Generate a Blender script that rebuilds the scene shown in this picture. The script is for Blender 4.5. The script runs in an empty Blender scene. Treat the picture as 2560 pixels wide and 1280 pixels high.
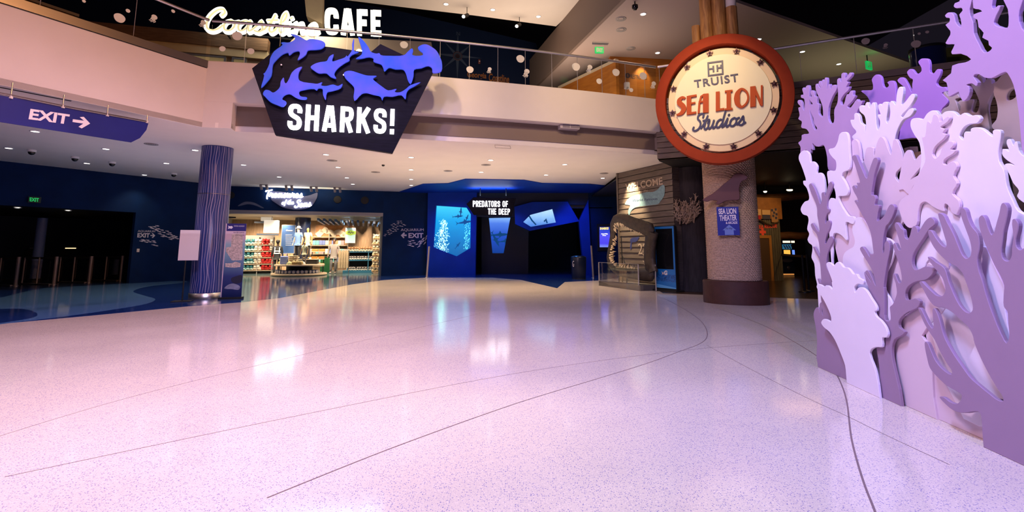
import bpy, math, random
from mathutils import Vector, Matrix
from mathutils.geometry import delaunay_2d_cdt

SC = bpy.context.scene
COL = SC.collection
random.seed(7)

# ------------------------------------------------------------------ camera
FOC, PPX, PPY, EYE, YH = 1200.0, 1280.0, 462.0, 1.33, 620.0
TH = math.atan((YH - PPY) / FOC)
cam_d = bpy.data.cameras.new('camera')
cam_d.sensor_width = 36.0
cam_d.lens = 36.0 * FOC / 2560.0
cam_d.shift_x = 0.0
cam_d.shift_y = -(640.0 - PPY) / 2560.0
cam_d.clip_start, cam_d.clip_end = 0.05, 200
cam = bpy.data.objects.new('camera', cam_d)
COL.objects.link(cam)
cam.location = (0, 0, EYE)
cam.rotation_euler = (math.pi / 2 + TH, 0, 0)
SC.camera = cam

# ------------------------------------------------------------------ exposure, world
SC.view_settings.view_transform = 'Standard'
SC.view_settings.look = 'None'
SC.view_settings.exposure = 0.0
SC.view_settings.gamma = 1.0
SC.view_settings.use_curve_mapping = False
SC.cycles.max_bounces = 8
SC.cycles.diffuse_bounces = 4
SC.cycles.glossy_bounces = 4
SC.cycles.transparent_max_bounces = 16
SC.cycles.caustics_reflective = False
SC.cycles.caustics_refractive = False
SC.cycles.sample_clamp_indirect = 4.0
SC.cycles.use_denoising = True
world = bpy.data.worlds.new('hall_ambience')
SC.world = world
world.use_nodes = True
world.node_tree.nodes['Background'].inputs[0].default_value = (0.10, 0.075, 0.12, 1)
world.node_tree.nodes['Background'].inputs[1].default_value = 0.10


def lamp(name, kind, loc, target, power, color, size=1.0, size_y=None, angle=60, blend=0.5, parent=None, radius=0.1):
    l = bpy.data.lights.new(name, kind)
    l.energy = power
    l.color = color
    if kind == 'AREA':
        l.shape = 'RECTANGLE' if size_y else 'DISK'
        l.size = size
        if size_y:
            l.size_y = size_y
    if kind == 'SPOT':
        l.spot_size = math.radians(angle)
        l.spot_blend = blend
        l.shadow_soft_size = radius
    if kind == 'POINT':
        l.shadow_soft_size = radius
    o = bpy.data.objects.new(name, l)
    COL.objects.link(o)
    o.location = loc
    d = Vector(target) - Vector(loc)
    o.rotation_euler = d.to_track_quat('-Z', 'Y').to_euler()
    o['kind'] = 'helper'
    return o


# the hall's stage lighting rig, high above the lobby floor
lamp('stage_light', 'SPOT', (-1.0, 1.0, 9.5), (-.8, 2.6, 0), 4700, (0.45, 0.53, 1.0), angle=128, blend=.8, radius=.8)
lamp('stage_light', 'SPOT', (-3.4, 4.2, 11.0), (-5.2, 6.3, 0), 5200, (1.0, 0.56, 0.66), angle=76, blend=.9, radius=.5)
lamp('stage_light', 'SPOT', (1.0, 3.0, 6.8), (-8.0, 9.3, 5.0), 1800, (1.0, 0.42, 0.14), angle=44, blend=.8, radius=.2)  # added warm spot, no fixture seen, reddens the left parapet
lamp('stage_light', 'AREA', (-3.5, 2.5, 8.0), (3.4, 4.6, 1.4), 430, (1.0, 0.70, 0.86), 1.2, 1.2)
lamp('stage_light', 'SPOT', (2.2, -1.5, 6.5), (3.3, 4.6, 1.2), 1100, (0.34, 0.24, 1.0), angle=50, blend=.6, radius=.08)
for sx in (-3.2, .2, 3.2):
    lamp('stage_light', 'SPOT', (sx, 5.5, 8.6), (sx, 12.5, 5.1), 1000, (1.0, 0.68, 0.36), angle=50, blend=.8, radius=.15)
lamp('blue_sign_spot', 'SPOT', (-2.2, 7.0, 7.6), (-3.2, 10.6, 5.0), 400, (0.14, 0.10, 1.0), angle=46, blend=.45, radius=.1)
lamp('studio_sign_spot', 'SPOT', (2.6, 7.6, 8.0), (5.1, 11.4, 4.6), 520, (1.0, 0.80, 0.50), angle=34, blend=.4, radius=.15)

# ------------------------------------------------------------------ pixel rays of the surveyed photograph -> places in the hall
def ray(px, py):
    u = (px - PPX) / FOC
    v = (PPY - py) / FOC
    c, s = math.cos(TH), math.sin(TH)
    return Vector((u, c - v * s, s + v * c))


def onz(px, py, z=0.0):
    d = ray(px, py)
    t = (z - EYE) / d.z
    return Vector((d.x * t, d.y * t, z))


class VP:
    """a vertical plane through plan points A -> B, off metres towards the viewer"""
    def __init__(s, A, B, off=0.0):
        s.A = Vector((A[0], A[1], 0))
        s.B = Vector((B[0], B[1], 0))
        s.e = (s.B - s.A).normalized()
        s.n = Vector((s.e.y, -s.e.x, 0))
        s.O = s.A + s.n * off
    def off(s, d):
        return VP(s.A + s.n * d + (s.O - s.A), s.B + s.n * d + (s.O - s.A))
    def hit(s, px, py):
        d = ray(px, py)
        t = s.n.dot(s.O - Vector((0, 0, EYE))) / s.n.dot(d)
        return Vector((0, 0, EYE)) + d * t
    def loc(s, px, py):
        p = s.hit(px, py) - s.O
        return (p.dot(s.e), p.z)
    def pt(s, a, z, d=0.0):
        return s.O + s.e * a + s.n * d + Vector((0, 0, z))
    def L(s, pts):
        return [s.loc(*p) for p in pts]


def crop(x0, y0, k, pts):
    return [(x0 + k * x, y0 + k * y) for x, y in pts]


# ------------------------------------------------------------------ materials
def mat(name, col, rough=0.5, metal=0.0, emit=None, es=0.0, var=0.0, scale=6.0, bump=0.0, bscale=60.0, spec=0.5, stretch=(1, 1, 1), coat=0.0):
    m = bpy.data.materials.new(name)
    m.use_nodes = True
    nt = m.node_tree
    b = nt.nodes['Principled BSDF']
    b.inputs['Base Color'].default_value = (*col, 1)
    b.inputs['Roughness'].default_value = rough
    b.inputs['Metallic'].default_value = metal
    b.inputs['Specular IOR Level'].default_value = spec
    b.inputs['Coat Weight'].default_value = coat
    if emit:
        b.inputs['Emission Color'].default_value = (*emit, 1)
        b.inputs['Emission Strength'].default_value = es
    if var or bump:
        tc = nt.nodes.new('ShaderNodeTexCoord')
        mp = nt.nodes.new('ShaderNodeMapping')
        mp.inputs['Scale'].default_value = stretch
        nt.links.new(tc.outputs['Object'], mp.inputs[0])
    if var:
        n = nt.nodes.new('ShaderNodeTexNoise')
        n.inputs['Scale'].default_value = scale
        n.inputs['Detail'].default_value = 5
        nt.links.new(mp.outputs[0], n.inputs[0])
        r = nt.nodes.new('ShaderNodeValToRGB')
        r.color_ramp.elements[0].position = .3
        r.color_ramp.elements[1].position = .7
        r.color_ramp.elements[0].color = (*[max(0, c * (1 - var)) for c in col], 1)
        r.color_ramp.elements[1].color = (*[min(1, c * (1 + var)) for c in col], 1)
        nt.links.new(n.outputs[0], r.inputs[0])
        nt.links.new(r.outputs[0], b.inputs['Base Color'])
    if bump:
        n = nt.nodes.new('ShaderNodeTexNoise')
        n.inputs['Scale'].default_value = bscale
        nt.links.new(mp.outputs[0], n.inputs[0])
        bp = nt.nodes.new('ShaderNodeBump')
        bp.inputs['Strength'].default_value = bump
        bp.inputs['Distance'].default_value = 0.02
        nt.links.new(n.outputs[0], bp.inputs['Height'])
        nt.links.new(bp.outputs[0], b.inputs['Normal'])
    return m


def terrazzo(name, base, speck1, speck2, rough=0.11, scale=85, dens=0.32):
    m = bpy.data.materials.new(name)
    m.use_nodes = True
    nt = m.node_tree
    N, Lk = nt.nodes.new, nt.links.new
    b = nt.nodes['Principled BSDF']
    tc = N('ShaderNodeTexCoord')
    last = None
    col = N('ShaderNodeRGB')
    col.outputs[0].default_value = (*base, 1)
    last = col.outputs[0]
    for i, (sp, sc, th) in enumerate(((speck1, scale, dens), (speck2, scale * 1.7, dens * .9), (tuple(min(1, c * 1.12) for c in base), scale * .8, dens))):
        v = N('ShaderNodeTexVoronoi')
        v.inputs['Scale'].default_value = sc
        Lk(tc.outputs['Object'], v.inputs[0])
        less = N('ShaderNodeMath'); less.operation = 'LESS_THAN'
        less.inputs[1].default_value = th
        Lk(v.outputs['Distance'], less.inputs[0])
        sep = N('ShaderNodeSeparateColor')
        Lk(v.outputs['Color'], sep.inputs[0])
        gt = N('ShaderNodeMath'); gt.operation = 'GREATER_THAN'
        gt.inputs[1].default_value = 0.46
        Lk(sep.outputs[0], gt.inputs[0])
        mu = N('ShaderNodeMath'); mu.operation = 'MULTIPLY'
        Lk(less.outputs[0], mu.inputs[0]); Lk(gt.outputs[0], mu.inputs[1])
        mx = N('ShaderNodeMixRGB')
        mx.inputs['Color2'].default_value = (*sp, 1)
        Lk(mu.outputs[0], mx.inputs[0]); Lk(last, mx.inputs['Color1'])
        last = mx.outputs[0]
    n = N('ShaderNodeTexNoise'); n.inputs['Scale'].default_value = .9; n.inputs['Detail'].default_value = 4
    Lk(tc.outputs['Object'], n.inputs[0])
    mr = N('ShaderNodeMapRange'); mr.inputs[1].default_value = .3; mr.inputs[2].default_value = .7
    mr.inputs[3].default_value = .94; mr.inputs[4].default_value = 1.05
    Lk(n.outputs[0], mr.inputs[0])
    mm = N('ShaderNodeMixRGB'); mm.blend_type = 'MULTIPLY'; mm.inputs[0].default_value = 1
    Lk(last, mm.inputs['Color1']); Lk(mr.outputs[0], mm.inputs['Color2'])
    Lk(mm.outputs[0], b.inputs['Base Color'])
    b.inputs['Roughness'].default_value = rough
    b.inputs['Specular IOR Level'].default_value = 0.55
    n2 = N('ShaderNodeTexNoise'); n2.inputs['Scale'].default_value = 3.0; n2.inputs['Detail'].default_value = 2
    Lk(tc.outputs['Object'], n2.inputs[0])
    bp = N('ShaderNodeBump'); bp.inputs['Strength'].default_value = .03; bp.inputs['Distance'].default_value = .02
    Lk(n2.outputs[0], bp.inputs['Height']); Lk(bp.outputs[0], b.inputs['Normal'])
    return m


def glassy(name, tint, refl=0.5, rough=0.02):
    m = bpy.data.materials.new(name)
    m.use_nodes = True
    nt = m.node_tree
    nt.nodes.clear()
    N, Lk = nt.nodes.new, nt.links.new
    out = N('ShaderNodeOutputMaterial')
    tr = N('ShaderNodeBsdfTransparent'); tr.inputs[0].default_value = (*tint, 1)
    gl = N('ShaderNodeBsdfGlossy'); gl.inputs['Roughness'].default_value = rough
    fr = N('ShaderNodeFresnel'); fr.inputs[0].default_value = 1.45
    mu = N('ShaderNodeMath'); mu.operation = 'MULTIPLY'; mu.inputs[1].default_value = refl
    Lk(fr.outputs[0], mu.inputs[0])
    mx = N('ShaderNodeMixShader')
    Lk(mu.outputs[0], mx.inputs[0]); Lk(tr.outputs[0], mx.inputs[1]); Lk(gl.outputs[0], mx.inputs[2])
    Lk(mx.outputs[0], out.inputs[0])
    return m


def emis(name, col, s):
    return mat(name, tuple(min(1, c) for c in col), .5, 0, col, s)


def grad_emis(name, stops, z0, z1, s, noise=.25, nscale=2.0):
    """a lit picture: colours by height on the panel plus mottling"""
    m = bpy.data.materials.new(name)
    m.use_nodes = True
    nt = m.node_tree
    N, Lk = nt.nodes.new, nt.links.new
    b = nt.nodes['Principled BSDF']
    tc = N('ShaderNodeTexCoord')
    sep = N('ShaderNodeSeparateXYZ'); Lk(tc.outputs['Object'], sep.inputs[0])
    n = N('ShaderNodeTexNoise'); n.inputs['Scale'].default_value = nscale; n.inputs['Detail'].default_value = 5
    Lk(tc.outputs['Object'], n.inputs[0])
    mr = N('ShaderNodeMapRange'); mr.inputs[1].default_value = z0; mr.inputs[2].default_value = z1
    Lk(sep.outputs[2], mr.inputs[0])
    ad = N('ShaderNodeMath'); ad.operation = 'MULTIPLY_ADD'; ad.inputs[1].default_value = noise
    Lk(n.outputs[0], ad.inputs[0]); Lk(mr.outputs[0], ad.inputs[2])
    su = N('ShaderNodeMath'); su.operation = 'SUBTRACT'; su.inputs[1].default_value = noise * .5
    Lk(ad.outputs[0], su.inputs[0])
    r = N('ShaderNodeValToRGB')
    r.color_ramp.elements[0].position = stops[0][0]; r.color_ramp.elements[0].color = (*stops[0][1], 1)
    r.color_ramp.elements[1].position = stops[-1][0]; r.color_ramp.elements[1].color = (*stops[-1][1], 1)
    for p, c in stops[1:-1]:
        e = r.color_ramp.elements.new(p); e.color = (*c, 1)
    Lk(su.outputs[0], r.inputs[0])
    b.inputs['Base Color'].default_value = (0.02, 0.02, 0.03, 1)
    b.inputs['Roughness'].default_value = .3
    Lk(r.outputs[0], b.inputs['Emission Color'])
    b.inputs['Emission Strength'].default_value = s
    return m


def wood(name, c1, c2, scale=3.0, stretch=(1, 1, 14), rough=.55):
    m = bpy.data.materials.new(name)
    m.use_nodes = True
    nt = m.node_tree
    N, Lk = nt.nodes.new, nt.links.new
    b = nt.nodes['Principled BSDF']
    tc = N('ShaderNodeTexCoord'); mp = N('ShaderNodeMapping'); mp.inputs['Scale'].default_value = stretch
    Lk(tc.outputs['Object'], mp.inputs[0])
    n = N('ShaderNodeTexNoise'); n.inputs['Scale'].default_value = scale; n.inputs['Detail'].default_value = 7; n.inputs['Distortion'].default_value = .6
    Lk(mp.outputs[0], n.inputs[0])
    r = N('ShaderNodeValToRGB')
    r.color_ramp.elements[0].position = .3; r.color_ramp.elements[0].color = (*c1, 1)
    r.color_ramp.elements[1].position = .7; r.color_ramp.elements[1].color = (*c2, 1)
    Lk(n.outputs[0], r.inputs[0]); Lk(r.outputs[0], b.inputs['Base Color'])
    b.inputs['Roughness'].default_value = rough
    bp = N('ShaderNodeBump'); bp.inputs['Strength'].default_value = .25; bp.inputs['Distance'].default_value = .01
    Lk(n.outputs[0], bp.inputs['Height']); Lk(bp.outputs[0], b.inputs['Normal'])
    return m


M = {}
M['floor'] = terrazzo('beige_terrazzo', (.74, .62, .52), (.29, .25, .42), (.40, .33, .41))
M['floor_blue'] = terrazzo('blue_terrazzo', (.010, .030, .16), (.02, .10, .32), (.05, .10, .25), .10, 60)
M['floor_lblue'] = terrazzo('pale_blue_terrazzo', (.09, .21, .46), (.03, .10, .28), (.22, .32, .42), .10, 60)
M['white'] = mat('white_plaster', (.76, .70, .66), .65, var=.02, scale=2, bump=.04, bscale=90)
M['ceil'] = mat('white_ceiling_paint', (.90, .84, .77), .75, var=.02, scale=1.5)
M['navy'] = mat('navy_paint', (.002, .019, .085), .65, spec=.12, var=.2, scale=1.2)
M['navy_dark'] = mat('dark_navy_paint', (.003, .008, .03), .55)
M['blue_paint'] = mat('deep_blue_paint', (.003, .036, .36), .55, spec=.15, var=.12, scale=1.5)
M['black'] = mat('black_paint', (.006, .006, .007), .6)
M['black_gloss'] = mat('black_gloss', (.006, .006, .008), .12)
M['steel'] = mat('brushed_steel', (.72, .68, .66), .30, 1.0, var=.03, scale=2, stretch=(1, 1, 40))
M['steel_d'] = mat('dull_steel', (.40, .36, .36), .35, 1.0)
M['chrome'] = mat('polished_rail_steel', (.85, .80, .82), .42, 1.0)
M['glass'] = glassy('balustrade_glass', (.90, .93, .95), .55)
M['acrylic'] = glassy('clear_acrylic', (.90, .90, .92), .22)
M['edge'] = mat('glass_edge', (.40, .38, .40), .3, 0, spec=.6)
M['frit'] = mat('self_lit_frosted_jellyfish_print', (.72, .66, .58), .6, emit=(.72, .66, .58), es=.10)  # faint emission put into the print so it looks lit
M['white_lit'] = emis('white_sign_light', (1.0, .98, 1.0), 4.5)
M['warm_lit'] = emis('warm_letter_light', (1.0, .82, .42), 1.1)
M['warm_edge'] = emis('warm_letter_halo', (1.0, .93, .78), 1.7)
M['lens'] = emis('downlight_lens', (1.0, .93, .84), 9.0)
M['ring'] = mat('downlight_trim', (.8, .78, .76), .4)
M['shark'] = mat('self_lit_blue_shark_paint', (.035, .10, .80), .6, var=.25, scale=1.8, emit=(.02, .10, .75), es=.35, spec=.2)  # emission in the paint stands in for blue light on the sharks
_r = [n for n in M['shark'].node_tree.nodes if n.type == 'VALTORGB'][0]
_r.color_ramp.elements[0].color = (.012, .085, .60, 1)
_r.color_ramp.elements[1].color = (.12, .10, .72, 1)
M['sign_black'] = mat('sign_black_panel', (.006, .005, .012), .6, var=.4, scale=3, stretch=(1, 1, 8), spec=.12)
M['red_ring'] = mat('red_painted_ring', (.30, .042, .016), .65, spec=.06, var=.06, scale=5)
M['cream'] = mat('cream_sign_face', (.90, .80, .53), .5)
M['cream2'] = mat('cream_sign_border', (.86, .64, .38), .5)
M['navy_letter'] = mat('navy_letter', (.020, .016, .085), .4)
M['orange_letter'] = mat('orange_red_letter', (.50, .085, .022), .55, spec=.15)
M['star'] = mat('dark_bronze_star', (.06, .02, .025), .3, .5)
M['bamboo'] = wood('warm_timber_pole', (.24, .10, .03), (.55, .28, .09), 4, (6, 6, .6))
M['rope'] = mat('tan_rope', (.50, .33, .22), .8, var=.35, scale=40, bump=.8, bscale=70)
M['plinth'] = mat('brown_plinth', (.060, .018, .012), .5, var=.15, scale=8, bump=.1)
M['banner'] = mat('navy_banner_print', (.012, .018, .17), .45, var=.25, scale=.8)
M['banner_letter'] = mat('pale_banner_lettering', (.78, .74, .80), .5)
M['text_grey'] = mat('grey_vinyl_lettering', (.75, .68, .78), .6)
M['exit_green'] = emis('green_exit_light', (.01, .40, .09), 1.0)
M['exit_green_dim'] = emis('dim_green_exit_light', (.01, .16, .03), .22)
M['exit_box'] = mat('exit_sign_housing', (.02, .05, .03), .5)
M['clad'] = wood('brown_timber_cladding', (.10, .066, .045), (.20, .135, .095), 2.5, (1, 1, 12))
M['clad_dark'] = wood('grey_timber_cladding', (.085, .064, .054), (.16, .122, .10), 2.5, (1, 1, 12))
M['orange_wall'] = wood('orange_timber_veneer', (.32, .10, .012), (.46, .16, .02), 1.6, (1, 1, 5), .4)
M['taupe'] = mat('taupe_paint', (.20, .145, .12), .6)
M['beige_wall'] = mat('beige_paint', (.55, .44, .30), .6, var=.04)
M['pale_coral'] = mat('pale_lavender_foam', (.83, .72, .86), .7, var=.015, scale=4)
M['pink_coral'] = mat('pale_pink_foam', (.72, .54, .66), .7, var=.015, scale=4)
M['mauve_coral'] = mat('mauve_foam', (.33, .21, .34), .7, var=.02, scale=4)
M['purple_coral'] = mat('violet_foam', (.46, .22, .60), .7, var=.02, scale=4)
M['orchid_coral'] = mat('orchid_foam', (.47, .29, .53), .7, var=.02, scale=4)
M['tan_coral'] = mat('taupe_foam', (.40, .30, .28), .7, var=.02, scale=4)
M['col_blue'] = mat('blue_column_wrap', (.022, .040, .20), .3, var=.25, scale=1.6, stretch=(2, 2, .6))
M['col_line'] = mat('pale_wave_print', (.46, .40, .58), .3)

# ------------------------------------------------------------------ mesh building
class MB:
    def __init__(s):
        s.v, s.f, s.sm = [], [], []
    def add(s, vs, fs, smooth=False):
        k = len(s.v)
        s.v += [Vector(v) for v in vs]
        s.f += [tuple(i + k for i in f) for f in fs]
        s.sm += [smooth] * len(fs)
        return s
    def obox(s, P, a, b, c):
        P, a, b, c = Vector(P), Vector(a), Vector(b), Vector(c)
        vs = [P, P + a, P + a + b, P + b, P + c, P + a + c, P + a + b + c, P + b + c]
        return s.add(vs, [(0, 3, 2, 1), (4, 5, 6, 7), (0, 1, 5, 4), (1, 2, 6, 5), (2, 3, 7, 6), (3, 0, 4, 7)])
    def box(s, c, size, rz=0.0):
        x, y, z = size
        e, n = Vector((math.cos(rz), math.sin(rz), 0)), Vector((-math.sin(rz), math.cos(rz), 0))
        P = Vector(c) - e * x / 2 - n * y / 2 - Vector((0, 0, z / 2))
        return s.obox(P, e * x, n * y, Vector((0, 0, z)))
    def rbox(s, c, size, rz=0.0, r=.02):
        """box with chamfered vertical edges and top/bottom edges"""
        x, y, z = (t / 2 for t in size)
        e, n = Vector((math.cos(rz), math.sin(rz), 0)), Vector((-math.sin(rz), math.cos(rz), 0))
        c = Vector(c)
        rows = []
        for (zz, ins) in ((-z, r), (-z + r, 0), (z - r, 0), (z, r)):
            X, Y = x - ins, y - ins
            row = [(-X + r, -Y), (X - r, -Y), (X, -Y + r), (X, Y - r), (X - r, Y), (-X + r, Y), (-X, Y - r), (-X, -Y + r)]
            rows.append([c + e * a + n * b + Vector((0, 0, zz)) for a, b in row])
        return s.loft(rows)
    def loft(s, rows, closed=True, caps=True, smooth=False):
        n = len(rows[0])
        vs = [p for r in rows for p in r]
        fs = []
        for i in range(len(rows) - 1):
            for j in range(n if closed else n - 1):
                k = (j + 1) % n
                fs.append((i * n + j, i * n + k, (i + 1) * n + k, (i + 1) * n + j))
        s.add(vs, fs, smooth)
        if caps:
            k = len(s.v)
            s.add(rows[0], [tuple(reversed(range(n)))])
            s.add(rows[-1], [tuple(range(n))])
        return s
    def prism(s, poly, z0, z1):
        n = len(poly)
        a = sum(poly[i][0] * poly[(i + 1) % n][1] - poly[(i + 1) % n][0] * poly[i][1] for i in range(n))
        if a < 0:
            poly = list(reversed(poly))
        vs = [(p[0], p[1], z0) for p in poly] + [(p[0], p[1], z1) for p in poly]
        fs = [tuple(reversed(range(n))), tuple(range(n, 2 * n))]
        fs += [(i, (i + 1) % n, n + (i + 1) % n, n + i) for i in range(n)]
        return s.add(vs, fs)
    def cyl(s, p0, p1, r0, r1=None, n=16, smooth=True):
        r1 = r0 if r1 is None else r1
        p0, p1 = Vector(p0), Vector(p1)
        d = (p1 - p0).normalized()
        a = d.orthogonal().normalized()
        b = d.cross(a)
        ring = lambda p, r: [p + (a * math.cos(t) + b * math.sin(t)) * r for t in (2 * math.pi * i / n for i in range(n))]
        return s.loft([ring(p0, r0), ring(p1, r1)], smooth=smooth)
    def tube(s, pts, r, n=8, closed=False):
        pts = [Vector(p) for p in pts]
        rs = r if isinstance(r, (list, tuple)) else [r] * len(pts)
        rows = []
        up = None
        m = len(pts)
        for i, p in enumerate(pts):
            q0 = pts[i - 1] if (i or closed) else p
            q1 = pts[(i + 1) % m] if (i < m - 1 or closed) else p
            d = (q1 - q0).normalized()
            if up is None:
                up = d.orthogonal().normalized()
            up = (up - d * up.dot(d)).normalized()
            b = d.cross(up)
            rows.append([p + (up * math.cos(2 * math.pi * k / n) + b * math.sin(2 * math.pi * k / n)) * rs[i] for k in range(n)])
        if closed:
            rows.append(rows[0])
        return s.loft(rows, caps=not closed, smooth=True)
    def lathe(s, c, prof, n=32, ax=(1, 0, 0), ay=(0, 1, 0), az=(0, 0, 1), smooth=True, caps=True):
        c, ax, ay, az = Vector(c), Vector(ax), Vector(ay), Vector(az)
        rows = [[c + ax * math.cos(2 * math.pi * k / n) * r + ay * math.sin(2 * math.pi * k / n) * r + az * z for k in range(n)] for r, z in prof]
        return s.loft(rows, smooth=smooth, caps=caps)
    def ball(s, c, r, n=12, m=8):
        c = Vector(c)
        r = r if isinstance(r, (tuple, list)) else (r, r, r)
        rows = []
        for i in range(m + 1):
            t = math.pi * (i / m) * .998 + .001
            rows.append([c + Vector((math.sin(t) * math.cos(2 * math.pi * k / n) * r[0], math.sin(t) * math.sin(2 * math.pi * k / n) * r[1], -math.cos(t) * r[2])) for k in range(n)])
        return s.loft(rows, smooth=True)
    def quad(s, a, b, c, d):
        return s.add([a, b, c, d], [(0, 1, 2, 3)])
    def build(s, name, m, parent=None, origin=None, flat=False):
        if origin is None:
            if parent is not None:
                origin = wloc(parent)
            else:
                xs = [v.x for v in s.v]; ys = [v.y for v in s.v]; zs = [v.z for v in s.v]
                origin = Vector(((min(xs) + max(xs)) / 2, (min(ys) + max(ys)) / 2, min(zs)))
        origin = Vector(origin)
        me = bpy.data.meshes.new(name)
        me.from_pydata([v - origin for v in s.v], [], s.f)
        me.polygons.foreach_set('use_smooth', s.sm)
        me.materials.append(m)
        me.update()
        o = bpy.data.objects.new(name, me)
        COL.objects.link(o)
        if parent is not None:
            o.parent = parent
            o.location = origin - wloc(parent)
        else:
            o.location = origin
        return o


def wloc(o):
    p = Vector(o.location)
    while o.parent is not None:
        o = o.parent
        p = p + Vector(o.location)
    return p


def tag(o, label=None, cat=None, group=None, kind=None):
    if label: o['label'] = label
    if cat: o['category'] = cat
    if group: o['group'] = group
    if kind: o['kind'] = kind
    return o


def thing(name, label, cat, loc, group=None):
    o = bpy.data.objects.new(name, None)
    o.empty_display_size = .1
    COL.objects.link(o)
    o.location = loc
    return tag(o, label, cat, group)


def struct(o):
    o['kind'] = 'structure'
    return o


def dup(root, loc, label=None, rz=None, name=None):
    r = root.copy()
    COL.objects.link(r)
    r.location = loc
    if rz is not None:
        r.rotation_euler = (0, 0, rz)
    if label:
        r['label'] = label
    for ch in list(root.children):
        c = ch.copy(); COL.objects.link(c); c.parent = r
        for g in list(ch.children):
            d = g.copy(); COL.objects.link(d); d.parent = c
    return r


def smooth(pts, n=4, closed=True):
    out = []
    m = len(pts)
    P = [Vector((p[0], p[1])) for p in pts]
    for i in range(m if closed else m - 1):
        p0 = P[(i - 1) % m] if (closed or i) else P[i]
        p1, p2 = P[i], P[(i + 1) % m]
        p3 = P[(i + 2) % m] if (closed or i < m - 2) else p2
        # centripetal catmull-rom
        t0 = 0.0
        t1 = t0 + max((p1 - p0).length, 1e-6) ** .5
        t2 = t1 + max((p2 - p1).length, 1e-6) ** .5
        t3 = t2 + max((p3 - p2).length, 1e-6) ** .5
        for k in range(n):
            t = t1 + (t2 - t1) * k / n
            A1 = p0 * ((t1 - t) / (t1 - t0)) + p1 * ((t - t0) / (t1 - t0))
            A2 = p1 * ((t2 - t) / (t2 - t1)) + p2 * ((t - t1) / (t2 - t1))
            A3 = p2 * ((t3 - t) / (t3 - t2)) + p3 * ((t - t2) / (t3 - t2))
            B1 = A1 * ((t2 - t) / (t2 - t0)) + A2 * ((t - t0) / (t2 - t0))
            B2 = A2 * ((t3 - t) / (t3 - t1)) + A3 * ((t - t1) / (t3 - t1))
            q = B1 * ((t2 - t) / (t2 - t1)) + B2 * ((t - t1) / (t2 - t1))
            out.append((q.x, q.y))
    if not closed:
        out.append((P[-1].x, P[-1].y))
    return out


def plate(contours, thick, bevel=0.0):
    """filled outline with holes, given thickness and an eased front edge -> verts (x, y, depth), faces; front face at depth 0"""
    vin, ein = [], []
    for loop in contours:
        k, n = len(vin), len(loop)
        vin += [Vector((p[0], p[1])) for p in loop]
        ein += [(k + i, k + (i + 1) % n) for i in range(n)]
    V, _, F = delaunay_2d_cdt(vin, ein, [], 0, 1e-5)[:3]

    def wind(p, loop):
        w = 0
        for i in range(len(loop)):
            x0, y0 = loop[i][0], loop[i][1]
            x1, y1 = loop[(i + 1) % len(loop)][0], loop[(i + 1) % len(loop)][1]
            if (y0 <= p.y) != (y1 <= p.y):
                if x0 + (p.y - y0) / (y1 - y0) * (x1 - x0) > p.x:
                    w += 1 if y1 > y0 else -1
        return w
    tris = []
    for f in F:
        a, b, c = (V[i] for i in f[:3])
        ctr_ = (a + b + c) / 3
        if not wind(ctr_, contours[0]) or any(wind(ctr_, h) for h in contours[1:]):
            continue
        if (b - a).cross(c - a) < 0:
            f = list(reversed(f))
        tris.append(tuple(f))
    cnt = {}
    for f in tris:
        for a, b in zip(f, f[1:] + f[:1]):
            cnt[(a, b)] = 1
    bound = [(a, b) for (a, b) in cnt if (b, a) not in cnt]
    nrm = {}
    for a, b in bound:
        d = (V[b] - V[a])
        if d.length < 1e-9:
            continue
        d.normalize()
        o = Vector((d.y, -d.x))
        for q in (a, b):
            nrm[q] = nrm.get(q, Vector((0, 0))) + o
    N = len(V)
    vs = []
    for i, p in enumerate(V):
        o = nrm.get(i)
        if o is not None and bevel and o.length > 1e-6:
            q = p - o.normalized() * bevel
            vs.append((q.x, q.y, 0.0))
        else:
            vs.append((p.x, p.y, 0.0))
    vs += [(p.x, p.y, -bevel) for p in V] + [(p.x, p.y, -thick) for p in V]
    fs = list(tris) + [tuple(2 * N + i for i in reversed(f)) for f in tris]
    for a, b in bound:
        if bevel:
            fs.append((a, N + a, N + b, b))
        fs.append((N + a, 2 * N + a, 2 * N + b, N + b))
    return vs, fs


def on_plane(mb, pl, vf, d=0.0):
    vs, fs = vf
    mb.add([pl.pt(v[0], v[1], v[2] + d) for v in vs], fs)
    return mb


def cut(pl, contours, thick, d=0.0, bevel=0.0):
    """plate on a vertical plane, contours in the plane's own metres; back face at d, front at d + thick"""
    mb = MB()
    on_plane(mb, pl, plate(contours, thick, bevel), d + thick)
    return mb


def text_mesh(body, thick=.01, offset=0.0, shear=0.0, space=1.0):
    f = bpy.data.curves.new('lettering', 'FONT')
    f.body = body
    f.extrude = thick / 2
    f.offset = offset
    f.shear = shear
    f.space_character = space
    f.resolution_u = 3
    ob = bpy.data.objects.new('lettering', f)
    me = bpy.data.meshes.new_from_object(ob)
    vs = [tuple(v.co) for v in me.vertices]
    fs = [tuple(p.vertices) for p in me.polygons]
    bpy.data.objects.remove(ob); bpy.data.curves.remove(f); bpy.data.meshes.remove(me)
    return vs, fs


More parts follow.
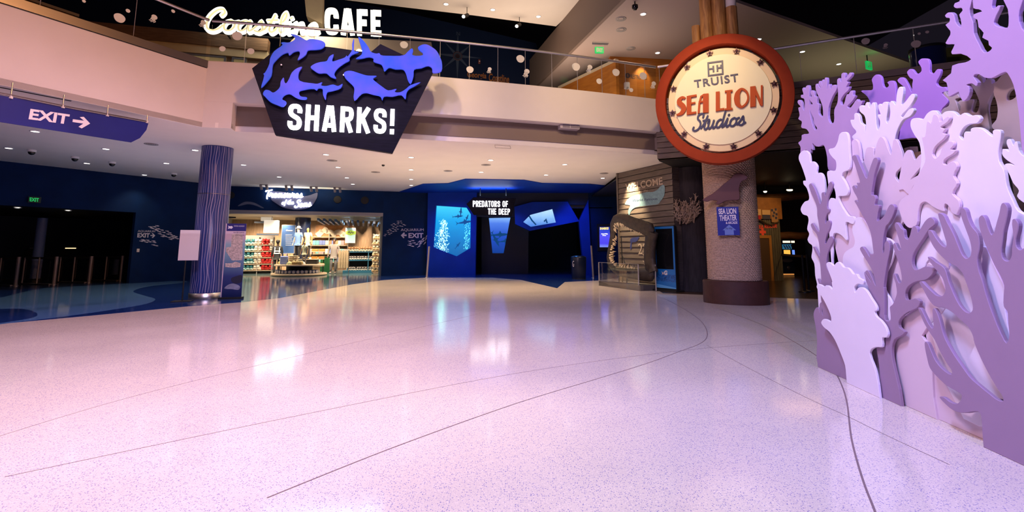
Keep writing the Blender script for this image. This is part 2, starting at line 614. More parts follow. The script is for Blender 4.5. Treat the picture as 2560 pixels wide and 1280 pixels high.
def fit(vf, pl, p00, p10, p01, d=0.0, thick=.01, box=None):
    """map flat lettering onto the plane so that its bounding box has the three given pixel corners (bottom left, bottom right, top left)"""
    vs, fs = vf
    if box is None:
        xs = [v[0] for v in vs]; ys = [v[1] for v in vs]
        box = (min(xs), min(ys), max(xs), max(ys))
    zs = [v[2] for v in vs]
    zmin, zmax = min(zs), max(zs)
    A, B, Cc = (Vector(pl.loc(*p)) for p in (p00, p10, p01))
    mb = MB()
    out = []
    for v in vs:
        u = (v[0] - box[0]) / (box[2] - box[0]); w = (v[1] - box[1]) / (box[3] - box[1])
        q = A + (B - A) * u + (Cc - A) * w
        zz = (v[2] - zmin) / (zmax - zmin) * thick if zmax > zmin else 0
        out.append(pl.pt(q.x, q.y, d + zz))
    mb.add(out, fs)
    return mb


# ------------------------------------------------------------------ stroke lettering
def ribbon(path, w, closed=False, thick=1.0):
    P = [Vector((p[0], p[1])) for p in path]
    n = len(P)
    Ls, Rs = [], []
    ws = w if isinstance(w, (list, tuple)) else [w] * n
    for i, p in enumerate(P):
        a = P[(i - 1) % n] if (closed or i) else None
        b = P[(i + 1) % n] if (closed or i < n - 1) else None
        d1 = (p - a).normalized() if a is not None else (b - p).normalized()
        d2 = (b - p).normalized() if b is not None else d1
        t = (d1 + d2)
        t = t.normalized() if t.length > 1e-6 else d1
        nrm = Vector((-t.y, t.x))
        c = max(.45, nrm.dot(Vector((-d1.y, d1.x))))
        o = nrm * (ws[i] / 2 / c)
        Ls.append(p + o); Rs.append(p - o)
    vs, fs = [], []
    for z in (0, thick):
        vs += [(q.x, q.y, z) for q in Ls] + [(q.x, q.y, z) for q in Rs]
    k = 2 * n
    for i in range(n if closed else n - 1):
        j = (i + 1) % n
        fs.append((i, j, n + j, n + i))
        fs.append((k + i, k + n + i, k + n + j, k + j))
        fs.append((i, k + i, k + j, j))
        fs.append((n + i, n + j, k + n + j, k + n + i))
    if not closed:
        fs.append((0, n, k + n, k))
        fs.append((n - 1, k + n - 1, k + 2 * n - 1, 2 * n - 1))
    return vs, fs


XL, XR, YB, YT = .09, .41, .085, .915
_S = [(.41, .67), (.41, .80), (.36, .89), (.25, .915), (.14, .89), (.09, .79), (.09, .69), (.13, .59), (.37, .43), (.41, .33), (.41, .21), (.36, .11), (.25, .085), (.14, .11), (.09, .21), (.09, .33)]
_O = [(.25, .915), (.36, .89), (.41, .79), (.41, .21), (.36, .11), (.25, .085), (.14, .11), (.09, .21), (.09, .79), (.14, .89)]
_P = [(.09, .915), (.27, .915), (.38, .88), (.41, .78), (.41, .66), (.38, .55), (.27, .49), (.09, .49)]
BLOCK = {
    'S': (.5, [(_S, 0)]), 'O': (.5, [(_O, 1)]),
    'H': (.5, [([(XL, 0), (XL, 1)], 0), ([(XR, 0), (XR, 1)], 0), ([(XL, .5), (XR, .5)], 0)]),
    'A': (.52, [([(.08, 0), (.215, 1)], 0), ([(.44, 0), (.305, 1)], 0), ([(.14, .24), (.38, .24)], 0), ([(.19, .92), (.33, .92)], 0)]),
    'R': (.5, [([(XL, 0), (XL, 1)], 0), (_P, 0), ([(.26, .49), (.42, 0)], 0)]),
    'P': (.5, [([(XL, 0), (XL, 1)], 0), (_P, 0)]),
    'K': (.52, [([(XL, 0), (XL, 1)], 0), ([(.44, 1), (.12, .42)], 0), ([(.22, .58), (.45, 0)], 0)]),
    'E': (.44, [([(XL, 0), (XL, 1)], 0), ([(XL, YT), (.42, YT)], 0), ([(XL, .5), (.38, .5)], 0), ([(XL, YB), (.42, YB)], 0)]),
    'F': (.44, [([(XL, 0), (XL, 1)], 0), ([(XL, YT), (.42, YT)], 0), ([(XL, .5), (.38, .5)], 0)]),
    'D': (.5, [([(XL, 0), (XL, 1)], 0), ([(XL, YT), (.25, YT), (.37, .88), (.41, .77), (.41, .23), (.37, .12), (.25, YB), (XL, YB)], 0)]),
    'T': (.46, [([(.23, 0), (.23, 1)], 0), ([(.0, YT), (.46, YT)], 0)]),
    'C': (.5, [([(.41, .66), (.41, .79), (.36, .89), (.25, .915), (.14, .89), (.09, .79), (.09, .21), (.14, .11), (.25, .085), (.36, .11), (.41, .21), (.41, .34)], 0)]),
    'L': (.42, [([(XL, 0), (XL, 1)], 0), ([(XL, YB), (.40, YB)], 0)]),
    'I': (.18, [([(.09, 0), (.09, 1)], 0)]),
    'N': (.52, [([(XL, 0), (XL, 1)], 0), ([(.43, 0), (.43, 1)], 0), ([(.12, .95), (.40, .05)], 0)]),
    '!': (.2, [([(.1, 1), (.1, .34)], 0), ([(.1, 0), (.1, .19)], 0)]),
    ' ': (.26, []),
}


def block_text(body, w=.16, gap=.10):
    """heavy condensed capitals, one list entry per letter"""
    x = 0
    letters = []
    for ch in body:
        adv, strokes = BLOCK[ch]
        vs, fs = [], []
        for path0, closed in strokes:
            path = path0
            if len(path) > 4:
                path = smooth(path, 3, bool(closed))
            v, f = ribbon([(x + p[0], p[1]) for p in path], w, closed, 1.0 + .03 * strokes.index((path0, closed)))
            k = len(vs)
            vs += v
            fs += [tuple(i + k for i in q) for q in f]
        if vs:
            letters.append((ch, vs, fs))
        x += adv + gap
    return letters, (0.0, 0.0, x - gap, 1.0)


SCRIPT = {
    'o': (.92, [[(.48, .95), (.2, .82), (.06, .45), (.2, .06), (.5, .03), (.74, .35), (.7, .75), (.48, .95)], [(.5, .93), (.72, .82), (1.0, .9)]]),
    'a': (1.0, [[(.74, .82), (.5, .97), (.2, .82), (.06, .45), (.2, .05), (.45, .1), (.7, .5), (.8, .97)], [(.8, .95), (.74, .35), (.84, .04), (1.1, .25)]]),
    's': (.8, [[(-.05, .12), (.3, .6), (.5, 1.0), (.6, .62), (.68, .25), (.48, .0), (.18, .08)], [(.5, .02), (.85, .25)]]),
    't': (.66, [[(-.05, .2), (.3, .9), (.52, 1.6)], [(.5, 1.55), (.34, .7), (.34, .15), (.5, .0), (.78, .25)], [(.08, 1.08), (.74, 1.14)]]),
    'l': (.62, [[(-.05, .2), (.36, .8), (.62, 1.5), (.55, 1.85), (.38, 1.6), (.3, .8), (.33, .15), (.48, 0), (.75, .25)]]),
    'i': (.52, [[(-.05, .25), (.24, .98)], [(.24, .96), (.18, .35), (.28, .02), (.6, .25)], [(.30, 1.36), (.36, 1.42)]]),
    'n': (.95, [[(-.02, .75), (.14, .97), (.2, .6), (.14, .0)], [(.16, .3), (.36, .85), (.56, .97), (.64, .75), (.6, .3), (.7, .02), (1.0, .25)]]),
    'e': (.74, [[(-.05, .25), (.38, .42), (.6, .74), (.44, .98), (.2, .82), (.1, .4), (.24, .04), (.5, .02), (.82, .28)]]),
    'r': (.78, [[(-.05, .25), (.2, 1.08), (.3, .84), (.56, .92), (.5, .35), (.6, .02), (.85, .25)]]),
    'u': (.95, [[(-.02, .72), (.14, .97), (.1, .35), (.24, .03), (.5, .25), (.66, .95)], [(.66, .95), (.6, .3), (.72, .03), (1.0, .25)]]),
    'f': (.62, [[(.75, 1.65), (.55, 1.88), (.38, 1.5), (.3, .5), (.24, -.5), (.08, -.55)], [(.02, .88), (.68, .95)]]),
    'h': (.9, [[(.36, 1.85), (.2, 1.0), (.12, 0)], [(.15, .3), (.35, .85), (.55, .95), (.62, .7), (.56, .25), (.66, .02), (.95, .25)]]),
    'd': (1.0, [[(.72, .82), (.46, .97), (.18, .8), (.06, .4), (.2, .05), (.45, .1), (.7, .5)], [(.88, 1.85), (.74, .6), (.78, .05), (1.08, .25)]]),
    'C': (1.2, [[(1.02, 1.35), (1.16, 1.62), (1.02, 1.9), (.7, 1.85), (.3, 1.35), (.14, .7), (.26, .15), (.6, -.02), (.95, .12), (1.2, .45)]]),
    'T': (.85, [[(.0, 1.45), (.12, 1.72), (.6, 1.66), (1.15, 1.88)], [(.62, 1.7), (.48, .9), (.4, .2), (.5, -.35)]]),
    'S': (1.0, [[(1.0, 1.5), (1.04, 1.82), (.75, 1.98), (.42, 1.78), (.4, 1.4), (.72, 1.05), (.84, .62), (.66, .16), (.28, -.02), (.0, .15), (.06, .42)]]),
    ' ': (.5, []),
}


def script_text(body, w=.24, slant=.15, gap=0.0):
    x = 0
    letters = []
    for ch in body:
        adv, strokes = SCRIPT[ch]
        vs, fs = [], []
        for path in strokes:
            pp = smooth(path, 6, False)
            # rounded ends
            lift = 1.0 + .02 * (len(letters) % 2) + .04 * strokes.index(path)
            v, f = ribbon([(x + p[0] + slant * p[1], p[1]) for p in pp], w, False, lift)
            k = len(vs); vs += v; fs += [tuple(i + k for i in q) for q in f]
            for end in (pp[0], pp[-1]):
                c = (x + end[0] + slant * end[1], end[1])
                nn = 12
                ring = [(c[0] + math.cos(2 * math.pi * i / nn) * w / 2, c[1] + math.sin(2 * math.pi * i / nn) * w / 2) for i in range(nn)]
                k = len(vs)
                vs += [(p[0], p[1], 0) for p in ring] + [(p[0], p[1], lift + .01) for p in ring]
                fs += [tuple(k + i for i in reversed(range(nn))), tuple(k + nn + i for i in range(nn))]
                fs += [(k + i, k + (i + 1) % nn, k + nn + (i + 1) % nn, k + nn + i) for i in range(nn)]
        if vs:
            letters.append((ch, vs, fs))
        x += adv + gap
    allv = [v for l in letters for v in l[1]]
    xs = [v[0] for v in allv]; ys = [v[1] for v in allv]
    return letters, (min(xs), min(ys), max(xs), max(ys))


def put_letters(letters, box, pl, p00, p10, p01, m, parent, name='letter', d=0.0, thick=.02, single=False):
    if single:
        mb = MB()
        for ch, v, f in letters:
            q = fit((v, f), pl, p00, p10, p01, d, thick, box)
            mb.add(q.v, q.f)
        return mb.build(name, m, parent)
    for ch, v, f in letters:
        fit((v, f), pl, p00, p10, p01, d, thick, box).build(name, m, parent)


def put_text(body, pl, p00, p10, p01, m, parent, name='lettering', d=0.0, thick=.006, offset=0.0, shear=0.0, space=1.0):
    return fit(text_mesh(body, .02, offset, shear, space), pl, p00, p10, p01, d, thick).build(name, m, parent)

# ------------------------------------------------------------------ the building
ZC = 4.1                                   # lower ceiling
Z_PAR = 5.70                               # top of the white parapet
CA, CB = Vector((-7.17, 10.83, 0)), Vector((4.35, 13.80, 0))
FP = VP(CA, CB)
NARC = 24


def arc(t, off=0.0, z=0.0):
    p = CA.lerp(CB, t) + FP.n * (4 * .28 * t * (1 - t) + off)
    return Vector((p.x, p.y, z))


L0, L1 = Vector((-10.7, 4.4, 0)), CA
LPL = VP(L0, L1)
R0, R1 = CB, Vector((14.2, 9.1, 0))
RP = VP(R0, R1)
LW = VP((-16.4, 15.15), (-12.8, 21.45))
SF = VP((-12.8, 21.45), (-6.3, 23.45))
MW = VP((-6.3, 23.45), (-3.9, 24.1))
PF = VP((-3.9, 24.1), (6.0, 24.1))
WW = VP((3.97, 17.72), (5.13, 15.15))


def flat(name, poly, z0, z1, m):
    return struct(MB().prism([(p[0], p[1]) for p in poly], z0, z1).build(name, m))


def wall(name, pl, a0, a1, z0, z1, m, th=.2, d=0.0, parent=None):
    mb = MB().obox(pl.pt(a0, z0, d - th), pl.e * (a1 - a0), pl.n * th, Vector((0, 0, z1 - z0)))
    o = mb.build(name, m, parent)
    return struct(o) if parent is None else o


flat('floor', [(-24, -4), (18, -4), (18, 36), (-24, 36)], -.2, 0, M['floor'])
front = [(-260, 846), (0, 810), (240, 788), (480, 765), (600, 756), (700, 745), (800, 726), (880, 711), (960, 700), (1066, 694), (1230, 694), (1303, 700), (1393, 720.6), (1412, 705), (1498, 701)]
bp_ = [onz(*p) for p in front]
bl = [(p.x, p.y) for p in bp_] + [(6.2, 23.9), (6.2, 33.5), (-22, 33.5), (-22, 8)]
flat('floor_blue_inlay', bl, 0, .002, M['floor_blue'])
k6 = .3437
pale = crop(0, 380, k6, [(-350, 1120), (0, 1060), (250, 1003), (560, 963), (900, 948), (1330, 938), (1340, 950), (1100, 975), (970, 1012), (1050, 1045), (1130, 1072), (1050, 1108), (800, 1150), (500, 1192), (150, 1235), (-350, 1290)])
pl_ = [onz(*p) for p in pale]
flat('floor_pale_inlay', smooth([(p.x, p.y) for p in pl_], 5), .0021, .003, M['floor_lblue'])
blob = [onz(*p) for p in crop(0, 380, k6, [(-150, 1150), (100, 1140), (200, 1148), (272, 1180), (240, 1205), (120, 1228), (-150, 1262)])]
flat('floor_blue_spot', smooth([(p.x, p.y) for p in blob], 5), .0031, .004, M['floor_blue'])
shopf = [SF.pt(-1.2, 0, -.2), SF.pt(6.8, 0, -.2), SF.pt(6.8, 0, -9), SF.pt(-3, 0, -9)]
flat('floor_shop', shopf, .0021, .003, mat('grey_blue_shop_floor', (.10, .15, .16), .09))
arc_f = [RP.pt(-.2, 0, -.7), RP.pt(10, 0, -.7), (17, 24), (6, 24)]
flat('floor_arcade', arc_f, .0, .004, wood('dark_plank_floor', (.035, .018, .010), (.075, .04, .02), 2, (1, 10, 1), .25))

# dividing strips set in the terrazzo
M['joint'] = mat('dark_floor_joint', (.20, .13, .13), .4)
k1 = 920 / 2103
for pts, w in ((crop(1280, 720, k1, [(800, 30), (900, 75), (1000, 130), (1080, 190), (1115, 250), (1105, 295), (1060, 325), (960, 362), (780, 428), (500, 515), (200, 605), (0, 668), (-700, 920), (-1400, 1200)]), .010),
               (crop(1280, 720, k1, [(1150, 110), (1300, 160), (1450, 220), (1600, 300), (1750, 395), (1840, 475), (1890, 570), (1915, 660), (1925, 740), (1940, 860), (1975, 1000), (2020, 1140), (2075, 1280), (2110, 1400)]), .012),
               (crop(1280, 720, k1, [(1110, 325), (1300, 430), (1500, 535), (1700, 635), (1930, 740), (2103, 825), (2500, 1010)]), .005),
               (crop(1280, 720, k1, [(1740, 300), (1150, 340), (700, 390), (0, 492), (-1300, 745), (-2900, 1080)]), .005),
               ([(0, 1090), (300, 1000), (700, 900), (1000, 830), (1240, 775)], .004)):
    P = [onz(*p) for p in pts]
    vs, fs = ribbon(smooth([(p.x, p.y) for p in P], 6, False), w, False, .001)
    mb = MB(); mb.add([(v[0], v[1], v[2] + .0002) for v in vs], fs)
    struct(mb.build('floor_joint', M['joint']))

# lower ceiling, soffit under the bridge and the gallery
ce = [(L0.x, L0.y), (L1.x, L1.y)]
S0 = .052
ce += [tuple(arc(S0 * i / 2)[:2]) for i in (1, 2)]
ce += [tuple(arc(S0 + (1 - S0) * i / 20, -.34)[:2]) for i in range(0, 21)]
ce += [tuple(WW.pt(3.3, 0, -.1)[:2]), tuple(WW.pt(0, 0, -.1)[:2]), (4.2, 24.3), (-24, 24.3), (-24, 4.4)]
flat('ceiling', ce, ZC, ZC + .12, M['ceil'])
bc = [(-5.59, 23.62), (-3.87, 20.64), (-2.75, 20.45), (-1.88, 19.13), (.49, 19.41), (1.29, 20.38), (3.38, 20.64), (4.3, 21.31), (4.2, 24.0), (-5.5, 24.0)]
flat('ceiling_blue', bc, ZC - .03, ZC, M['blue_paint'])

# bridge parapet: white band with a recessed lower strip
mb = MB()
mb.loft([[arc(i / NARC, .002, 4.721), arc(i / NARC, .002, Z_PAR), arc(i / NARC, -.22, Z_PAR), arc(i / NARC, -.22, 4.72)] for i in range(NARC + 1)])
mb.loft([[arc(S0 * i / 3, 0, ZC + .004), arc(S0 * i / 3, 0, 4.72), arc(S0 * i / 3, -.6, 4.72), arc(S0 * i / 3, -.6, ZC + .004)] for i in range(4)])
mb.loft([[arc(S0 + (1 - S0) * i / 20, -.33, ZC + .003), arc(S0 + (1 - S0) * i / 20, -.33, 4.75), arc(S0 + (1 - S0) * i / 20, -.55, 4.75), arc(S0 + (1 - S0) * i / 20, -.55, ZC + .003)] for i in range(21)])
mb.loft([[arc(S0 + (1 - S0) * i / 20, 0, 4.72), arc(S0 + (1 - S0) * i / 20, 0, 4.76), arc(S0 + (1 - S0) * i / 20, -.5, 4.76), arc(S0 + (1 - S0) * i / 20, -.5, 4.72)] for i in range(21)])
struct(mb.build('wall_bridge_parapet', M['white']))
mb = MB()
mb.obox(LPL.pt(0, ZC + .004, -.25), LPL.e * (LPL.B - LPL.A).length, LPL.n * .25, Vector((0, 0, Z_PAR - .164 - ZC)))
struct(mb.build('wall_left_parapet', M['white']))
LLEN = (LPL.B - LPL.A).length
mb = MB().obox(LPL.pt(0, Z_PAR - .17, -.2), LPL.e * LLEN, LPL.n * .225, Vector((0, 0, .17)))
struct(mb.build('trim_1', M['steel']))
mb = MB().obox(LPL.pt(0, Z_PAR - .185, -.2), LPL.e * LLEN, LPL.n * .203, Vector((0, 0, .016)))
struct(mb.build('trim_2', M['black']))
# slot diffuser in the ceiling by the exit banner
a_, b_ = onz(-40, 211, ZC - .004), onz(178, 253, ZC - .004)
dd = (b_ - a_); nn = Vector((-dd.y, dd.x, 0)).normalized() * .06
vt = MB().obox(a_ - nn * .5, dd, nn, Vector((0, 0, .01))).build('slot_diffuser', M['black'])
tag(vt, 'long narrow black air slot in the white ceiling above the exit banner', 'vent')

# upper floor and the upper gallery
up = [tuple(LPL.pt(0, 0, -.3)[:2]), tuple(arc(0, -.3)[:2])] + [tuple(arc(i / 8, -.3)[:2]) for i in range(1, 9)] + [tuple(RP.pt(10.5, 0, -.3)[:2]), (16, 30), (-24, 30), (-24, 4.4)]
flat('floor_upper', up, ZC + .14, 5.55, M['taupe'])
# timber clad parapet to the right
RL = (RP.B - RP.A).length
mb = MB()
z = 3.92
nb = 11
h = (Z_PAR - 3.92) / nb
for i in range(nb):
    zz = 3.92 + i * h
    if i == nb - 1:
        continue
    mb.obox(RP.pt(-.1, zz, -.25), RP.e * (RL + .1), RP.n * .25, Vector((0, 0, h - .018)))
mb.obox(RP.pt(-.1, 3.92, -.3), RP.e * (RL + .1), RP.n * .25, Vector((0, 0, Z_PAR - 3.95)))
struct(mb.build('wall_timber_parapet', M['clad']))
mb = MB().obox(RP.pt(-.1, Z_PAR - h, -.25), RP.e * (RL + .1), RP.n * .27, Vector((0, 0, h)))
struct(mb.build('trim_3', mat('grey_timber_cap', (.16, .12, .12), .5)))
flat('ceiling_arcade', [tuple(RP.pt(-.1, 0, -.3)[:2]), tuple(RP.pt(10, 0, -.3)[:2]), (17, 24), (4, 24), (3.97, 17.72), (5.13, 15.15)], 3.9, 3.94, M['black'])

# high dark roof over everything seen between the upper ceilings
flat('ceiling_high_dark', [(-26, 12.5), (20, 12.5), (20, 36), (-26, 36)], 12.6, 12.8, M['black'])
ZU = 8.6
cpx = [(1345, 212), (1560, 0), (1640, -80), (1836, 4), (2300, 166)]
cp = [onz(*p, ZU) for p in cpx]
dl = (cp[0] - cp[2]).normalized()
dr = (cp[4] - cp[3]).normalized()
cpoly = [cp[2] - dl * 1.5, cp[0] + dl * 6, cp[4] + dr * 5, cp[4], cp[3], cp[3] - dr * 2.5]
flat('ceiling_upper', cpoly, ZU, ZU + .1, mat('warm_grey_ceiling', (.46, .36, .32), .7))
EP = VP(cp[0] + dl * 6, cp[2] - dl * 2)     # bulkhead along its left edge
ln = (EP.B - EP.A).length
zb = EP.hit(1462, 0).z
zb2 = EP.hit(1390, 65).z
ZB = (zb + zb2) / 2
wall('wall_bulkhead', EP, 0, ln, ZU - .012, max(ZB, ZU + 1.2), M['taupe'], .12, .06)
apx = [(830, -4), (1000, 17), (1180, 38), (1390, 66), (1462, -2), (1540, -80), (700, -80), (760, -14)]
ap = [onz(*p, ZB) for p in apx]
flat('ceiling_upper_white', ap, ZB, ZB + .1, M['ceil'])

# gallery back walls
UW = FP.off(-8.6)
upts = UW.L([(-400, -80), (790, -80), (830, -4), (1000, 28), (1180, 70), (1340, 108), (1356, 150), (1356, 260), (-400, 260)])
upts[-1] = (upts[-1][0], 5.56); upts[-2] = (upts[-2][0], 5.56)
M['upper_navy'] = mat('upper_navy_paint', (.004, .012, .045), .6, spec=.2)
struct(cut(UW, [upts], .2, -.2).build('wall_gallery', M['upper_navy']))
# cafe front: timber band, beige bulkhead and lit wall below the letters
CW = FP.off(-3.4)
a0 = CW.loc(380, 100)[0]; a1 = CW.loc(668, 130)[0]
zt = CW.loc(560, 86)[1]; zm = CW.loc(560, 117)[1]; zl = CW.loc(560, 137)[1]
struct(MB().obox(CW.pt(a0 - 4, zm, -.3), CW.e * (a1 - a0 + 4), CW.n * .3, Vector((0, 0, zt - zm))).build('wall_cafe_timber_band', wood('walnut_band', (.10, .05, .025), (.20, .11, .06), 3, (1, 1, 14))))
wall('wall_cafe_bulkhead', CW, a0 - 4, a1, zl, zm, M['beige_wall'], .3, -.05)
M['warm_window'] = mat('lit_cafe_glass', (.40, .30, .16), .3, emit=(.40, .29, .13), es=.35)
wall('wall_cafe_back', CW, a0 - 4, a1, 5.55, zl, M['taupe'], .1, -.14)
for i, (x0, x1) in enumerate(((430, 562), (577, 614))):
    aa, bb = CW.loc(x0, 150)[0], CW.loc(x1, 150)[0]
    w = thing('cafe_window', ['wide lit cafe window below the beige bulkhead, left of the two', 'narrow lit cafe window next to the beige pier behind the shark sign'][i], 'window', CW.pt((aa + bb) / 2, 5.6, -.45))
    MB().obox(CW.pt(aa, 5.56, -.14), CW.e * (bb - aa), CW.n * .02, Vector((0, 0, zl - 5.6))).build('pane', M['warm_window'], w)
    f = MB()
    for q in (aa, bb - .05):
        f.obox(CW.pt(q, 5.56, -.12), CW.e * .05, CW.n * .05, Vector((0, 0, zl - 5.6)))
    f.obox(CW.pt(aa, zl - .07, -.12), CW.e * (bb - aa), CW.n * .05, Vector((0, 0, .06)))
    f.build('frame', mat('blue_grey_window_frame', (.16, .17, .24), .4), w)
# beige pier and slanted wall behind the shark sign
BP_ = FP.off(-2.9)
pts = BP_.L([(664, 165), (742, 88), (1078, 105), (1118, 215), (640, 215)])
pts[0] = (pts[0][0], pts[0][1]); pts[-1] = (pts[-1][0], 5.56); pts[-2] = (pts[-2][0], 5.56)
struct(cut(BP_, [pts], .3, -.3).build('wall_cafe_pier', mat('beige_pier', (.46, .36, .30), .5)))
pts = FP.off(-4.2).L([(756, -60), (808, -60), (806, 60), (766, 40)])
struct(cut(FP.off(-4.2), [pts], .4, -.4).build('column_upper', M['beige_wall']))

# orange restroom wall and pale return beside it
OW = VP(onz(1380, 235, 7.4), onz(1700, 205, 7.4))
p1 = onz(1602, 150, ZU - .1); p2 = onz(1700, 172, ZU - .1)
OP = VP((p1.x - 1.2, p1.y - .12), (p1.x + 4.0, p1.y + .55))
wall('wall_restroom', OP, 0, 5.3, 5.56, ZU, M['orange_wall'], .2)
q0, q1 = onz(1402, 214, ZU - .35), onz(1534, 150, ZU - .35)
OQ = VP((q0.x, q0.y), (q1.x, q1.y))
wall('wall_gallery_side', OQ, -.2, (OQ.B - OQ.A).length + .1, 5.56, ZU - .45, M['orange_wall'], .15)
mb = MB().obox(OQ.pt(-.2, ZU - .45, -.15), OQ.e * ((OQ.B - OQ.A).length + .3), OQ.n * .16, Vector((0, 0, .12)))
struct(mb.build('trim_4', M['beige_wall']))

# dark navy wall on the left with the turnstile lobby opening
zo = LW.loc(340, 531)[1]
so = LW.loc(340, 531)[0]
slen = (LW.B - LW.A).length
wall('wall_left', LW, so, slen, 0, ZC, M['navy'], .2)
wall('wall_left_header', LW, -9, so, zo, ZC, M['navy'], .2)
struct(MB().obox(LW.pt(so, 0, -.2), LW.e * .02, Vector((-3.6, 6.6, 0)), Vector((0, 0, zo))).build('wall_lobby_side', M['navy_dark']))
struct(MB().obox(LW.pt(-9, 0, -7.2), LW.e * (so + 14), LW.n * -.1, Vector((0, 0, zo + .3))).build('wall_lobby_back', M['navy_dark']))
struct(MB().obox(LW.pt(-9, zo, -7.2), LW.e * (so + 13), LW.n * 7.0, Vector((0, 0, .06))).build('ceiling_lobby', M['black']))
struct(MB().obox(LW.pt(-9, .0022, -7.2), LW.e * (so + 13), LW.n * 7.2, Vector((0, 0, .002))).build('floor_lobby', mat('dark_lobby_floor', (.01, .02, .06), .2)))

# shop front and shop shell
sl = (SF.B - SF.A).length
zh = SF.loc(700, 527)[1]
ra = SF.loc(950, 600)[0]
wall('wall_shop_header', SF, 0, sl, zh, ZC, M['navy'], .3)
mb = MB().obox(SF.pt(0, zh - .16, -.5), SF.e * sl, SF.n * .5, Vector((0, 0, .16)))
struct(mb.build('trim_5', mat('grey_soffit_strip', (.30, .29, .32), .4)))
mb = MB()
rows = []
for i in range(9):
    t = math.pi * i / 8
    rows.append(SF.pt(ra + .45 - .45 * math.cos(t), 0, -.55 + .5 * math.sin(t)))
mb.prism([(p.x, p.y) for p in rows], 0, zh)
struct(mb.build('wall_shop_jamb', mat('blue_grey_jamb', (.05, .06, .12), .3)))
wall('wall_shop_back', SF, -3, 9, 0, 3.6, wood('tan_slat_wall', (.30, .17, .09), (.46, .29, .17), 2, (10, 10, 1)), .2, -7.2)
struct(MB().obox(SF.pt(-3, 2.98, -7.2), SF.e * 12, SF.n * 6.9, Vector((0, 0, .05))).build('ceiling_shop', mat('shop_ceiling', (.62, .50, .36), .6)))
struct(MB().obox(SF.pt(sl + 1.2, 0, -7.2), SF.e * .2, SF.n * 6.7, Vector((0, 0, 3.4))).build('wall_shop_right', mat('shop_grey_wall', (.22, .20, .22), .5)))
struct(MB().obox(SF.pt(-1.6, 0, -7.2), SF.e * .2, SF.n * 6.9, Vector((0, 0, 3.4))).build('wall_shop_left', mat('shop_pale_wall', (.42, .40, .40), .5)))
mwl = (MW.B - MW.A).length
wall('wall_mural', MW, 0, mwl, 0, ZC, M['navy'], .2)

# portal to the predator gallery
def px_plate(name, pl, contours, th, d, m, parent=None, bevel=0.0, sm=0):
    cs = [pl.off(d + th).L(c) if True else c for c in contours]
    pl2 = pl.off(d + th)
    if sm:
        cs = [smooth(c, sm) for c in cs]
    mb = MB()
    on_plane(mb, pl2, plate(cs, th, bevel), 0)
    return mb.build(name, m, parent)


P1 = PF.off(.35)
win1 = [(1090, 513.5), (1166, 518.5), (1177, 536), (1176, 620), (1141, 641), (1083, 618)]
o = px_plate('wall_portal_left', PF, [[(1070, 470), (1192, 470), (1188, 690), (1066, 690)], win1], .45, -.1, M['blue_paint']); struct(o)
struct(px_plate('wall_portal_header', PF, [[(1186, 470), (1500, 468), (1500, 512), (1330, 512), (1330, 542), (1186, 542)]], .3, -.25, M['navy_dark']))
win2 = [(1222, 545), (1276, 544), (1259, 633), (1231, 633)]
struct(px_plate('wall_portal_pier', PF, [[(1204, 538), (1322, 538), (1320, 700), (1204, 700)], win2], .3, -1.6, M['navy_dark']))
win3 = [(1308, 555), (1326, 537), (1381, 522.5), (1390, 556), (1327, 567)]
struct(px_plate('wall_portal_beam', PF, [[(1286, 517), (1330, 505), (1419, 504), (1448, 553), (1325, 577), (1288, 560)], win3], .5, -.1, M['blue_paint']))
struct(px_plate('wall_portal_leg', PF, [[(1447, 553), (1471, 500), (1480, 700), (1463, 700)]], .4, -.1, M['blue_paint']))
struct(px_plate('wall_portal_right', PF, [[(1470, 468), (1600, 468), (1600, 720), (1480, 720)]], .3, -.2, M['navy']))
struct(MB().obox((-4.5, 33, 0), (11, 0, 0), (0, .1, 0), (0, 0, 4.1)).build('wall_gallery_end', M['navy_dark']))
struct(MB().obox((-4.0, 24.0, 3.3), (9, 0, 0), (0, 9, 0), (0, 0, .05)).build('ceiling_predator_hall', M['black']))
struct(MB().obox((-2.2, 24.3, 0), (.1, 0, 0), (0, 9, 0), (0, 0, 3.3)).build('wall_predator_side', M['black']))
struct(MB().obox((4.4, 24.3, 0), (.1, 0, 0), (0, 9, 0), (0, 0, 3.3)).build('wall_predator_far_side', M['black']))

# welcome wall of lapped boards and the dark tree-like pier beside it
WL = (WW.B - WW.A).length
mb = MB()
nb = 21
h = ZC / nb
for i in range(nb):
    z0 = i * h
    row = lambda a: [WW.pt(a, z0, -.3), WW.pt(a, z0, .035), WW.pt(a, z0 + h * .90, .020), WW.pt(a, z0 + h * .905, -.03), WW.pt(a, z0 + h, -.03), WW.pt(a, z0 + h, -.3)]
    mb.loft([row(0), row(WL)])
struct(mb.build('wall_welcome', M['clad_dark']))
struct(MB().obox(WW.pt(-.06, 0, -.3), WW.e * .08, WW.n * .36, Vector((0, 0, ZC))).build('trim_6', M['clad_dark']))
struct(MB().obox(WW.pt(-.05, 0, -.3), WW.n * -6, WW.e * .1, Vector((0, 0, ZC))).build('wall_welcome_return', M['black']))
struct(MB().obox((6.0, 23.9, 0), (11, 0, 0), (0, .15, 0), (0, 0, 4.1)).build('wall_arcade_back', mat('arcade_dark_wall', (.035, .017, .009), .6)))
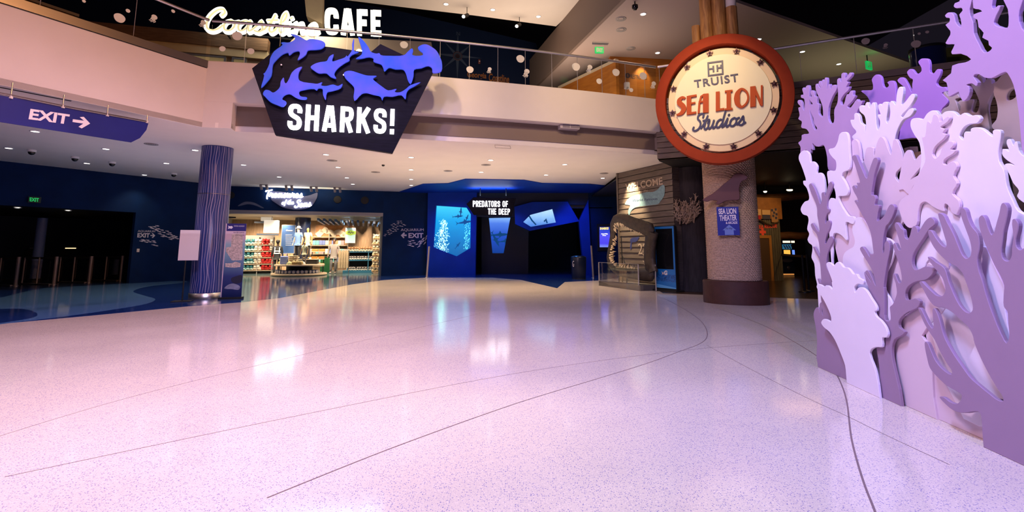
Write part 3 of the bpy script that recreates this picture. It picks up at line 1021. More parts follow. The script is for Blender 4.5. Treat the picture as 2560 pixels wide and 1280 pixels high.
# ------------------------------------------------------------------ glass balustrades
def jelly(pl, px, py, r, kind, parent, d, m=None):
    a, z = pl.loc(px, py)
    k = pl.loc(px + r, py)[0] - a
    mb = MB()
    if kind == 0:
        ring = [(a + k * math.cos(t) * (1 + .05 * math.sin(3 * t)), z + k * math.sin(t) * .95) for t in (2 * math.pi * i / 20 for i in range(20))]
        on_plane(mb, pl, plate([ring], .003), d)
    else:
        ring = [(a + k * .3 + k * .6 * math.cos(t), z + k * .35 + k * .55 * math.sin(t)) for t in (2 * math.pi * i / 16 for i in range(16))]
        on_plane(mb, pl, plate([ring], .003), d)
        for i in range(7):
            x0 = a + k * (.3 - .4 + .13 * i)
            path = smooth([(x0, z + k * .2), (x0 - k * .25, z - k * .2), (x0 - k * .35 + .02 * (i % 3), z - k * .6), (x0 - k * (.6 - .05 * i), z - k * (.7 + .15 * (i % 3)))], 4, False)
            vs, fs = ribbon(path, k * .11, False, .003)
            mb.add([pl.pt(v[0], v[1], d + v[2] - .003) for v in vs], fs)
    return mb.build('jellyfish_print', m or M['frit'], parent)


bal = thing('glass_balustrade', 'long clear glass balustrade with steel rail and pale jellyfish prints along the white bridge', 'balustrade', arc(.5, -.08, Z_PAR))
joints = [0.0, .065, .13, .195, .26, .325, .39, .455, .52, .585, .65, .715, .78, .845, .91, .965, 1.0]
for i in range(len(joints) - 1):
    t0, t1 = joints[i] + .0009, joints[i + 1] - .0009
    p0, p1 = arc(t0, -.09, Z_PAR), arc(t1, -.09, Z_PAR)
    e = p1 - p0
    n = Vector((e.y, -e.x, 0)).normalized()
    MB().obox(p0, e, n * .015, Vector((0, 0, 1.02))).build('glass_panel', M['glass'], bal)
for t in joints[1:-1]:
    p = arc(t, -.085, Z_PAR)
    MB().obox(p - FP.e * .004, FP.e * .008, FP.n * .014, Vector((0, 0, 1.0))).build('panel_edge', M['edge'], bal)
MB().tube([arc(i / 40, -.085, Z_PAR + 1.035) for i in range(41)], .034, 10).build('handrail', M['chrome'], bal)
MB().loft([[arc(i / 24, -.06, Z_PAR), arc(i / 24, -.06, Z_PAR + .03), arc(i / 24, -.12, Z_PAR + .03), arc(i / 24, -.12, Z_PAR)] for i in range(25)]).build('base_channel', M['white'], bal)
FPa = FP.off(.05)
for (x, y, r, k) in ((593, 90, 13, 0), (556, 122, 8, 0), (627, 128, 9, 0), (1010, 112, 10, 0), (1301, 147, 10, 0), (1314, 182, 11, 1), (1175, 174, 9, 0), (1222, 175, 8, 1), (1440, 167, 10, 0), (1472, 171, 10, 1), (1540, 181, 9, 0), (1498, 203, 7, 0), (1608, 190, 9, 0), (1578, 225, 5, 0), (1632, 212, 9, 1)):
    a, z = FPa.loc(x, y)
    t = min(1, max(0, a / (CB - CA).length))
    jelly(FP.off(4 * .28 * t * (1 - t) - .07), x, y, r, k, bal, .0)

ball = thing('glass_balustrade', 'sloping-looking run of glass balustrade above the steel band, left end of the bridge', 'balustrade', LPL.pt(LLEN * .6, Z_PAR, -.1))
for i in range(5):
    a0 = LLEN * i / 5 + .01
    MB().obox(LPL.pt(a0, Z_PAR, -.1), LPL.e * (LLEN / 5 - .02), LPL.n * .015, Vector((0, 0, 1.02))).build('glass_panel', M['glass'], ball)
    MB().obox(LPL.pt(a0 - .014, Z_PAR, -.1), LPL.e * .008, LPL.n * .014, Vector((0, 0, 1.0))).build('panel_edge', M['edge'], ball)
MB().tube([LPL.pt(0, Z_PAR + 1.035, -.09), LPL.pt(LLEN, Z_PAR + 1.035, -.09)], .034, 10).build('handrail', M['chrome'], ball)
for (x, y, r, k) in ((299, 45, 15, 0), (320, 27, 6, 0), (382, 45, 13, 1), (433, 28, 5, 0), (505, 58, 11, 1), (210, 3, 5, 0)):
    jelly(LPL.off(-.07), x, y, r, k, ball, 0.0)

M['frit_d'] = mat('shaded_jellyfish_print', (.30, .25, .25), .6)  # same print with shade put into its colour, for the dimmer right side
balr = thing('glass_balustrade', 'clear glass balustrade with straight rail above the brown timber parapet', 'balustrade', RP.pt(4, Z_PAR, -.1))
for i in range(9):
    a0 = RL * i / 9 + .05
    MB().obox(RP.pt(a0, Z_PAR, -.1), RP.e * (RL / 9 - .015), RP.n * .015, Vector((0, 0, 1.02))).build('glass_panel', M['glass'], balr)
    MB().obox(RP.pt(a0 - .012, Z_PAR, -.1), RP.e * .008, RP.n * .014, Vector((0, 0, 1.0))).build('panel_edge', M['edge'], balr)
MB().tube([RP.pt(0, Z_PAR + 1.035, -.09), RP.pt(RL, Z_PAR + 1.035, -.09)], .034, 10).build('handrail', M['chrome'], balr)
for (x, y, r, k) in ((2164, 103, 11, 0), (2212, 115, 9, 1), (2290, 110, 13, 0), (2318, 80, 5, 0), (2298, 84, 4, 0)):
    jelly(RP.off(-.07), x, y, r, k, balr, 0.0, M['frit_d'])

# ------------------------------------------------------------------ shark sign hung in front of the bridge
SP = FP.off(1.25)
sgn = thing('shark_sign', 'black angular sign reading SHARKS! with five blue shark cut-outs hung on the white bridge', 'sign', SP.hit(850, 380))
outl = [(630, 171), (713, 105), (836, 119), (925, 132), (951, 110), (1010, 138), (1100, 150), (1079, 188), (981, 383), (688, 337)]
cut(SP, [SP.L(outl)], .12, -.12).build('panel', M['sign_black'], sgn)
# wedge-shaped box that carries the panel back to the parapet
inn = SP.off(-.12).L([(800, 180), (1062, 190), (985, 360), (720, 320)])
rows = [[SP.pt(a, z, -.12) for a, z in inn], [SP.pt(a - .05, z, -1.45) for a, z in inn]]
MB().loft(rows).build('mounting_box', M['white'], sgn)
SS = SP.off(.07)
k7 = 470 / 2560
sh = [
    [(75, 765), (115, 600), (105, 575), (125, 560), (185, 440), (195, 370), (250, 270), (365, 180), (345, 155), (375, 145), (440, 150), (520, 120), (535, 85), (475, 35), (560, 50), (620, 80), (690, 120), (730, 105), (860, 115), (930, 145), (945, 185), (900, 235), (820, 250), (710, 260), (680, 320), (570, 388), (600, 310), (590, 270), (520, 280), (455, 325), (440, 290), (370, 310), (280, 390), (235, 450), (215, 600), (160, 680)],
    [(745, 485), (800, 440), (880, 415), (965, 400), (1000, 340), (1060, 310), (1040, 405), (1120, 385), (1215, 350), (1235, 325), (1245, 340), (1280, 300), (1310, 245), (1310, 170), (1335, 95), (1335, 180), (1340, 265), (1400, 280), (1310, 320), (1275, 360), (1275, 395), (1215, 430), (1130, 490), (1080, 550), (1070, 590), (1095, 640), (1020, 620), (960, 570), (860, 570), (790, 530)],
    [(1395, 72), (1450, 110), (1530, 210), (1565, 275), (1640, 300), (1680, 295), (1700, 320), (1820, 330), (2015, 320), (2070, 270), (2125, 230), (2140, 265), (2130, 320), (2270, 320), (2270, 295), (2220, 255), (2205, 215), (2260, 180), (2320, 175), (2400, 215), (2460, 265), (2510, 360), (2530, 420), (2525, 540), (2460, 565), (2405, 560), (2395, 500), (2345, 470), (2250, 500), (2155, 520), (2145, 610), (2105, 715), (2070, 670), (2040, 570), (2005, 520), (1900, 515), (1810, 495), (1750, 545), (1730, 490), (1705, 450), (1600, 410), (1600, 370), (1540, 350), (1440, 370), (1360, 370), (1440, 310), (1440, 240), (1420, 170)],
    [(98, 850), (130, 795), (185, 800), (235, 830), (290, 800), (330, 750), (340, 680), (380, 625), (390, 680), (410, 705), (450, 650), (490, 560), (560, 500), (630, 480), (590, 550), (580, 620), (600, 670), (780, 705), (840, 710), (905, 690), (890, 730), (960, 740), (1050, 720), (1120, 740), (1180, 710), (1155, 770), (1040, 810), (970, 830), (950, 930), (915, 860), (905, 780), (850, 775), (830, 800), (790, 780), (660, 795), (590, 820), (610, 880), (695, 895), (690, 920), (600, 920), (530, 890), (460, 850), (390, 870), (360, 920), (410, 950), (415, 980), (370, 1025), (290, 1000), (200, 960), (130, 890)],
    [(1197, 570), (1230, 540), (1300, 535), (1400, 565), (1500, 595), (1560, 600), (1645, 605), (1595, 645), (1640, 690), (1720, 750), (1800, 800), (1915, 780), (1890, 820), (1960, 825), (2040, 780), (2100, 730), (2240, 690), (2150, 750), (2080, 790), (2050, 840), (2035, 920), (1980, 865), (1860, 885), (1745, 885), (1720, 935), (1695, 885), (1600, 860), (1500, 835), (1440, 850), (1345, 940), (1330, 890), (1340, 800), (1330, 750), (1260, 680), (1215, 630)],
]
for i, s_ in enumerate(sh):
    c_ = smooth(SS.L(crop(640, 80, k7, s_)), 3)
    o = cut(SS, [c_], .035, 0.0, .006).build('shark_cutout', M['shark'], sgn)
# stand-off bolts between cut-outs and panel
for (x, y) in ((705, 165), (760, 130), (830, 165), (860, 190), (950, 150), (1010, 165), (1075, 165), (740, 230), (900, 215), (960, 225)):
    MB().cyl(SP.hit(x, y) - SP.n * .01, SP.hit(x, y) + SP.n * .075, .018, n=8).build('standoff', M['steel_d'], sgn)
let, box = block_text('SHARKS!', .16, .115)
put_letters(let, box, SP, (718, 325), (986, 336), (722, 260), M['white_lit'], sgn, 'letter', 0.0, .05)

# ------------------------------------------------------------------ cafe sign
CS = FP.off(-3.0)
cs = thing('cafe_sign', 'glowing cream channel letters reading Coastline CAFE above the cafe front', 'sign', CS.hit(735, 90))
let, box = script_text('Coastline', .25, .16, .04)
put_letters(let, box, CS, (513, 86), (803, 96), (513, 20), M['warm_edge'], cs, 'letter', 0.0, .14)
let, box = script_text('Coastline', .14, .16, .04)
put_letters(let, box, CS, (518, 82), (798, 92), (519, 25), M['warm_lit'], cs, 'letter_face', .14, .01)
let, box = block_text('CAFE', .19, .10)
put_letters(let, box, CS, (814, 87), (955, 92), (814, 24), M['warm_edge'], cs, 'letter', 0.0, .14)
a0, z0 = CS.loc(515, 86); a1, z1 = CS.loc(955, 92)
MB().obox(CS.pt(a0 + .2, z0 + .10, -.06), CS.e * (a1 - a0 - .3), CS.n * .05, Vector((0, 0, .04))).build('mounting_rail', M['black'], cs)
for q in (.1, .5, .9):
    MB().obox(CS.pt(a0 + (a1 - a0) * q, z0 + .10, -.42), CS.e * .04, CS.n * .4, Vector((0, 0, .05))).build('bracket', M['black'], cs)
lamp('cafe_sign_glow', 'AREA', CS.hit(740, 60) + CS.n * .25, CS.hit(770, 150) - CS.n * .3, 150, (1.0, .8, .5), 3.2, .3)

# ------------------------------------------------------------------ hanging exit banner
EB = VP(onz(-60, 200, 4.0), onz(372, 300, 4.0))
bpts = [(-120, 210), (0, 238), (372, 305), (366, 325), (350, 345), (328, 356), (0, 305), (-120, 285)]
ebn = thing('exit_banner', 'curved navy hanging banner reading EXIT with a white right arrow below the white ceiling', 'banner', EB.hit(180, 330))
cut(EB, [EB.L(bpts)], .02, -.02).build('panel', M['banner'], ebn)
put_text('EXIT', EB, (71, 298), (170, 311), (76, 272), M['banner_letter'], ebn, 'lettering', .001, .004, .035)
ar = [(182, 298), (210, 302), (199, 293), (209, 292), (225, 309), (204, 321), (196, 317), (208, 309), (181, 305)]
cut(EB, [EB.L(ar)], .004, .001).build('arrow', M['banner_letter'], ebn)
for (x, y) in ((27, 242), (157, 266), (268, 287), (367, 304)):
    p = EB.hit(x, y)
    MB().cyl((p.x, p.y, p.z - .02), (p.x, p.y, ZC), .012, n=8).build('hanger', M['steel'], ebn)
    MB().obox(p + Vector((-.02, -.02, -.03)), (.04, 0, 0), (0, .04, 0), (0, 0, .05)).build('clip', M['white'], ebn)
MB().tube([EB.hit(-100, 213), EB.hit(180, 270), EB.hit(367, 304)], .022, 8).build('top_rail', M['steel_d'], ebn)

# ------------------------------------------------------------------ blue column with wavy lines
cc = onz(507, 748)
c0 = Vector((cc.x * 1.012, cc.y * 1.012 + .12, 0))
R = .385
colm = thing('wave_column', 'round blue column printed with pale wavy vertical lines on a steel foot', 'column', c0)
MB().lathe(c0, [(R, .14), (R, 2.78), (R - .006, 2.785), (R - .006, 2.8), (R, 2.805), (R, ZC)], 48).build('shaft', M['col_blue'], colm)
MB().lathe(c0, [(R + .012, 0), (R + .012, .15), (R, .155)], 48).build('foot_ring', M['steel'], colm)
MB().lathe(c0, [(R + .003, 2.775), (R + .003, 2.785)], 48, caps=False).build('seam', M['steel_d'], colm)
random.seed(3)
wl = MB()
for i in range(40):
    th = 2 * math.pi * i / 40 + random.uniform(-.03, .03)
    ph = random.uniform(0, 6.28)
    am = random.uniform(.010, .045)
    w = random.choice((.003, .0045, .007))
    rows = []
    for j in range(70):
        z = .17 + (ZC - .19) * j / 69
        a = th + am * math.sin(z * 5.2 + ph * .15 + th) + am * .6 * math.sin(z * 9.1 + ph) + .02 * math.sin(z * 2.1 + ph * .3)
        rr = R + .0015
        rows.append([c0 + Vector((math.cos(a + s_ * w / R) * rr, math.sin(a + s_ * w / R) * rr, z)) for s_ in (-1, 1)])
    vs = [p for r in rows for p in r]
    wl.add(vs, [(2 * j, 2 * j + 1, 2 * j + 3, 2 * j + 2) for j in range(69)])
wl.build('wave_print', M['col_line'], colm)

# ------------------------------------------------------------------ studio pillar and round sign
KE = Vector((.906, -.424, 0)); KN = Vector((-.424, -.906, 0))
pc = Vector((5.47, 12.0, 0))


def ellipse_ring(c, a, b, z, n=64):
    return [c + KE * math.cos(2 * math.pi * i / n) * a + KN * math.sin(2 * math.pi * i / n) * b + Vector((0, 0, z)) for i in range(n)]


pil = thing('rope_pillar', 'oval pillar wound with tan rope on a dark brown plinth under the round sign', 'pillar', pc)
MB().loft([ellipse_ring(pc, .74, .54, 0), ellipse_ring(pc, .74, .54, .53), ellipse_ring(pc, .72, .52, .55)]).build('plinth', M['plinth'], pil)
rows = []
nr = 92
for i in range(nr):
    z0 = .55 + (4.6 - .55) * i / nr
    dz = (4.6 - .55) / nr
    for f, q in ((0.05, -.012), (.3, 0), (.7, 0), (.95, -.012)):
        rows.append(ellipse_ring(pc, .615 + q, .43 + q, z0 + dz * f))
mbr = MB(); mbr.loft(rows, smooth=True)
mr_ = M['rope']
nt = mr_.node_tree
wv = nt.nodes.new('ShaderNodeTexWave'); wv.inputs['Scale'].default_value = 9; wv.inputs['Distortion'].default_value = 1.0; wv.bands_direction = 'DIAGONAL'
tc = nt.nodes.new('ShaderNodeTexCoord'); nt.links.new(tc.outputs['Object'], wv.inputs[0])
bpn = [n for n in nt.nodes if n.type == 'BUMP'][0]; nt.links.new(wv.outputs[1], bpn.inputs['Height'])
mbr.build('rope_winding', M['rope'], pil)
MB().loft([ellipse_ring(pc, .30, .26, 4.6, 24), ellipse_ring(pc, .30, .26, 9.5, 24)]).build('core_column', M['white'], pil)
for (x0, x1, ytop, dd) in ((1730, 1752, 66, .45), (1752, 1784, -60, .50), (1783, 1818, -60, .52), (1816, 1848, 19, .46)):
    PPn = VP(pc + KN * dd, pc + KN * dd + KE)
    pl0, pr0 = PPn.hit(x0, 100), PPn.hit(x1, 100)
    ctr = (pl0 + pr0) / 2
    r = (pr0 - pl0).length / 2
    zt_ = PPn.hit((x0 + x1) / 2, ytop).z
    MB().lathe((ctr.x, ctr.y, 0), [(r, 5.2), (r * .985, (5.2 + zt_) / 2), (r * .96, zt_)], 18).build('timber_pole', M['bamboo'], pil)
    if ytop > 10 and x0 > 1800:
        MB().lathe((ctr.x, ctr.y, 0), [(r * .86, zt_), (r * .86, 9.4)], 18).build('white_sleeve', M['white'], pil)

SN = VP(pc + KN * .86, pc + KN * .86 + KE)
ctr = SN.hit(1804, 252)
ca, cz = SN.loc(1804, 252)
Rz = (SN.loc(1804, 93)[1] - SN.loc(1804, 411)[1]) / 2
Ra = (SN.loc(1974, 236)[0] - SN.loc(1634, 262)[0]) / 2
print('SIGN', Rz, Ra, ctr)
RR = (Rz + Ra) / 2


def disc_pts(r, n=72):
    return [(ca + r * math.cos(2 * math.pi * i / n) * Ra / RR, cz + r * math.sin(2 * math.pi * i / n) * Rz / RR) for i in range(n)]


ssn = thing('round_studio_sign', 'round red ringed sign with cream face reading SEA LION Studios on the rope pillar', 'sign', ctr)
cut(SN, [disc_pts(RR), disc_pts(RR * .845)], .26, 0, .01).build('outer_ring', M['red_ring'], ssn)
cut(SN, [disc_pts(RR * .806)], .05, .08, .006).build('border_disc', M['cream2'], ssn)
cut(SN, [disc_pts(RR * .705)], .03, .13, .006).build('face_disc', M['cream'], ssn)
for i in range(8):
    t = math.pi * (i + .35) / 4
    p = SN.pt(ca + RR * .82 * math.cos(t), cz + RR * .82 * math.sin(t), .06)
    u = SN.e * math.cos(t) + Vector((0, 0, math.sin(t))); w = SN.n.cross(u)
    MB().obox(p - u * RR * .07 - w * .09, u * RR * .14, w * .18, SN.n * .03).build('bracket', M['black'], ssn)
MB().obox(SN.pt(ca - .5, cz - 1.0, -.42), SN.e * 1.0, SN.n * .44, Vector((0, 0, 1.7))).build('mounting_box', M['black'], ssn)
MB().obox(SN.pt(ca - RR * .8, cz - .06, .03), SN.e * RR * 1.6, SN.n * .04, Vector((0, 0, .12))).build('mounting_bar', M['black'], ssn)
for i in range(12):
    t = math.radians(100 + 30 * i)
    if i == 11 and False: continue
    x, z = ca + RR * .755 * math.cos(t) * Ra / RR, cz + RR * .755 * math.sin(t) * Rz / RR
    star = [(x + (.085 if j % 2 == 0 else .040) * math.cos(math.pi / 2 + math.pi * j / 5), z + (.085 if j % 2 == 0 else .040) * math.sin(math.pi / 2 + math.pi * j / 5)) for j in range(10)]
    st = cut(SN, [star], .03, .16, .004).build('star', M['star'], ssn)
    MB().cyl(SN.pt(x, z, .125), SN.pt(x, z, .165), .02, n=8).build('stem', M['star'], st)
    MB().ball(SN.pt(x, z, .20), .030, 10, 6).build('bulb', mat('dark_bulb', (.10, .04, .05), .15) if i == 0 else bpy.data.materials['dark_bulb'], st)
FD = .16
put_text('TRUIST', SN, (1738, 225), (1847, 209), (1736, 206), M['navy_letter'], ssn, 'lettering', FD, .02, .018, 0, 1.15)
# square emblem
k4 = 500 / 1524
em = MB()
for path, closed in (([(522, 498), (628, 484), (632, 580), (526, 594)], 1), ([(524, 545), (556, 541)], 0), ([(560, 520), (563, 566)], 0), ([(590, 514), (593, 562)], 0), ([(594, 536), (630, 532)], 0), ([(618, 512), (620, 534)], 0)):
    pp = SN.L(crop(1600, 0, k4, path))
    vs, fs = ribbon(pp, .036, bool(closed), .02 + len(em.v) * .00004)
    em.add([SN.pt(v[0], v[1], FD + v[2]) for v in vs], fs)
em.build('square_emblem', M['navy_letter'], ssn)
# deco capitals: heavy left, hairline right
DECO = {
    'S': [([(.42, .86), (.30, .93), (.16, .82), (.16, .66), (.30, .50), (.36, .34), (.24, .12), (.02, .06)], [.10, .12, .20, .24, .24, .24, .18, .05])],
    'E': [([(.13, 0), (.13, .95)], .22), ([(.1, .91), (.5, .93)], .10), ([(.1, .55), (.44, .57)], .08), ([(.1, .05), (.48, .07)], .10)],
    'A': [([(.05, 0), (.08, .5), (.16, .84), (.32, .93)], .08), ([(.36, 0), (.36, .95)], .24), ([(.05, .56), (.36, .58)], .08)],
    'L': [([(.14, 0), (.14, 1)], .26), ([(.1, .05), (.58, .07)], .10)],
    'I': [([(.2, 0), (.2, 1)], .22), ([(.0, .05), (.4, .05)], .09), ([(.0, .95), (.4, .95)], .09)],
    'O': [([(.28, .95), (.12, .78), (.08, .5), (.12, .22), (.28, .05), (.48, .2), (.56, .5), (.48, .8)], [.10, .2, .26, .2, .10, .09, .08, .09])],
    'N': [([(.13, 0), (.13, 1)], .24), ([(.18, .93), (.50, .06)], .12), ([(.52, 0), (.52, 1)], .08)],
}
kx = {'S': (285, 360, 752, 897, -4), 'E': (362, 437, 742, 890, 0), 'A': (444, 526, 733, 880, 0), 'L': (580, 645, 715, 863, 0), 'I': (648, 706, 706, 858, 0), 'O': (716, 830, 690, 845, 0), 'N': (838, 932, 675, 832, 0)}
for ch in 'SEALION':
    x0, x1, y0, y1, _ = kx[ch]
    mb = MB()
    allp = []
    parts_ = []
    for path, w in DECO[ch]:
        closed = ch == 'O'
        pp = path
        if isinstance(w, list):
            q = smooth([(p[0], p[1]) for p in path], 4, closed)
            n0 = len(path)
            w = [w[min(i // 4, n0 - 1)] * (1 - (i % 4) / 4) + w[(i // 4 + 1) % n0 if closed else min(i // 4 + 1, n0 - 1)] * ((i % 4) / 4) for i in range(len(q))]
            pp = q
        vs, fs = ribbon(pp, w, closed, 1.0)
        parts_.append((vs, fs)); allp += vs
    xs = [v[0] for v in allp]; ys = [v[1] for v in allp]
    bx = (min(xs), min(ys), max(xs), max(ys))
    sl_ = -.10 * (x1 - x0)
    for vs, fs in sorted(parts_, key=lambda t: len(t[0])):
        q = fit((vs, fs), SN, (1600 + k4 * x0, k4 * (y1)), (1600 + k4 * x1, k4 * (y1 + sl_)), (1600 + k4 * x0, k4 * (y0 - sl_ * .5)), FD, .05 + .0015 * parts_.index((vs, fs)), bx)
        mb.add(q.v, q.f)
    mb.build('letter', M['orange_letter'], ssn)
let, box = script_text('Studios', .21, .22, .02)
put_letters(let, box, SN, (1732, 334), (1866, 318), (1729, 290), M['navy_letter'], ssn, 'lettering', FD, .03, True)

# sea lion silhouette and theatre sign on the pillar
SLP = VP(pc + KN * .54, pc + KN * .54 + KE)
sea = smooth(SLP.L(crop(1720, 380, .3203, [(115, 375), (150, 350), (200, 320), (270, 260), (330, 210), (365, 175), (400, 165), (450, 185), (463, 195), (455, 215), (420, 230), (400, 280), (405, 350), (400, 372), (340, 378), (290, 385), (240, 410), (215, 402), (230, 385), (180, 378), (150, 388)])), 4)
o = cut(SLP, [sea], .04, 0, .008).build('sea_lion_cutout', mat('maroon_foam', (.10, .028, .035), .5))
tag(o, 'flat dark maroon sea lion silhouette mounted on the rope pillar', 'silhouette')
TS = VP(pc + KN * .50, pc + KN * .50 + KE)
ts = thing('theater_sign', 'blue rectangular sign reading SEA LION THEATER & ARCADE on the rope pillar', 'sign', TS.hit(1820, 588))
cut(TS, [TS.L([(1791, 518), (1846, 517), (1850, 588), (1795, 589)])], .03, 0, .002).build('panel', mat('royal_blue_sign', (.012, .022, .28), .4), ts)
ks = 180 / 2304
wmat = mat('pale_sign_print', (.75, .66, .78), .5)
for body, b in (('SEA LION', (215, 460, 780, 445, 205, 280)), ('THEATER', (245, 672, 800, 655, 232, 490)), ('& ARCADE', (445, 772, 815, 765, 442, 692))):
    put_text(body, TS, (1780 + ks * b[0], 500 + ks * b[1]), (1780 + ks * b[2], 500 + ks * b[3]), (1780 + ks * b[4], 500 + ks * b[5]), wmat, ts, 'lettering', .031, .003, .03)
cut(TS, [TS.L(crop(1780, 500, ks, [(545, 790), (775, 968), (690, 968), (705, 1115), (418, 1120), (405, 968), (340, 968)]))], .003, .031).build('arrow', mat('pale_blue_print', (.16, .24, .58), .5), ts)
put_text('This Way', TS, (1780 + ks * 425, 500 + ks * 965), (1780 + ks * 660, 500 + ks * 960), (1780 + ks * 425, 500 + ks * 880), M['navy_letter'], ts, 'lettering', .035, .002, 0.0, .3)
MB().obox(TS.hit(1795, 519) - Vector((0, 0, 0)) - TS.n * .12 + Vector((0, 0, -.25)), TS.e * .4, TS.n * .12, Vector((0, 0, .1))).build('bracket', M['black'], ts)

# ------------------------------------------------------------------ predators sign
PS = VP((-3, 21.9), (3, 21.9))
ps = thing('predator_sign', 'dark angular hanging sign with white letters PREDATORS OF THE DEEP', 'sign', PS.hit(1225, 540))
cut(PS, [PS.L([(1166, 510), (1184, 493), (1290, 495), (1279, 541), (1184, 537)])], .25, -.25, .01).build('panel', M['sign_black'], ps)
let, box = block_text('PREDATORS OF', .145, .10)
put_letters(let, box, PS, (1182, 517), (1270, 517.5), (1182, 502), M['white_lit'], ps, 'letter', .0, .03)
let, box = block_text('THE DEEP', .145, .10)
put_letters(let, box, PS, (1220, 536), (1275, 537), (1220, 521), M['white_lit'], ps, 'letter', .0, .03)
for x in (1200, 1265):
    p = PS.hit(x, 496)
    MB().cyl((p.x, p.y + .12, p.z - .05), (p.x, p.y + .12, ZC - .03), .02, n=8).build('hanger', M['black'], ps)
lamp('predator_sign_uplight', 'AREA', PS.hit(1228, 492) + Vector((0, .12, .06)), PS.hit(1228, 492) + Vector((0, .12, 3)), 24, (.55, .72, 1.0), 1.9, .2)

# lit aquarium pictures set into the portal
def fish_school(pl, pts, parent, m, size, d=.004):
    mb = MB()
    for (x, y, a, s) in pts:
        A_, z_ = pl.loc(x, y)
        k = size * s
        ca_, sa_ = math.cos(a), math.sin(a)
        loop = [(1, 0), (.45, .28), (-.3, .2), (-.62, .04), (-1, .28), (-.88, 0), (-1, -.28), (-.62, -.04), (-.3, -.22), (.45, -.26)]
        vs = [pl.pt(A_ + k * (px_ * ca_ - py_ * sa_), z_ + k * (px_ * sa_ + py_ * ca_), d) for px_, py_ in loop]
        mb.add(vs, [tuple(range(len(vs)))])
    return mb.build('fish_print', m, parent)


SWIM = [(1, 0), (.6, .13), (.25, .16), (.1, .42), (-.02, .17), (-.5, .08), (-.72, .03), (-1, .32), (-.86, 0), (-1, -.2), (-.7, -.05), (-.4, -.10), (.0, -.16), (-.1, -.40), (.2, -.17), (.6, -.12)]


def shark_print(pl, x, y, L, ang, parent, m, d=.004, flip=1, name='shark_print'):
    A_, z_ = pl.loc(x, y)
    ca_, sa_ = math.cos(ang), math.sin(ang)
    c_ = smooth([(A_ + L * (p * flip * ca_ - q * sa_), z_ + L * (p * flip * sa_ + q * ca_)) for p, q in SWIM], 3)
    return cut(pl, [c_], .003, d).build(name, m, parent)


S1 = PF.off(.12)
ac = thing('aquarium_screen', 'tall glowing turquoise aquarium picture with a school of fish, left of the dark doorway', 'screen', S1.hit(1135, 640))
zb_, zt_ = S1.loc(1135, 641)[1], S1.loc(1135, 513)[1]
cut(S1, [S1.L([(1084, 511), (1174, 515), (1186, 536), (1184, 622), (1141, 647), (1077, 620)])], .03, -.03).build('picture', grad_emis('turquoise_water', [(0, (.0, .13, .42)), (.35, (.0, .22, .62)), (.7, (.0, .38, .85)), (1, (.05, .70, 1.0))], 0, zt_ - zb_, 1.05, .18, 1.2), ac)
random.seed(11)
pts = []
for i in range(430):
    t = random.random()
    y = 548 + 88 * t ** .8
    cx_ = 1106 - 8 * (t - .5)
    hw = 17 * (.35 + .65 * min(1, t * 2.2))
    x = random.gauss(cx_, hw * .55)
    if x < 1085 + (620 - y) * .05 or x > cx_ + hw * 1.1: continue
    if y > 620 + (x - 1083) * .38: continue
    pts.append((x, y, random.uniform(.7, 2.4), random.uniform(.4, .85)))
M['fish_white'] = emis('bright_fish_print', (.55, 1.0, .92), 1.2)
M['fish_dark'] = emis('dark_fish_print', (.0, .06, .20), .8)
fish_school(S1, pts, ac, M['fish_white'], .06)
fish_school(S1, [(random.uniform(1160, 1174) + (y_ - 600) * -.04, y_, random.uniform(.8, 2.2), random.uniform(.5, .9)) for y_ in [random.uniform(555, 622) for _ in range(80)]], ac, emis('teal_fish_print', (.2, .85, .9), 1.0), .055)
for (x, y, L, an) in ((1144, 541, .28, .1), (1152, 531, .26, 1.5), (1160, 556, .42, .15), (1167, 546, .22, 1.2), (1144, 614, .22, .9)):
    shark_print(S1, x, y, L, an, ac, M['fish_dark'])
S2 = PF.off(-1.42)
a2 = thing('aquarium_screen', 'narrow tapering blue shark picture glowing in the centre of the doorway', 'screen', S2.hit(1248, 633))
zb_, zt_ = S2.loc(1248, 633)[1], S2.loc(1248, 545)[1]
cut(S2, [S2.L([(1219, 543), (1279, 542), (1261, 636), (1229, 636)])], .03, -.03).build('picture', grad_emis('deep_blue_water', [(0, (.0, .045, .30)), (.5, (.01, .08, .60)), (.85, (.08, .22, .85)), (1, (.25, .50, 1.0))], 0, zt_ - zb_, 1.0, .1, 1.5), a2)
for (x, y, L, an) in ((1238, 597, .45, -1.1), (1248, 587, .5, 0.05), (1262, 603, .4, .1)):
    shark_print(S2, x, y, L, an, a2, M['fish_dark'])
S3 = PF.off(.30)
a3 = thing('aquarium_screen', 'tilted pale blue ray picture glowing in the slanted beam, right of the hanging sign', 'screen', S3.hit(1350, 566))
zb_, zt_ = S3.loc(1350, 567)[1], S3.loc(1350, 522)[1]
cut(S3, [S3.L([(1304, 555), (1325, 534), (1384, 519), (1394, 558), (1326, 570)])], .03, -.03).build('picture', grad_emis('pale_blue_water', [(0, (.06, .22, .75)), (.5, (.28, .55, .95)), (1, (.55, .82, 1.0))], 0, zt_ - zb_, 1.05, .5, 2.0), a3)
for path in ([(1323, 540), (1330, 551), (1340, 562)], [(1326, 545), (1331, 553)], [(1368, 558), (1365, 549), (1360, 554)]):
    vs, fs = ribbon(S3.L(path), .07, False, .003)
    mb = MB(); mb.add([S3.pt(v[0], v[1], .002 + v[2]) for v in vs], fs)
    mb.build('ray_print', M['fish_dark'], a3)
for bx in (-2.6, 0.0, 2.4):
    lamp('portal_blue_wash', 'SPOT', (bx, 22.9, 3.98), (bx, 22.2, 0), 200, (.05, .30, 1.0), angle=110, blend=.9, radius=.08)
lamp('portal_blue_wash', 'SPOT', (3.0, 22.2, 3.8), (3.4, 24.3, 1.6), 120, (.03, .14, 1.0), angle=95, blend=.9, radius=.2)
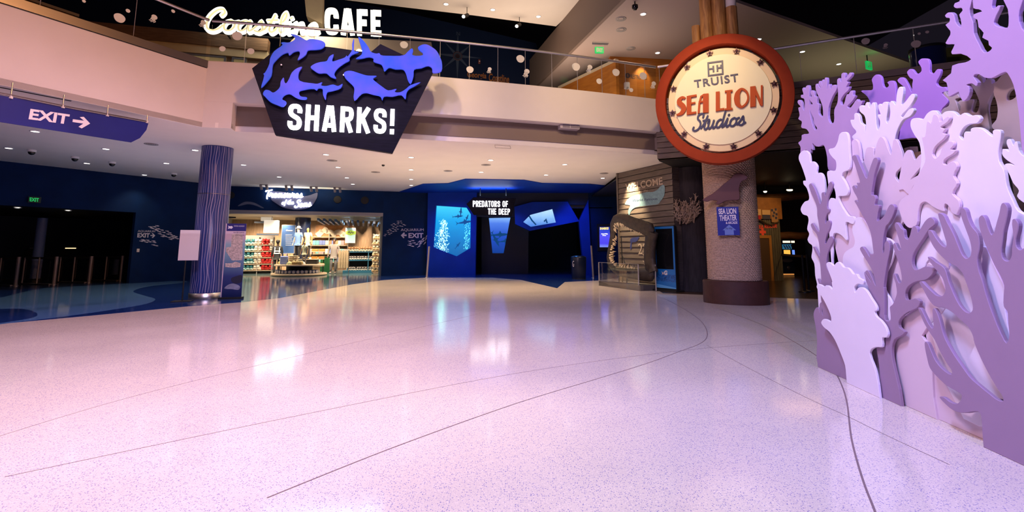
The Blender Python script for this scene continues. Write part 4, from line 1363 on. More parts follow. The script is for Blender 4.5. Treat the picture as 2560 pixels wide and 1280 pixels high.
lamp('portal_blue_wash', 'SPOT', (-2.3, 22.0, 3.9), (-3.2, 24.2, 1.0), 120, (.03, .14, 1.0), angle=90, blend=.9, radius=.2)

# ------------------------------------------------------------------ wall lettering by the exits
def school(pl, lst, parent, m, sc=1.0):
    fish_school(pl, lst, parent, m, .075 * sc, .003)


am = thing('wall_lettering', 'grey AQUARIUM EXIT lettering with right arrow and small fish, beside the turnstiles', 'lettering', LW.hit(368, 597))
put_text('AQUARIUM', LW, (344, 581), (387, 582), (345, 575), M['text_grey'], am, 'lettering', .001, .004, .0)
put_text('EXIT', LW, (343, 593.5), (374, 594), (344, 582.5), M['text_grey'], am, 'lettering', .001, .004, .035)
cut(LW, [LW.L([(376, 587.5), (383, 587.5), (379, 583.5), (382, 583), (388, 589), (382, 595), (379, 594), (383, 590), (376, 590)])], .004, .001).build('arrow', M['text_grey'], am)
kk = 150 / 1920
fl = [(590, 350), (640, 390), (720, 345), (810, 315), (750, 425), (840, 410), (800, 460), (960, 450), (880, 505), (1130, 485), (1020, 525), (1210, 540), (890, 570), (1150, 580), (1245, 595), (1000, 610), (1330, 630), (980, 655), (1070, 650), (1280, 660), (1410, 660), (1180, 685), (1370, 690), (1300, 715), (1240, 745), (1450, 725), (300, 805), (350, 760), (380, 790), (500, 775), (460, 835), (570, 825), (690, 800), (720, 845), (690, 925), (780, 950)]
school(LW, [(330 + kk * x, 540 + kk * y, math.pi * 0 - .15, .9) for x, y in fl], am, M['text_grey'], 1.1)
am2 = thing('wall_lettering', 'grey AQUARIUM EXIT lettering with left arrow and curling fish, beside the bright shop', 'lettering', MW.hit(1030, 595))
k8 = 160 / 1862
c8 = lambda x, y: (940 + k8 * x, 530 + k8 * y)
put_text('AQUARIUM', MW, c8(720, 572), c8(1388, 572), c8(720, 480), M['text_grey'], am2, 'lettering', .001, .004, .0)
put_text('EXIT', MW, c8(945, 755), c8(1380, 755), c8(945, 612), M['text_grey'], am2, 'lettering', .001, .004, .03)
cut(MW, [MW.L([c8(*p) for p in [(890, 655), (820, 655), (845, 610), (805, 595), (722, 680), (800, 765), (830, 745), (795, 700), (890, 700)]])], .004, .001).build('arrow', M['text_grey'], am2)
fl = [(640, 265, 0), (650, 305, 0), (720, 265, 0), (740, 320, -.2), (520, 340, 0), (460, 378, 0), (560, 370, 0), (640, 345, 0), (510, 425, 0), (620, 412, 0), (700, 405, 0), (760, 415, 0), (580, 458, 0), (490, 478, 0), (550, 515, 0), (630, 500, 0), (430, 545, 0), (500, 568, 0), (580, 555, 0), (400, 505, 0), (345, 550, 0), (360, 600, 0), (440, 615, 0), (280, 650, 0), (390, 650, 0), (255, 690, 0), (800, 360, 0), (840, 385, 0)]
school(MW, [(*c8(x, y), a, .8) for x, y, a in fl], am2, M['text_grey'])
fl = [(1070, 830, -.1), (980, 855, -.3), (1110, 900, 0), (1000, 920, -.3), (1180, 940, .3), (970, 965, -.1), (1060, 995, -.2), (1250, 1000, .6), (1290, 930, .6), (1420, 905, .9), (1300, 880, .7), (1260, 860, .6), (1370, 850, .8), (1350, 800, .9), (1380, 780, .9), (1450, 790, 1.1), (1465, 715, 1.1)]
school(MW, [(*c8(x, y), a, 1.25) for x, y, a in fl], am2, M['text_grey'])

# ------------------------------------------------------------------ welcome wall lettering
wt = thing('welcome_lettering', 'faded cream WELCOME lettering over a painted blue whale tail on the lapped timber wall', 'lettering', WW.hit(1612, 530))
k9 = 140 / 1493
c9 = lambda x, y: (1550 + k9 * x, 420 + k9 * y)
M['faded'] = mat('faded_cream_paint', (.46, .36, .28), .7, var=.5, scale=30)
M['faded_blue'] = mat('faded_blue_paint', (.16, .28, .33), .7, var=.2, scale=14)
put_text('WELCOME', WW, c9(175, 610), c9(1165, 440), c9(165, 430), M['faded'], wt, 'lettering', .036, .003, .02)
put_text('to the', WW, c9(540, 670), c9(770, 625), c9(540, 600), M['faded'], wt, 'lettering', .036, .003, .0, .3)
tail = [(150, 965), (220, 840), (380, 745), (560, 690), (760, 640), (900, 640), (1030, 570), (1110, 480), (1195, 455), (1215, 520), (1215, 640), (1190, 760), (1110, 880), (1040, 960), (900, 985), (700, 1010), (480, 1040), (370, 1090), (310, 1160), (270, 1255), (235, 1180), (265, 1060), (295, 1010), (240, 985)]
cut(WW, [smooth(WW.L([c9(*p) for p in tail]), 3)], .002, .0352).build('whale_tail', M['faded_blue'], wt)
put_text('World Famous', WW, c9(370, 905), c9(1035, 850), c9(350, 840), mat('navy_script_paint', (.02, .03, .10), .6), wt, 'lettering', .0375, .003, .0, .35)
k5 = 220 / 1341
c5 = lambda x, y: (1500 + k5 * x, 530 + k5 * y)
put_text('225', WW, c5(598, 645), c5(815, 640), c5(592, 485), M['faded'], wt, 'number', .036, .003, .0)
gl = [(470, 430), (500, 395), (570, 385), (610, 375), (590, 430), (545, 460), (500, 465), (495, 540), (485, 575), (470, 540), (480, 470)]
cut(WW, [smooth(WW.L([c5(*p) for p in gl]), 3)], .002, .036).build('whale_print', mat('indigo_print', (.03, .04, .17), .6), wt)
lamp('welcome_spot', 'SPOT', WW.pt(.80, 4.06, .50), WW.pt(.82, 2.6, 0), 1300, (1.0, .78, .46), angle=62, blend=1.0, radius=.04)
# ------------------------------------------------------------------ ceiling fittings
downs = [(88, 328), (22, 370), (265, 372), (217, 408), (488, 375), (416, 408), (361, 437), (609, 412), (698, 442), (815, 386), (1028, 393), (845, 418), (867, 444), (882, 460), (1028, 424), (1028, 448), (1028, 463), (1227, 400), (1203, 430), (1412, 411), (1365, 437), (1507, 445)]
names_d = ['first from the left, just under the exit banner', 'at the far left edge, in line with two dome cameras', 'between the exit banner and the dome cameras', 'small one below the second dome camera', 'just left of the blue column top', 'left of the blue column, nearer the navy wall', 'smallest, close to the navy wall left of the blue column', 'first to the right of the blue column', 'in front of the shop sign, left of the pair', 'under the lower tip of the shark sign', 'topmost of the row of four right of the shark sign', 'below the black ceiling sensor side, nearer the shop', 'by the right end of the shop front', 'closest to the shop front at its right end', 'second in the row of four toward the portal', 'third in the row of four toward the portal', 'fourth in the row, beside the blue zigzag edge', 'in front of the portal, right of the shark sign', 'over the blue zigzag ceiling edge', 'nearest the wall loudspeaker', 'beside the right slope of the blue ceiling edge', 'above the welcome wall left edge']
d0 = None
for i, (x, y) in enumerate(downs):
    p = onz(x, y, ZC)
    lab = 'small round recessed ceiling downlight, ' + names_d[i]
    if d0 is None:
        d0 = thing('downlight', lab, 'ceiling light', p, 'downlights in the lower white ceiling')
        MB().lathe(p, [(.105, 0), (.105, -.012), (.080, -.014), (.078, 0)], 20, caps=False).build('trim_ring', M['ring'], d0)
        MB().lathe(p, [(.079, -.006), (.0785, -.008)], 20).build('lens', M['lens'], d0)
    else:
        dup(d0, p, lab)
    w = 80 if x < 560 else 300
    lamp('downlight_beam', 'SPOT', p - Vector((0, 0, .03)), (p.x, p.y, 0), w, (1.0, .78, .52), angle=105, blend=.8, radius=.07)
ups = [(1115, 10), (1232, 24), (1346, 41), (1608, 35), (1509, 109), (1644, 132), (1897, 98), (2006, 129), (2097, 160), (2170, 187), (1958, 88)]
pos_u = ['left one of the three in the white upper ceiling', 'middle one of the three in the white upper ceiling', 'right one of the three in the white upper ceiling', 'nearest the wooden poles at the top', 'beside the green exit sign on the left', 'close to the left rim of the round sign', 'right above the round sign', 'right of the round sign, behind the glass', 'left of the right-hand green exit sign', 'below the right-hand green exit sign', 'next to the right rim of the round sign']
for i, (x, y) in enumerate(ups[:10]):
    p = onz(x, y, ZB if i < 3 else ZU)
    dup(d0, p, 'small round upper gallery downlight, ' + pos_u[i])['group'] = 'downlights in the upper gallery ceiling'
    lamp('upper_downlight_beam', 'SPOT', p - Vector((0, 0, .03)), (p.x, p.y, 0), 30, (1.0, .80, .58), angle=90, blend=.8, radius=.07)
lamp('gallery_fill', 'AREA', onz(1480, 100, ZU) - Vector((0, 0, 2.3)), onz(1480, 100, ZU) + Vector((0, 0, 2)), 70, (1.0, .80, .66), 4, 3)  # added unseen fill lamp in mid-air, brightens the upper ceiling
lamp('gallery_fill', 'AREA', onz(1250, 40, ZB) + Vector((0, 0, -3.2)), onz(1250, 40, ZB) + Vector((0, 0, 3)), 110, (1.0, .72, .52), 5, 2)  # second added fill, for the white upper ceiling
gp_ = onz(2120, 150, ZU)
lamp('gallery_fill', 'AREA', gp_ - Vector((0, 0, 2.2)), gp_, 30, (1.0, .88, .50), 4, 3)  # third added fill, behind the right-hand glass
lamp('restroom_spot', 'SPOT', OP.hit(1603, 152) + OP.n * .28 - Vector((0, 0, .05)), OP.hit(1603, 215), 130, (1.0, .72, .32), angle=70, blend=.8, radius=.05)

cams = [(80, 375, 'dome camera nearest the far left edge of the ceiling'), (188, 392, 'largest dome camera below the exit banner'), (281, 405, 'dome camera between the exit banner and the blue column'), (435, 433, 'small dome camera just left of the blue column')]
c0_ = None
for x, y, lab in cams:
    p = onz(x, y, ZC)
    if c0_ is None:
        c0_ = thing('dome_camera', 'black ' + lab, 'camera', p, 'dome cameras on the lower ceiling')
        MB().lathe(p, [(.10, 0), (.10, -.05), (.085, -.06)], 20).build('collar', M['ring'], c0_)
        MB().lathe(p, [(.082, -.058), (.078, -.09), (.055, -.125), (.02, -.142), (.002, -.145)], 20).build('dome', M['black_gloss'], c0_)
    else:
        dup(c0_, p, 'black ' + lab)
p = onz(958, 412, ZC)
s_ = thing('ceiling_sensor', 'small black round sensor on the beige ceiling right of the shark sign', 'sensor', p)
MB().lathe(p, [(.05, 0), (.05, -.03), (.03, -.05)], 16).build('housing', M['black'], s_)
for x, y, lab in ((1272, 364, 'large faint square access panel by the parapet'), ):
    a, b, c, d = onz(1237, 362, ZC), onz(1275, 364.5, ZC), onz(1277, 371, ZC), onz(1238, 369, ZC)
    mb = MB()
    for q0, q1 in ((a, b), (b, c), (c, d), (d, a)):
        mb.tube([q0 - Vector((0, 0, .003)), q1 - Vector((0, 0, .003))], .008, 4)
    tag(mb.build('access_panel', mat('panel_seam', (.5, .44, .4), .7)), 'faint square access panel seam in the ceiling under the white bridge', 'panel')
M['vent'] = mat('grey_vent', (.34, .31, .30), .5)
for i, (x, y, lab) in enumerate(((939, 430, 'between the black sensor and the blue edge'), (830, 401, 'right below the shark sign tip'), (1215, 412, 'in front of the portal ceiling'), (1510, 433, 'by the welcome wall corner'), (1120, 427, 'above the navy wall lettering side'), (378, 360, 'behind the end of the exit banner'))):
    p = onz(x, y, ZC)
    mb = MB()
    for r in (.16, .115, .07):
        mb.lathe(p, [(r, 0), (r, -.012), (r - .03, -.006)], 20, caps=False)
    mb.lathe(p, [(.03, -.004), (.03, -.012)], 12)
    tag(mb.build('air_diffuser', M['vent']), 'round grey air diffuser in the lower ceiling, ' + lab, 'vent', 'round diffusers in the lower ceiling')
for i, (x, y, z, lab) in enumerate(((1552, 47, ZU, 'above the left green exit sign'), (1553, 74, ZU, 'larger ring beside the left green exit sign'), (1577, 121, ZU, 'dark oval one next to the round sign'))):
    p = onz(x, y, z)
    mb = MB()
    for r in (.17, .11):
        mb.lathe(p, [(r, 0), (r, -.014), (r - .04, -.006)], 20, caps=False)
    tag(mb.build('air_diffuser', M['vent']), 'round diffuser in the upper gallery ceiling, ' + lab, 'vent', 'diffusers in the upper ceiling')
# projector on the upper ceiling edge
p = onz(1587, 4, ZU)
pr = thing('ceiling_camera', 'small black camera hanging from the upper ceiling edge at the top', 'camera', p)
MB().cyl(p, p - Vector((0, 0, .12)), .02).build('stem', M['black'], pr)
MB().lathe(p - Vector((0, 0, .12)), [(.09, 0), (.09, -.08), (.05, -.14), (.01, -.15)], 16).build('dome', M['black_gloss'], pr)
# track spots in the dark void
for x, y, lab in ((1159, 41, 'left lit track spotlight in the black ceiling void'), (1292, 65, 'right lit track spotlight in the black ceiling void')):
    p = onz(x, y, 9.7)
    tsl = thing('track_spotlight', lab, 'spotlight', p)
    MB().cyl(p + Vector((0, .02, .0)), p + Vector((.12, .25, .18)), .07, n=12).build('body', M['black'], tsl)
    MB().cyl(p - Vector((.008, .016, .012)), p + Vector((0, .02, .0)), .055, n=12).build('lens', M['lens'], tsl)
    MB().cyl(p + Vector((.1, .2, .2)), p + Vector((.1, .2, 2.9)), .012, n=6).build('stem', M['black'], tsl)
# spotlight pairs over the shop sign
for x, y, lab in ((659, 461, 'pair of grey ceiling spotlights above the left end of the shop sign'), (722, 463, 'pair of grey ceiling spotlights above the middle of the shop sign'), (784, 466, 'pair of grey ceiling spotlights right of the shop sign lettering'), (843, 468, 'faint fourth pair of ceiling spotlights furthest along the shop front')):
    p = onz(x, y, ZC)
    t_ = thing('spotlight_pair', lab, 'spotlight', p, 'twin spotlights above the shop front')
    MB().obox(p + Vector((-.16, -.03, -.02)), (.32, .1, 0), (-.02, .06, 0), (0, 0, .02)).build('base_plate', M['vent'], t_)
    for q in (-.11, .11):
        MB().cyl(p + Vector((q, q * .3, -.03)), p + Vector((q, q * .3 + .10, -.22)), .055, n=12).build('spot_head', M['vent'], t_)
lamp('shop_sign_spot', 'AREA', SF.pt(3.4, ZC - .25, .6), SF.pt(3.4, ZC, .2), 9, (1.0, .85, .6), 2.6, .2)

lamp('ceiling_fill', 'AREA', (-1.0, 16.5, 1.7), (-1.0, 16.5, 4), 72, (1.0, .78, .58), 9, 6)  # added unseen fill in mid-air, lifts the lower ceiling's brightness
lamp('ceiling_fill', 'AREA', (-9.5, 14.5, 1.7), (-9.5, 14.5, 4), 30, (.85, .75, 1.0), 6, 6)  # weaker added fill for the left part of the ceiling

# green exit signs
def exit_sign(pl, corners, lab, bright, dd=.0, name='exit_sign'):
    (bl, br, tl) = corners
    A, B, C_ = pl.loc(*bl), pl.loc(*br), pl.loc(*tl)
    w, h = B[0] - A[0], C_[1] - A[1]
    e = thing(name, lab, 'sign', pl.pt((A[0] + B[0]) / 2, A[1], dd))
    MB().obox(pl.pt(A[0], A[1], dd), pl.e * w, pl.n * .06, Vector((0, 0, h))).build('housing', M['exit_box'] if not bright else M['exit_green'], e)
    fit(text_mesh('EXIT', .02, .03), pl, (bl[0] + (br[0] - bl[0]) * .14, bl[1] + (tl[1] - bl[1]) * .2 + (br[1] - bl[1]) * .14), (br[0] - (br[0] - bl[0]) * .14, br[1] + (tl[1] - bl[1]) * .2), (tl[0] + (br[0] - bl[0]) * .14, tl[1] - (tl[1] - bl[1]) * .2), dd + .061, .004).build('lettering', M['exit_green'] if not bright else M['white'], e)
    return e


exit_sign(LW.off(.02), ((68, 506), (100, 508), (68, 491)), 'dim green EXIT sign on the dark navy wall above the turnstiles', 0)
e = exit_sign(VP((p1.x - 3.2, p1.y - 2.0), (p1.x, p1.y - 1.7)), ((1487, 134), (1508, 136), (1487, 119)), 'green EXIT sign hanging from the warm grey upper ceiling left of the round sign', 1)
MB().obox(wloc(e) + Vector((-.16, -.04, .29)), (.42, 0.04, 0), (0, .12, 0), (0, 0, .04)).build('mount', M['vent'], e)
pe = onz(2165, 148, ZU - .25)
EX = VP((pe.x - .5, pe.y - .1), (pe.x + .5, pe.y + .35))
e = exit_sign(EX, ((2164, 173), (2177, 174), (2162, 153)), 'bright green EXIT sign hanging behind the right-hand glass balustrade', 1)
MB().cyl(wloc(e) + Vector((0, 0, .3)), (wloc(e).x, wloc(e).y, ZU), .02, n=8).build('stem', M['black'], e)
lamp('exit_sign_glow', 'POINT', wloc(e) - EX.n * .0 + Vector((0, -.3, .3)), (0, 0, 0), 1.2, (.05, 1.0, .2), radius=.05)
XC = VP((-9.3, 24.6), (-7.2, 25.2))
exit_sign(XC, ((743, 536), (758, 537), (743, 527)), 'small green EXIT sign on the dark blue pillar inside the shop', 0, .0)

# small wall things on the bridge and the gallery
a, z = FP.loc(1415, 318)
lsp = thing('wall_speaker', 'grey twin-driver loudspeaker box fixed to the recessed strip of the white bridge', 'loudspeaker', FP.pt(a, z, .1))
tt = a / (CB - CA).length
q = arc(tt, -.34, 0)
sp_ = VP(q, q + FP.e)
aa, bb = sp_.loc(1393, 320)[0], sp_.loc(1441, 320)[0]
zb_, zt_ = sp_.loc(1415, 327)[1], sp_.loc(1415, 310)[1]
MB().rbox(sp_.pt((aa + bb) / 2, (zb_ + zt_) / 2, .14), (bb - aa, .24, zt_ - zb_), math.atan2(FP.e.y, FP.e.x), .012).build('cabinet', mat('grey_speaker_case', (.45, .40, .42), .5), lsp)
for q0, q1 in ((.12, .48), (.52, .97)):
    MB().obox(sp_.pt(aa + (bb - aa) * q0, zb_ + .025, .26), sp_.e * (bb - aa) * (q1 - q0), sp_.n * .006, Vector((0, 0, zt_ - zb_ - .05))).build('grille', mat('speaker_grille', (.22, .19, .22), .6, bump=.4, bscale=200), lsp)
MB().obox(sp_.pt(aa - .05, zt_ - .02, 0), sp_.e * (bb - aa + .1), sp_.n * .26, Vector((0, 0, .03))).build('bracket', M['vent'], lsp)

# compass rose, words and fittings on the navy gallery wall
M['compass'] = mat('faded_compass_paint', (.035, .055, .10), .6)
cr = thing('compass_mural', 'large faint painted compass rose on the navy gallery wall behind the glass', 'mural', UW.hit(1145, 140))
ca_, cz_ = UW.loc(1144, 140)
for i in range(8):
    t = math.pi / 4 * i + math.pi / 2
    L = (1.15 if i % 2 == 0 else .9)
    cut(UW, [[(ca_ + .13 * math.cos(t - .6), cz_ + .13 * math.sin(t - .6)), (ca_ + L * math.cos(t), cz_ + L * math.sin(t)), (ca_ + .13 * math.cos(t + .6), cz_ + .13 * math.sin(t + .6))]], .004, .001).build('point', M['compass'], cr)
MB().lathe(UW.pt(ca_, cz_, .0), [(.22, .0), (.22, .008), (.17, .008), (.17, 0)], 24, UW.e, Vector((0, 0, 1)), UW.n).build('hub', mat('compass_hub', (.06, .03, .045), .6), cr)
put_text('N', UW, (1141, 88), (1150, 89), (1141, 79), M['compass'], cr, 'lettering', .001, .004)
gc = thing('wall_lettering', 'orange script lettering Georgia Coastline half hidden behind the white parapet', 'lettering', UW.hit(1220, 200))
M['self_lit_orange_vinyl'] = mat('self_lit_orange_vinyl', (.30, .10, .02), .6, emit=(.30, .10, .02), es=.08)  # slight emission brightens the vinyl, though the letters are no lamp
put_text('Georgia', UW, (1168, 197), (1216, 201), (1168, 178), M['self_lit_orange_vinyl'], gc, 'lettering', .001, .006, .02, .1)
put_text('Coastline', UW, (1222, 203), (1273, 208), (1222, 183), M['self_lit_orange_vinyl'], gc, 'lettering', .001, .006, .02, .1)
fa = UW.hit(1198, 155)
f_ = thing('fire_alarm', 'tiny dull red fire alarm box on the navy gallery wall', 'alarm', fa)
MB().rbox(fa + UW.n * .04, (.1, .08, .2), 0, .01).build('box', mat('dull_red', (.20, .06, .05), .5), f_)
MB().cyl(fa + UW.n * .08, fa + UW.n * .1, .03, n=10).build('button', M['white'], f_)

rs = thing('restroom_lettering', 'dark RESTROOMS lettering with round symbol on the orange wood wall', 'lettering', OP.hit(1595, 195))
put_text('RESTROOMS', OP, (1577, 197), (1618, 200), (1577, 186), mat('dark_brown_vinyl', (.03, .02, .03), .5), rs, 'lettering', .001, .006, .012)
a, z = OP.loc(1569, 189)
MB().lathe(OP.pt(a, z, 0), [(.10, .0), (.10, .01)], 20, OP.e, Vector((0, 0, 1)), OP.n).build('symbol_disc', bpy.data.materials['dark_brown_vinyl'], rs)
put_text('OK', OP, (1566, 192), (1572, 192), (1566, 186), mat('pale_brown_vinyl', (.35, .2, .1), .5), rs, 'symbol', .012, .003) if False else None
for i, t in enumerate((.4, 2.5)):
    MB().obox(OP.pt(a - .03 + .04 * i, z - .05, .011), OP.e * .015, OP.n * .003, Vector((0, 0, .1))).build('symbol_stroke', bpy.data.materials['orange_timber_veneer'], rs)
hp = OP.hit(1565, 216)
hd = thing('wall_fixture', 'small white hand sanitiser box on the orange restroom wall', 'dispenser', hp)
MB().rbox(hp + OP.n * .08, (.2, .14, .26), math.atan2(OP.e.y, OP.e.x), .02).build('case', M['white'], hd)
MB().rbox(hp + OP.n * .12 - Vector((0, 0, .1)), (.08, .12, .06), math.atan2(OP.e.y, OP.e.x), .01).build('nozzle', M['vent'], hd)
hp = onz(1660, 235, 5.6)
cp_ = OP.hit(1652, 232)
car = thing('gallery_machine', 'dark blue rounded machine with small lit screens behind the parapet by the round sign', 'machine', Vector((cp_.x, cp_.y - 1.2, 5.55)))
base = wloc(car)
MB().ball(base + Vector((0, 0, .45)), (.55, .35, .42), 18, 10).build('hood', mat('dark_blue_gloss', (.01, .03, .16), .2), car)
MB().rbox(base + Vector((0, 0, .2)), (.9, .6, .4), 0, .05).build('body', M['black'], car)
for q in (-.25, .12):
    MB().obox(base + Vector((q, -.36, .38)), (.2, 0, 0), (0, .02, 0), (0, 0, .16)).build('screen', emis('small_screen', (.5, .6, .9), 1.0) if q < 0 else bpy.data.materials['small_screen'], car)
# blue drum, right side of the gallery
dp = RP.off(-3.2).hit(2322, 170)
dr_ = thing('gallery_drum', 'dark blue glossy cylinder standing behind the right-hand glass balustrade', 'drum', (dp.x, dp.y, 5.55))
MB().lathe((dp.x, dp.y, 5.55), [(.40, 0), (.42, .1), (.42, 1.55), (.40, 1.62)], 28).build('shell', mat('blue_gloss_drum', (.006, .014, .10), .12), dr_)
MB().lathe((dp.x, dp.y, 5.55), [(.43, 1.56), (.43, 1.64), (.1, 1.66)], 28).build('lid', M['black'], dr_)
pw = RP.off(-4.2)
struct(MB().obox(pw.pt(pw.loc(2352, 150)[0], 5.55, -.1), pw.e * 1.3, pw.n * .1, Vector((0, 0, 1.9))).build('wall_gallery_olive', mat('olive_paint', (.10, .10, .012), .6)))
# counter at far left of the gallery
ct = LPL.off(-1.6)
c_ = thing('gallery_counter', 'brown timber counter end behind the left glass panels', 'counter', ct.hit(150, 30))
ca1, ca2 = ct.loc(-40, 10)[0], ct.loc(186, 20)[0]
MB().obox(ct.pt(ca1, 5.55, -.5), ct.e * (ca2 - ca1), ct.n * .5, Vector((0, 0, .78))).build('front', wood('warm_counter', (.14, .07, .03), (.26, .14, .06), 3, (1, 1, 10)), c_)
MB().obox(ct.pt(ca1, 6.33, -.55), ct.e * (ca2 - ca1 + .08), ct.n * .6, Vector((0, 0, .06))).build('top', M['taupe'], c_)

# ------------------------------------------------------------------ turnstiles and lobby
M['post'] = mat('dull_steel_post', (.26, .22, .23), .5, .6)
lanes = [((38, 716), (4, 690), (88, 700)), ((134, 713), (70, 702), (112, 700)), ((222, 708), (160, 704), (198, 700)), ((301, 703), (240, 699), (276, 699))]
tl_labels = ['steel post turnstile gate, nearest the left edge of the picture', 'steel post turnstile gate, second along from the left edge', 'steel post turnstile gate, second from the navy wall lettering', 'steel post turnstile gate standing closest to the navy wall lettering']
fw = LW.n
prev = None
for i, (fpx, b1, b2) in enumerate(lanes):
    p = onz(*fpx)
    t = thing('turnstile', tl_labels[i], 'turnstile', p, 'turnstile gates in front of the dark lobby')
    MB().cyl(p, p + Vector((0, 0, 1.02)), .055, n=14).build('post', M['post'], t)
    MB().cyl(p, p + Vector((0, 0, .03)), .10, n=14).build('foot_plate', M['steel_d'], t)
    for j, q in enumerate((-.75, -1.45)):
        b = p + fw * q - LW.e * (.25 + .2 * j)
        MB().cyl(b, b + Vector((0, 0, .98)), .028, n=10).build('rear_post', M['post'], t)
    rr = MB()
    rr.obox(p + fw * -.03 + Vector((0, 0, .93)) - LW.e * .03, fw * -1.5 - LW.e * .45, LW.e * .09, Vector((0, 0, .07)))
    rr.build('top_rail', M['black'], t)
    MB().obox(p + fw * -.1 + Vector((0, 0, .15)) - LW.e * .03, fw * -1.3 - LW.e * .38, LW.e * .012, Vector((0, 0, .72))).build('glass_wing', M['acrylic'], t)
    MB().obox(p + fw * -.05 + LW.e * -.12, fw * -1.5 - LW.e * .4, LW.e * .2, Vector((0, 0, .05))).build('floor_plate', M['steel_d'], t)
for x, lab, lit in ((78, 'unlit ticket reader on a stand behind the turnstiles', 0), (168, 'ticket reader with lit top edge behind the turnstiles', 1)):
    p = onz(x - 14, 703)
    p = Vector((p.x * 1.06, p.y * 1.06, 0))
    t = thing('ticket_reader', lab, 'reader', p)
    MB().cyl(p, p + Vector((0, 0, 1.05)), .03, n=10).build('stand', M['black'], t)
    MB().cyl(p, p + Vector((0, 0, .02)), .16, n=16).build('base', M['black'], t)
    MB().obox(p + Vector((-.16, -.05, 1.02)), (.36, .1, 0), (.02, .18, .22), (0, -.05, .05)).build('screen', mat('reader_brown', (.08, .05, .03), .4) if not lit else bpy.data.materials['reader_brown'], t)
    MB().obox(p + Vector((-.13, .12, 1.30)), (.36, .1, 0), (0, .03, 0), (0, 0, .04)).build('top_edge', emis('warm_strip', (1, .75, .4), 1.3) if lit else M['vent'], t)
for x, y in ((44, 519), (170, 526)):
    p = onz(x, y, LW.loc(340, 531)[1] - .01)
    dup(d0, p, 'tiny recessed light at the lobby opening head, ' + ('left one' if x < 100 else 'right one above the ticket readers'))
wsw = LW.hit(317, 627)
w_ = thing('wall_switch', 'small pale wall switch plate beside the dark lobby opening', 'switch', wsw)
MB().rbox(LW.hit(345, 626) + LW.n * .01, (.09, .02, .13), math.atan2(LW.e.y, LW.e.x), .006).build('plate', M['white'], w_)
MB().rbox(LW.hit(345, 626) + LW.n * .025, (.03, .015, .05), math.atan2(LW.e.y, LW.e.x), .004).build('rocker', M['ring'], w_)
# lit water column deep in the lobby
lp = LW.off(-3.6)
a = lp.hit(100, 600)
wc = thing('lobby_column', 'faintly lit pale blue column deep in the dark lobby', 'column', (a.x, a.y, 0))
MB().lathe((a.x, a.y, 0), [(.16, 0), (.16, lp.loc(100, 545)[1])], 20).build('shaft', mat('pale_blue_column', (.25, .3, .5), .3), wc)
MB().lathe((a.x, a.y, 0), [(.2, 0), (.2, .15), (.17, .16)], 20).build('foot', M['black'], wc)
lamp('lobby_column_spot', 'SPOT', (a.x + .5, a.y - .5, 2.9), (a.x, a.y, 1.6), 16, (.6, .7, 1.0), angle=50, blend=.8)

# sign stand and map banner beside the column
bp0, bp1 = onz(455, 754), onz(470, 752)
bs = thing('sign_stand', 'white double-sided sign board on a thin black stand left of the wave column', 'sign stand', bp0)
BSP = VP((bp0.x, bp0.y), (bp0.x + 1, bp0.y + .35))
MB().rbox(bp0 + Vector((0, 0, .012)), (.42, .3, .024), .3, .008).build('base', M['black'], bs)
zt_ = BSP.loc(475, 576)[1]
MB().cyl(bp0 + Vector((0, 0, .02)), bp0 + Vector((0, 0, zt_)), .017, n=8).build('pole', M['black'], bs)
bd = BSP.L([(453.5, 574.5), (481, 577), (478, 651), (445.5, 651)])
aL, aR = BSP.loc(450, 600)[0], BSP.loc(500, 600)[0]
zlo, zhi = BSP.loc(450, 651)[1], BSP.loc(455, 575)[1]
MB().obox(BSP.pt(aL, zlo, .02), BSP.e * (aR - aL), BSP.n * .015, Vector((0, 0, zhi - zlo))).build('board', mat('white_board', (.72, .66, .70), .5), bs)
MB().rbox(BSP.pt((aL + aR) / 2, zlo + .1, 0), (.3, .03, .03), .3, .005).build('clamp', M['black'], bs)
mp0, mp1 = onz(551, 748), onz(603, 747)
MPP = VP((mp0.x, mp0.y), (mp1.x, mp1.y))
mb_ = thing('map_banner', 'tall pull-up banner with navy heading and a building map right of the wave column', 'banner', (mp0 + mp1) / 2)
a0, a1 = MPP.loc(551, 748)[0], MPP.loc(603, 747)[0]
zt_ = MPP.loc(575, 558)[1]
zt_ = 1.98
W = a1 - a0
MB().obox(MPP.pt(a0 - .03, 0, -.1), MPP.e * (W + .06), MPP.n * .2, Vector((0, 0, .05))).build('base', M['black'], mb_)
MB().obox(MPP.pt(a0, .05, -.004), MPP.e * W, MPP.n * .008, Vector((0, 0, zt_ - .05))).build('print', mat('banner_blue', (.16, .28, .40), .5), mb_)
prt = bpy.data.materials['banner_blue']
gm = grad_emis('banner_picture', [(0, (.005, .012, .07)), (.3, (.03, .05, .20)), (.55, (.18, .32, .45)), (.72, (.30, .48, .58)), (.80, (.66, .50, .58)), (1, (.66, .50, .58))], 0, zt_, .0, .04, 3)
nt = gm.node_tree; b_ = nt.nodes['Principled BSDF']
nt.links.new([n for n in nt.nodes if n.type == 'VALTORGB'][0].outputs[0], b_.inputs['Base Color'])
bpy.data.objects[[o.name for o in mb_.children if o.name.startswith('print')][0]].data.materials[0] = gm
MB().obox(MPP.pt(a0, zt_ - .2, .0045), MPP.e * W, MPP.n * .002, Vector((0, 0, .2))).build('heading', mat('heading_navy', (.02, .015, .17), .5), mb_)
MB().obox(MPP.pt(a0, .05, .0046), MPP.e * .02, MPP.n * .002, Vector((0, 0, zt_ - .05))).build('edge_strip', mat('pink_edge', (.7, .52, .62), .5), mb_)
pm = MB()
pm2 = plate([[(a0 + W * u, zt_ * v) for u, v in ((.32, .86), (.82, .87), (.86, .80), (.92, .55), (.90, .51), (.42, .505), (.30, .55), (.08, .63), (.10, .68), (.32, .69))]], .002)
on_plane(pm, MPP, pm2, .0065)
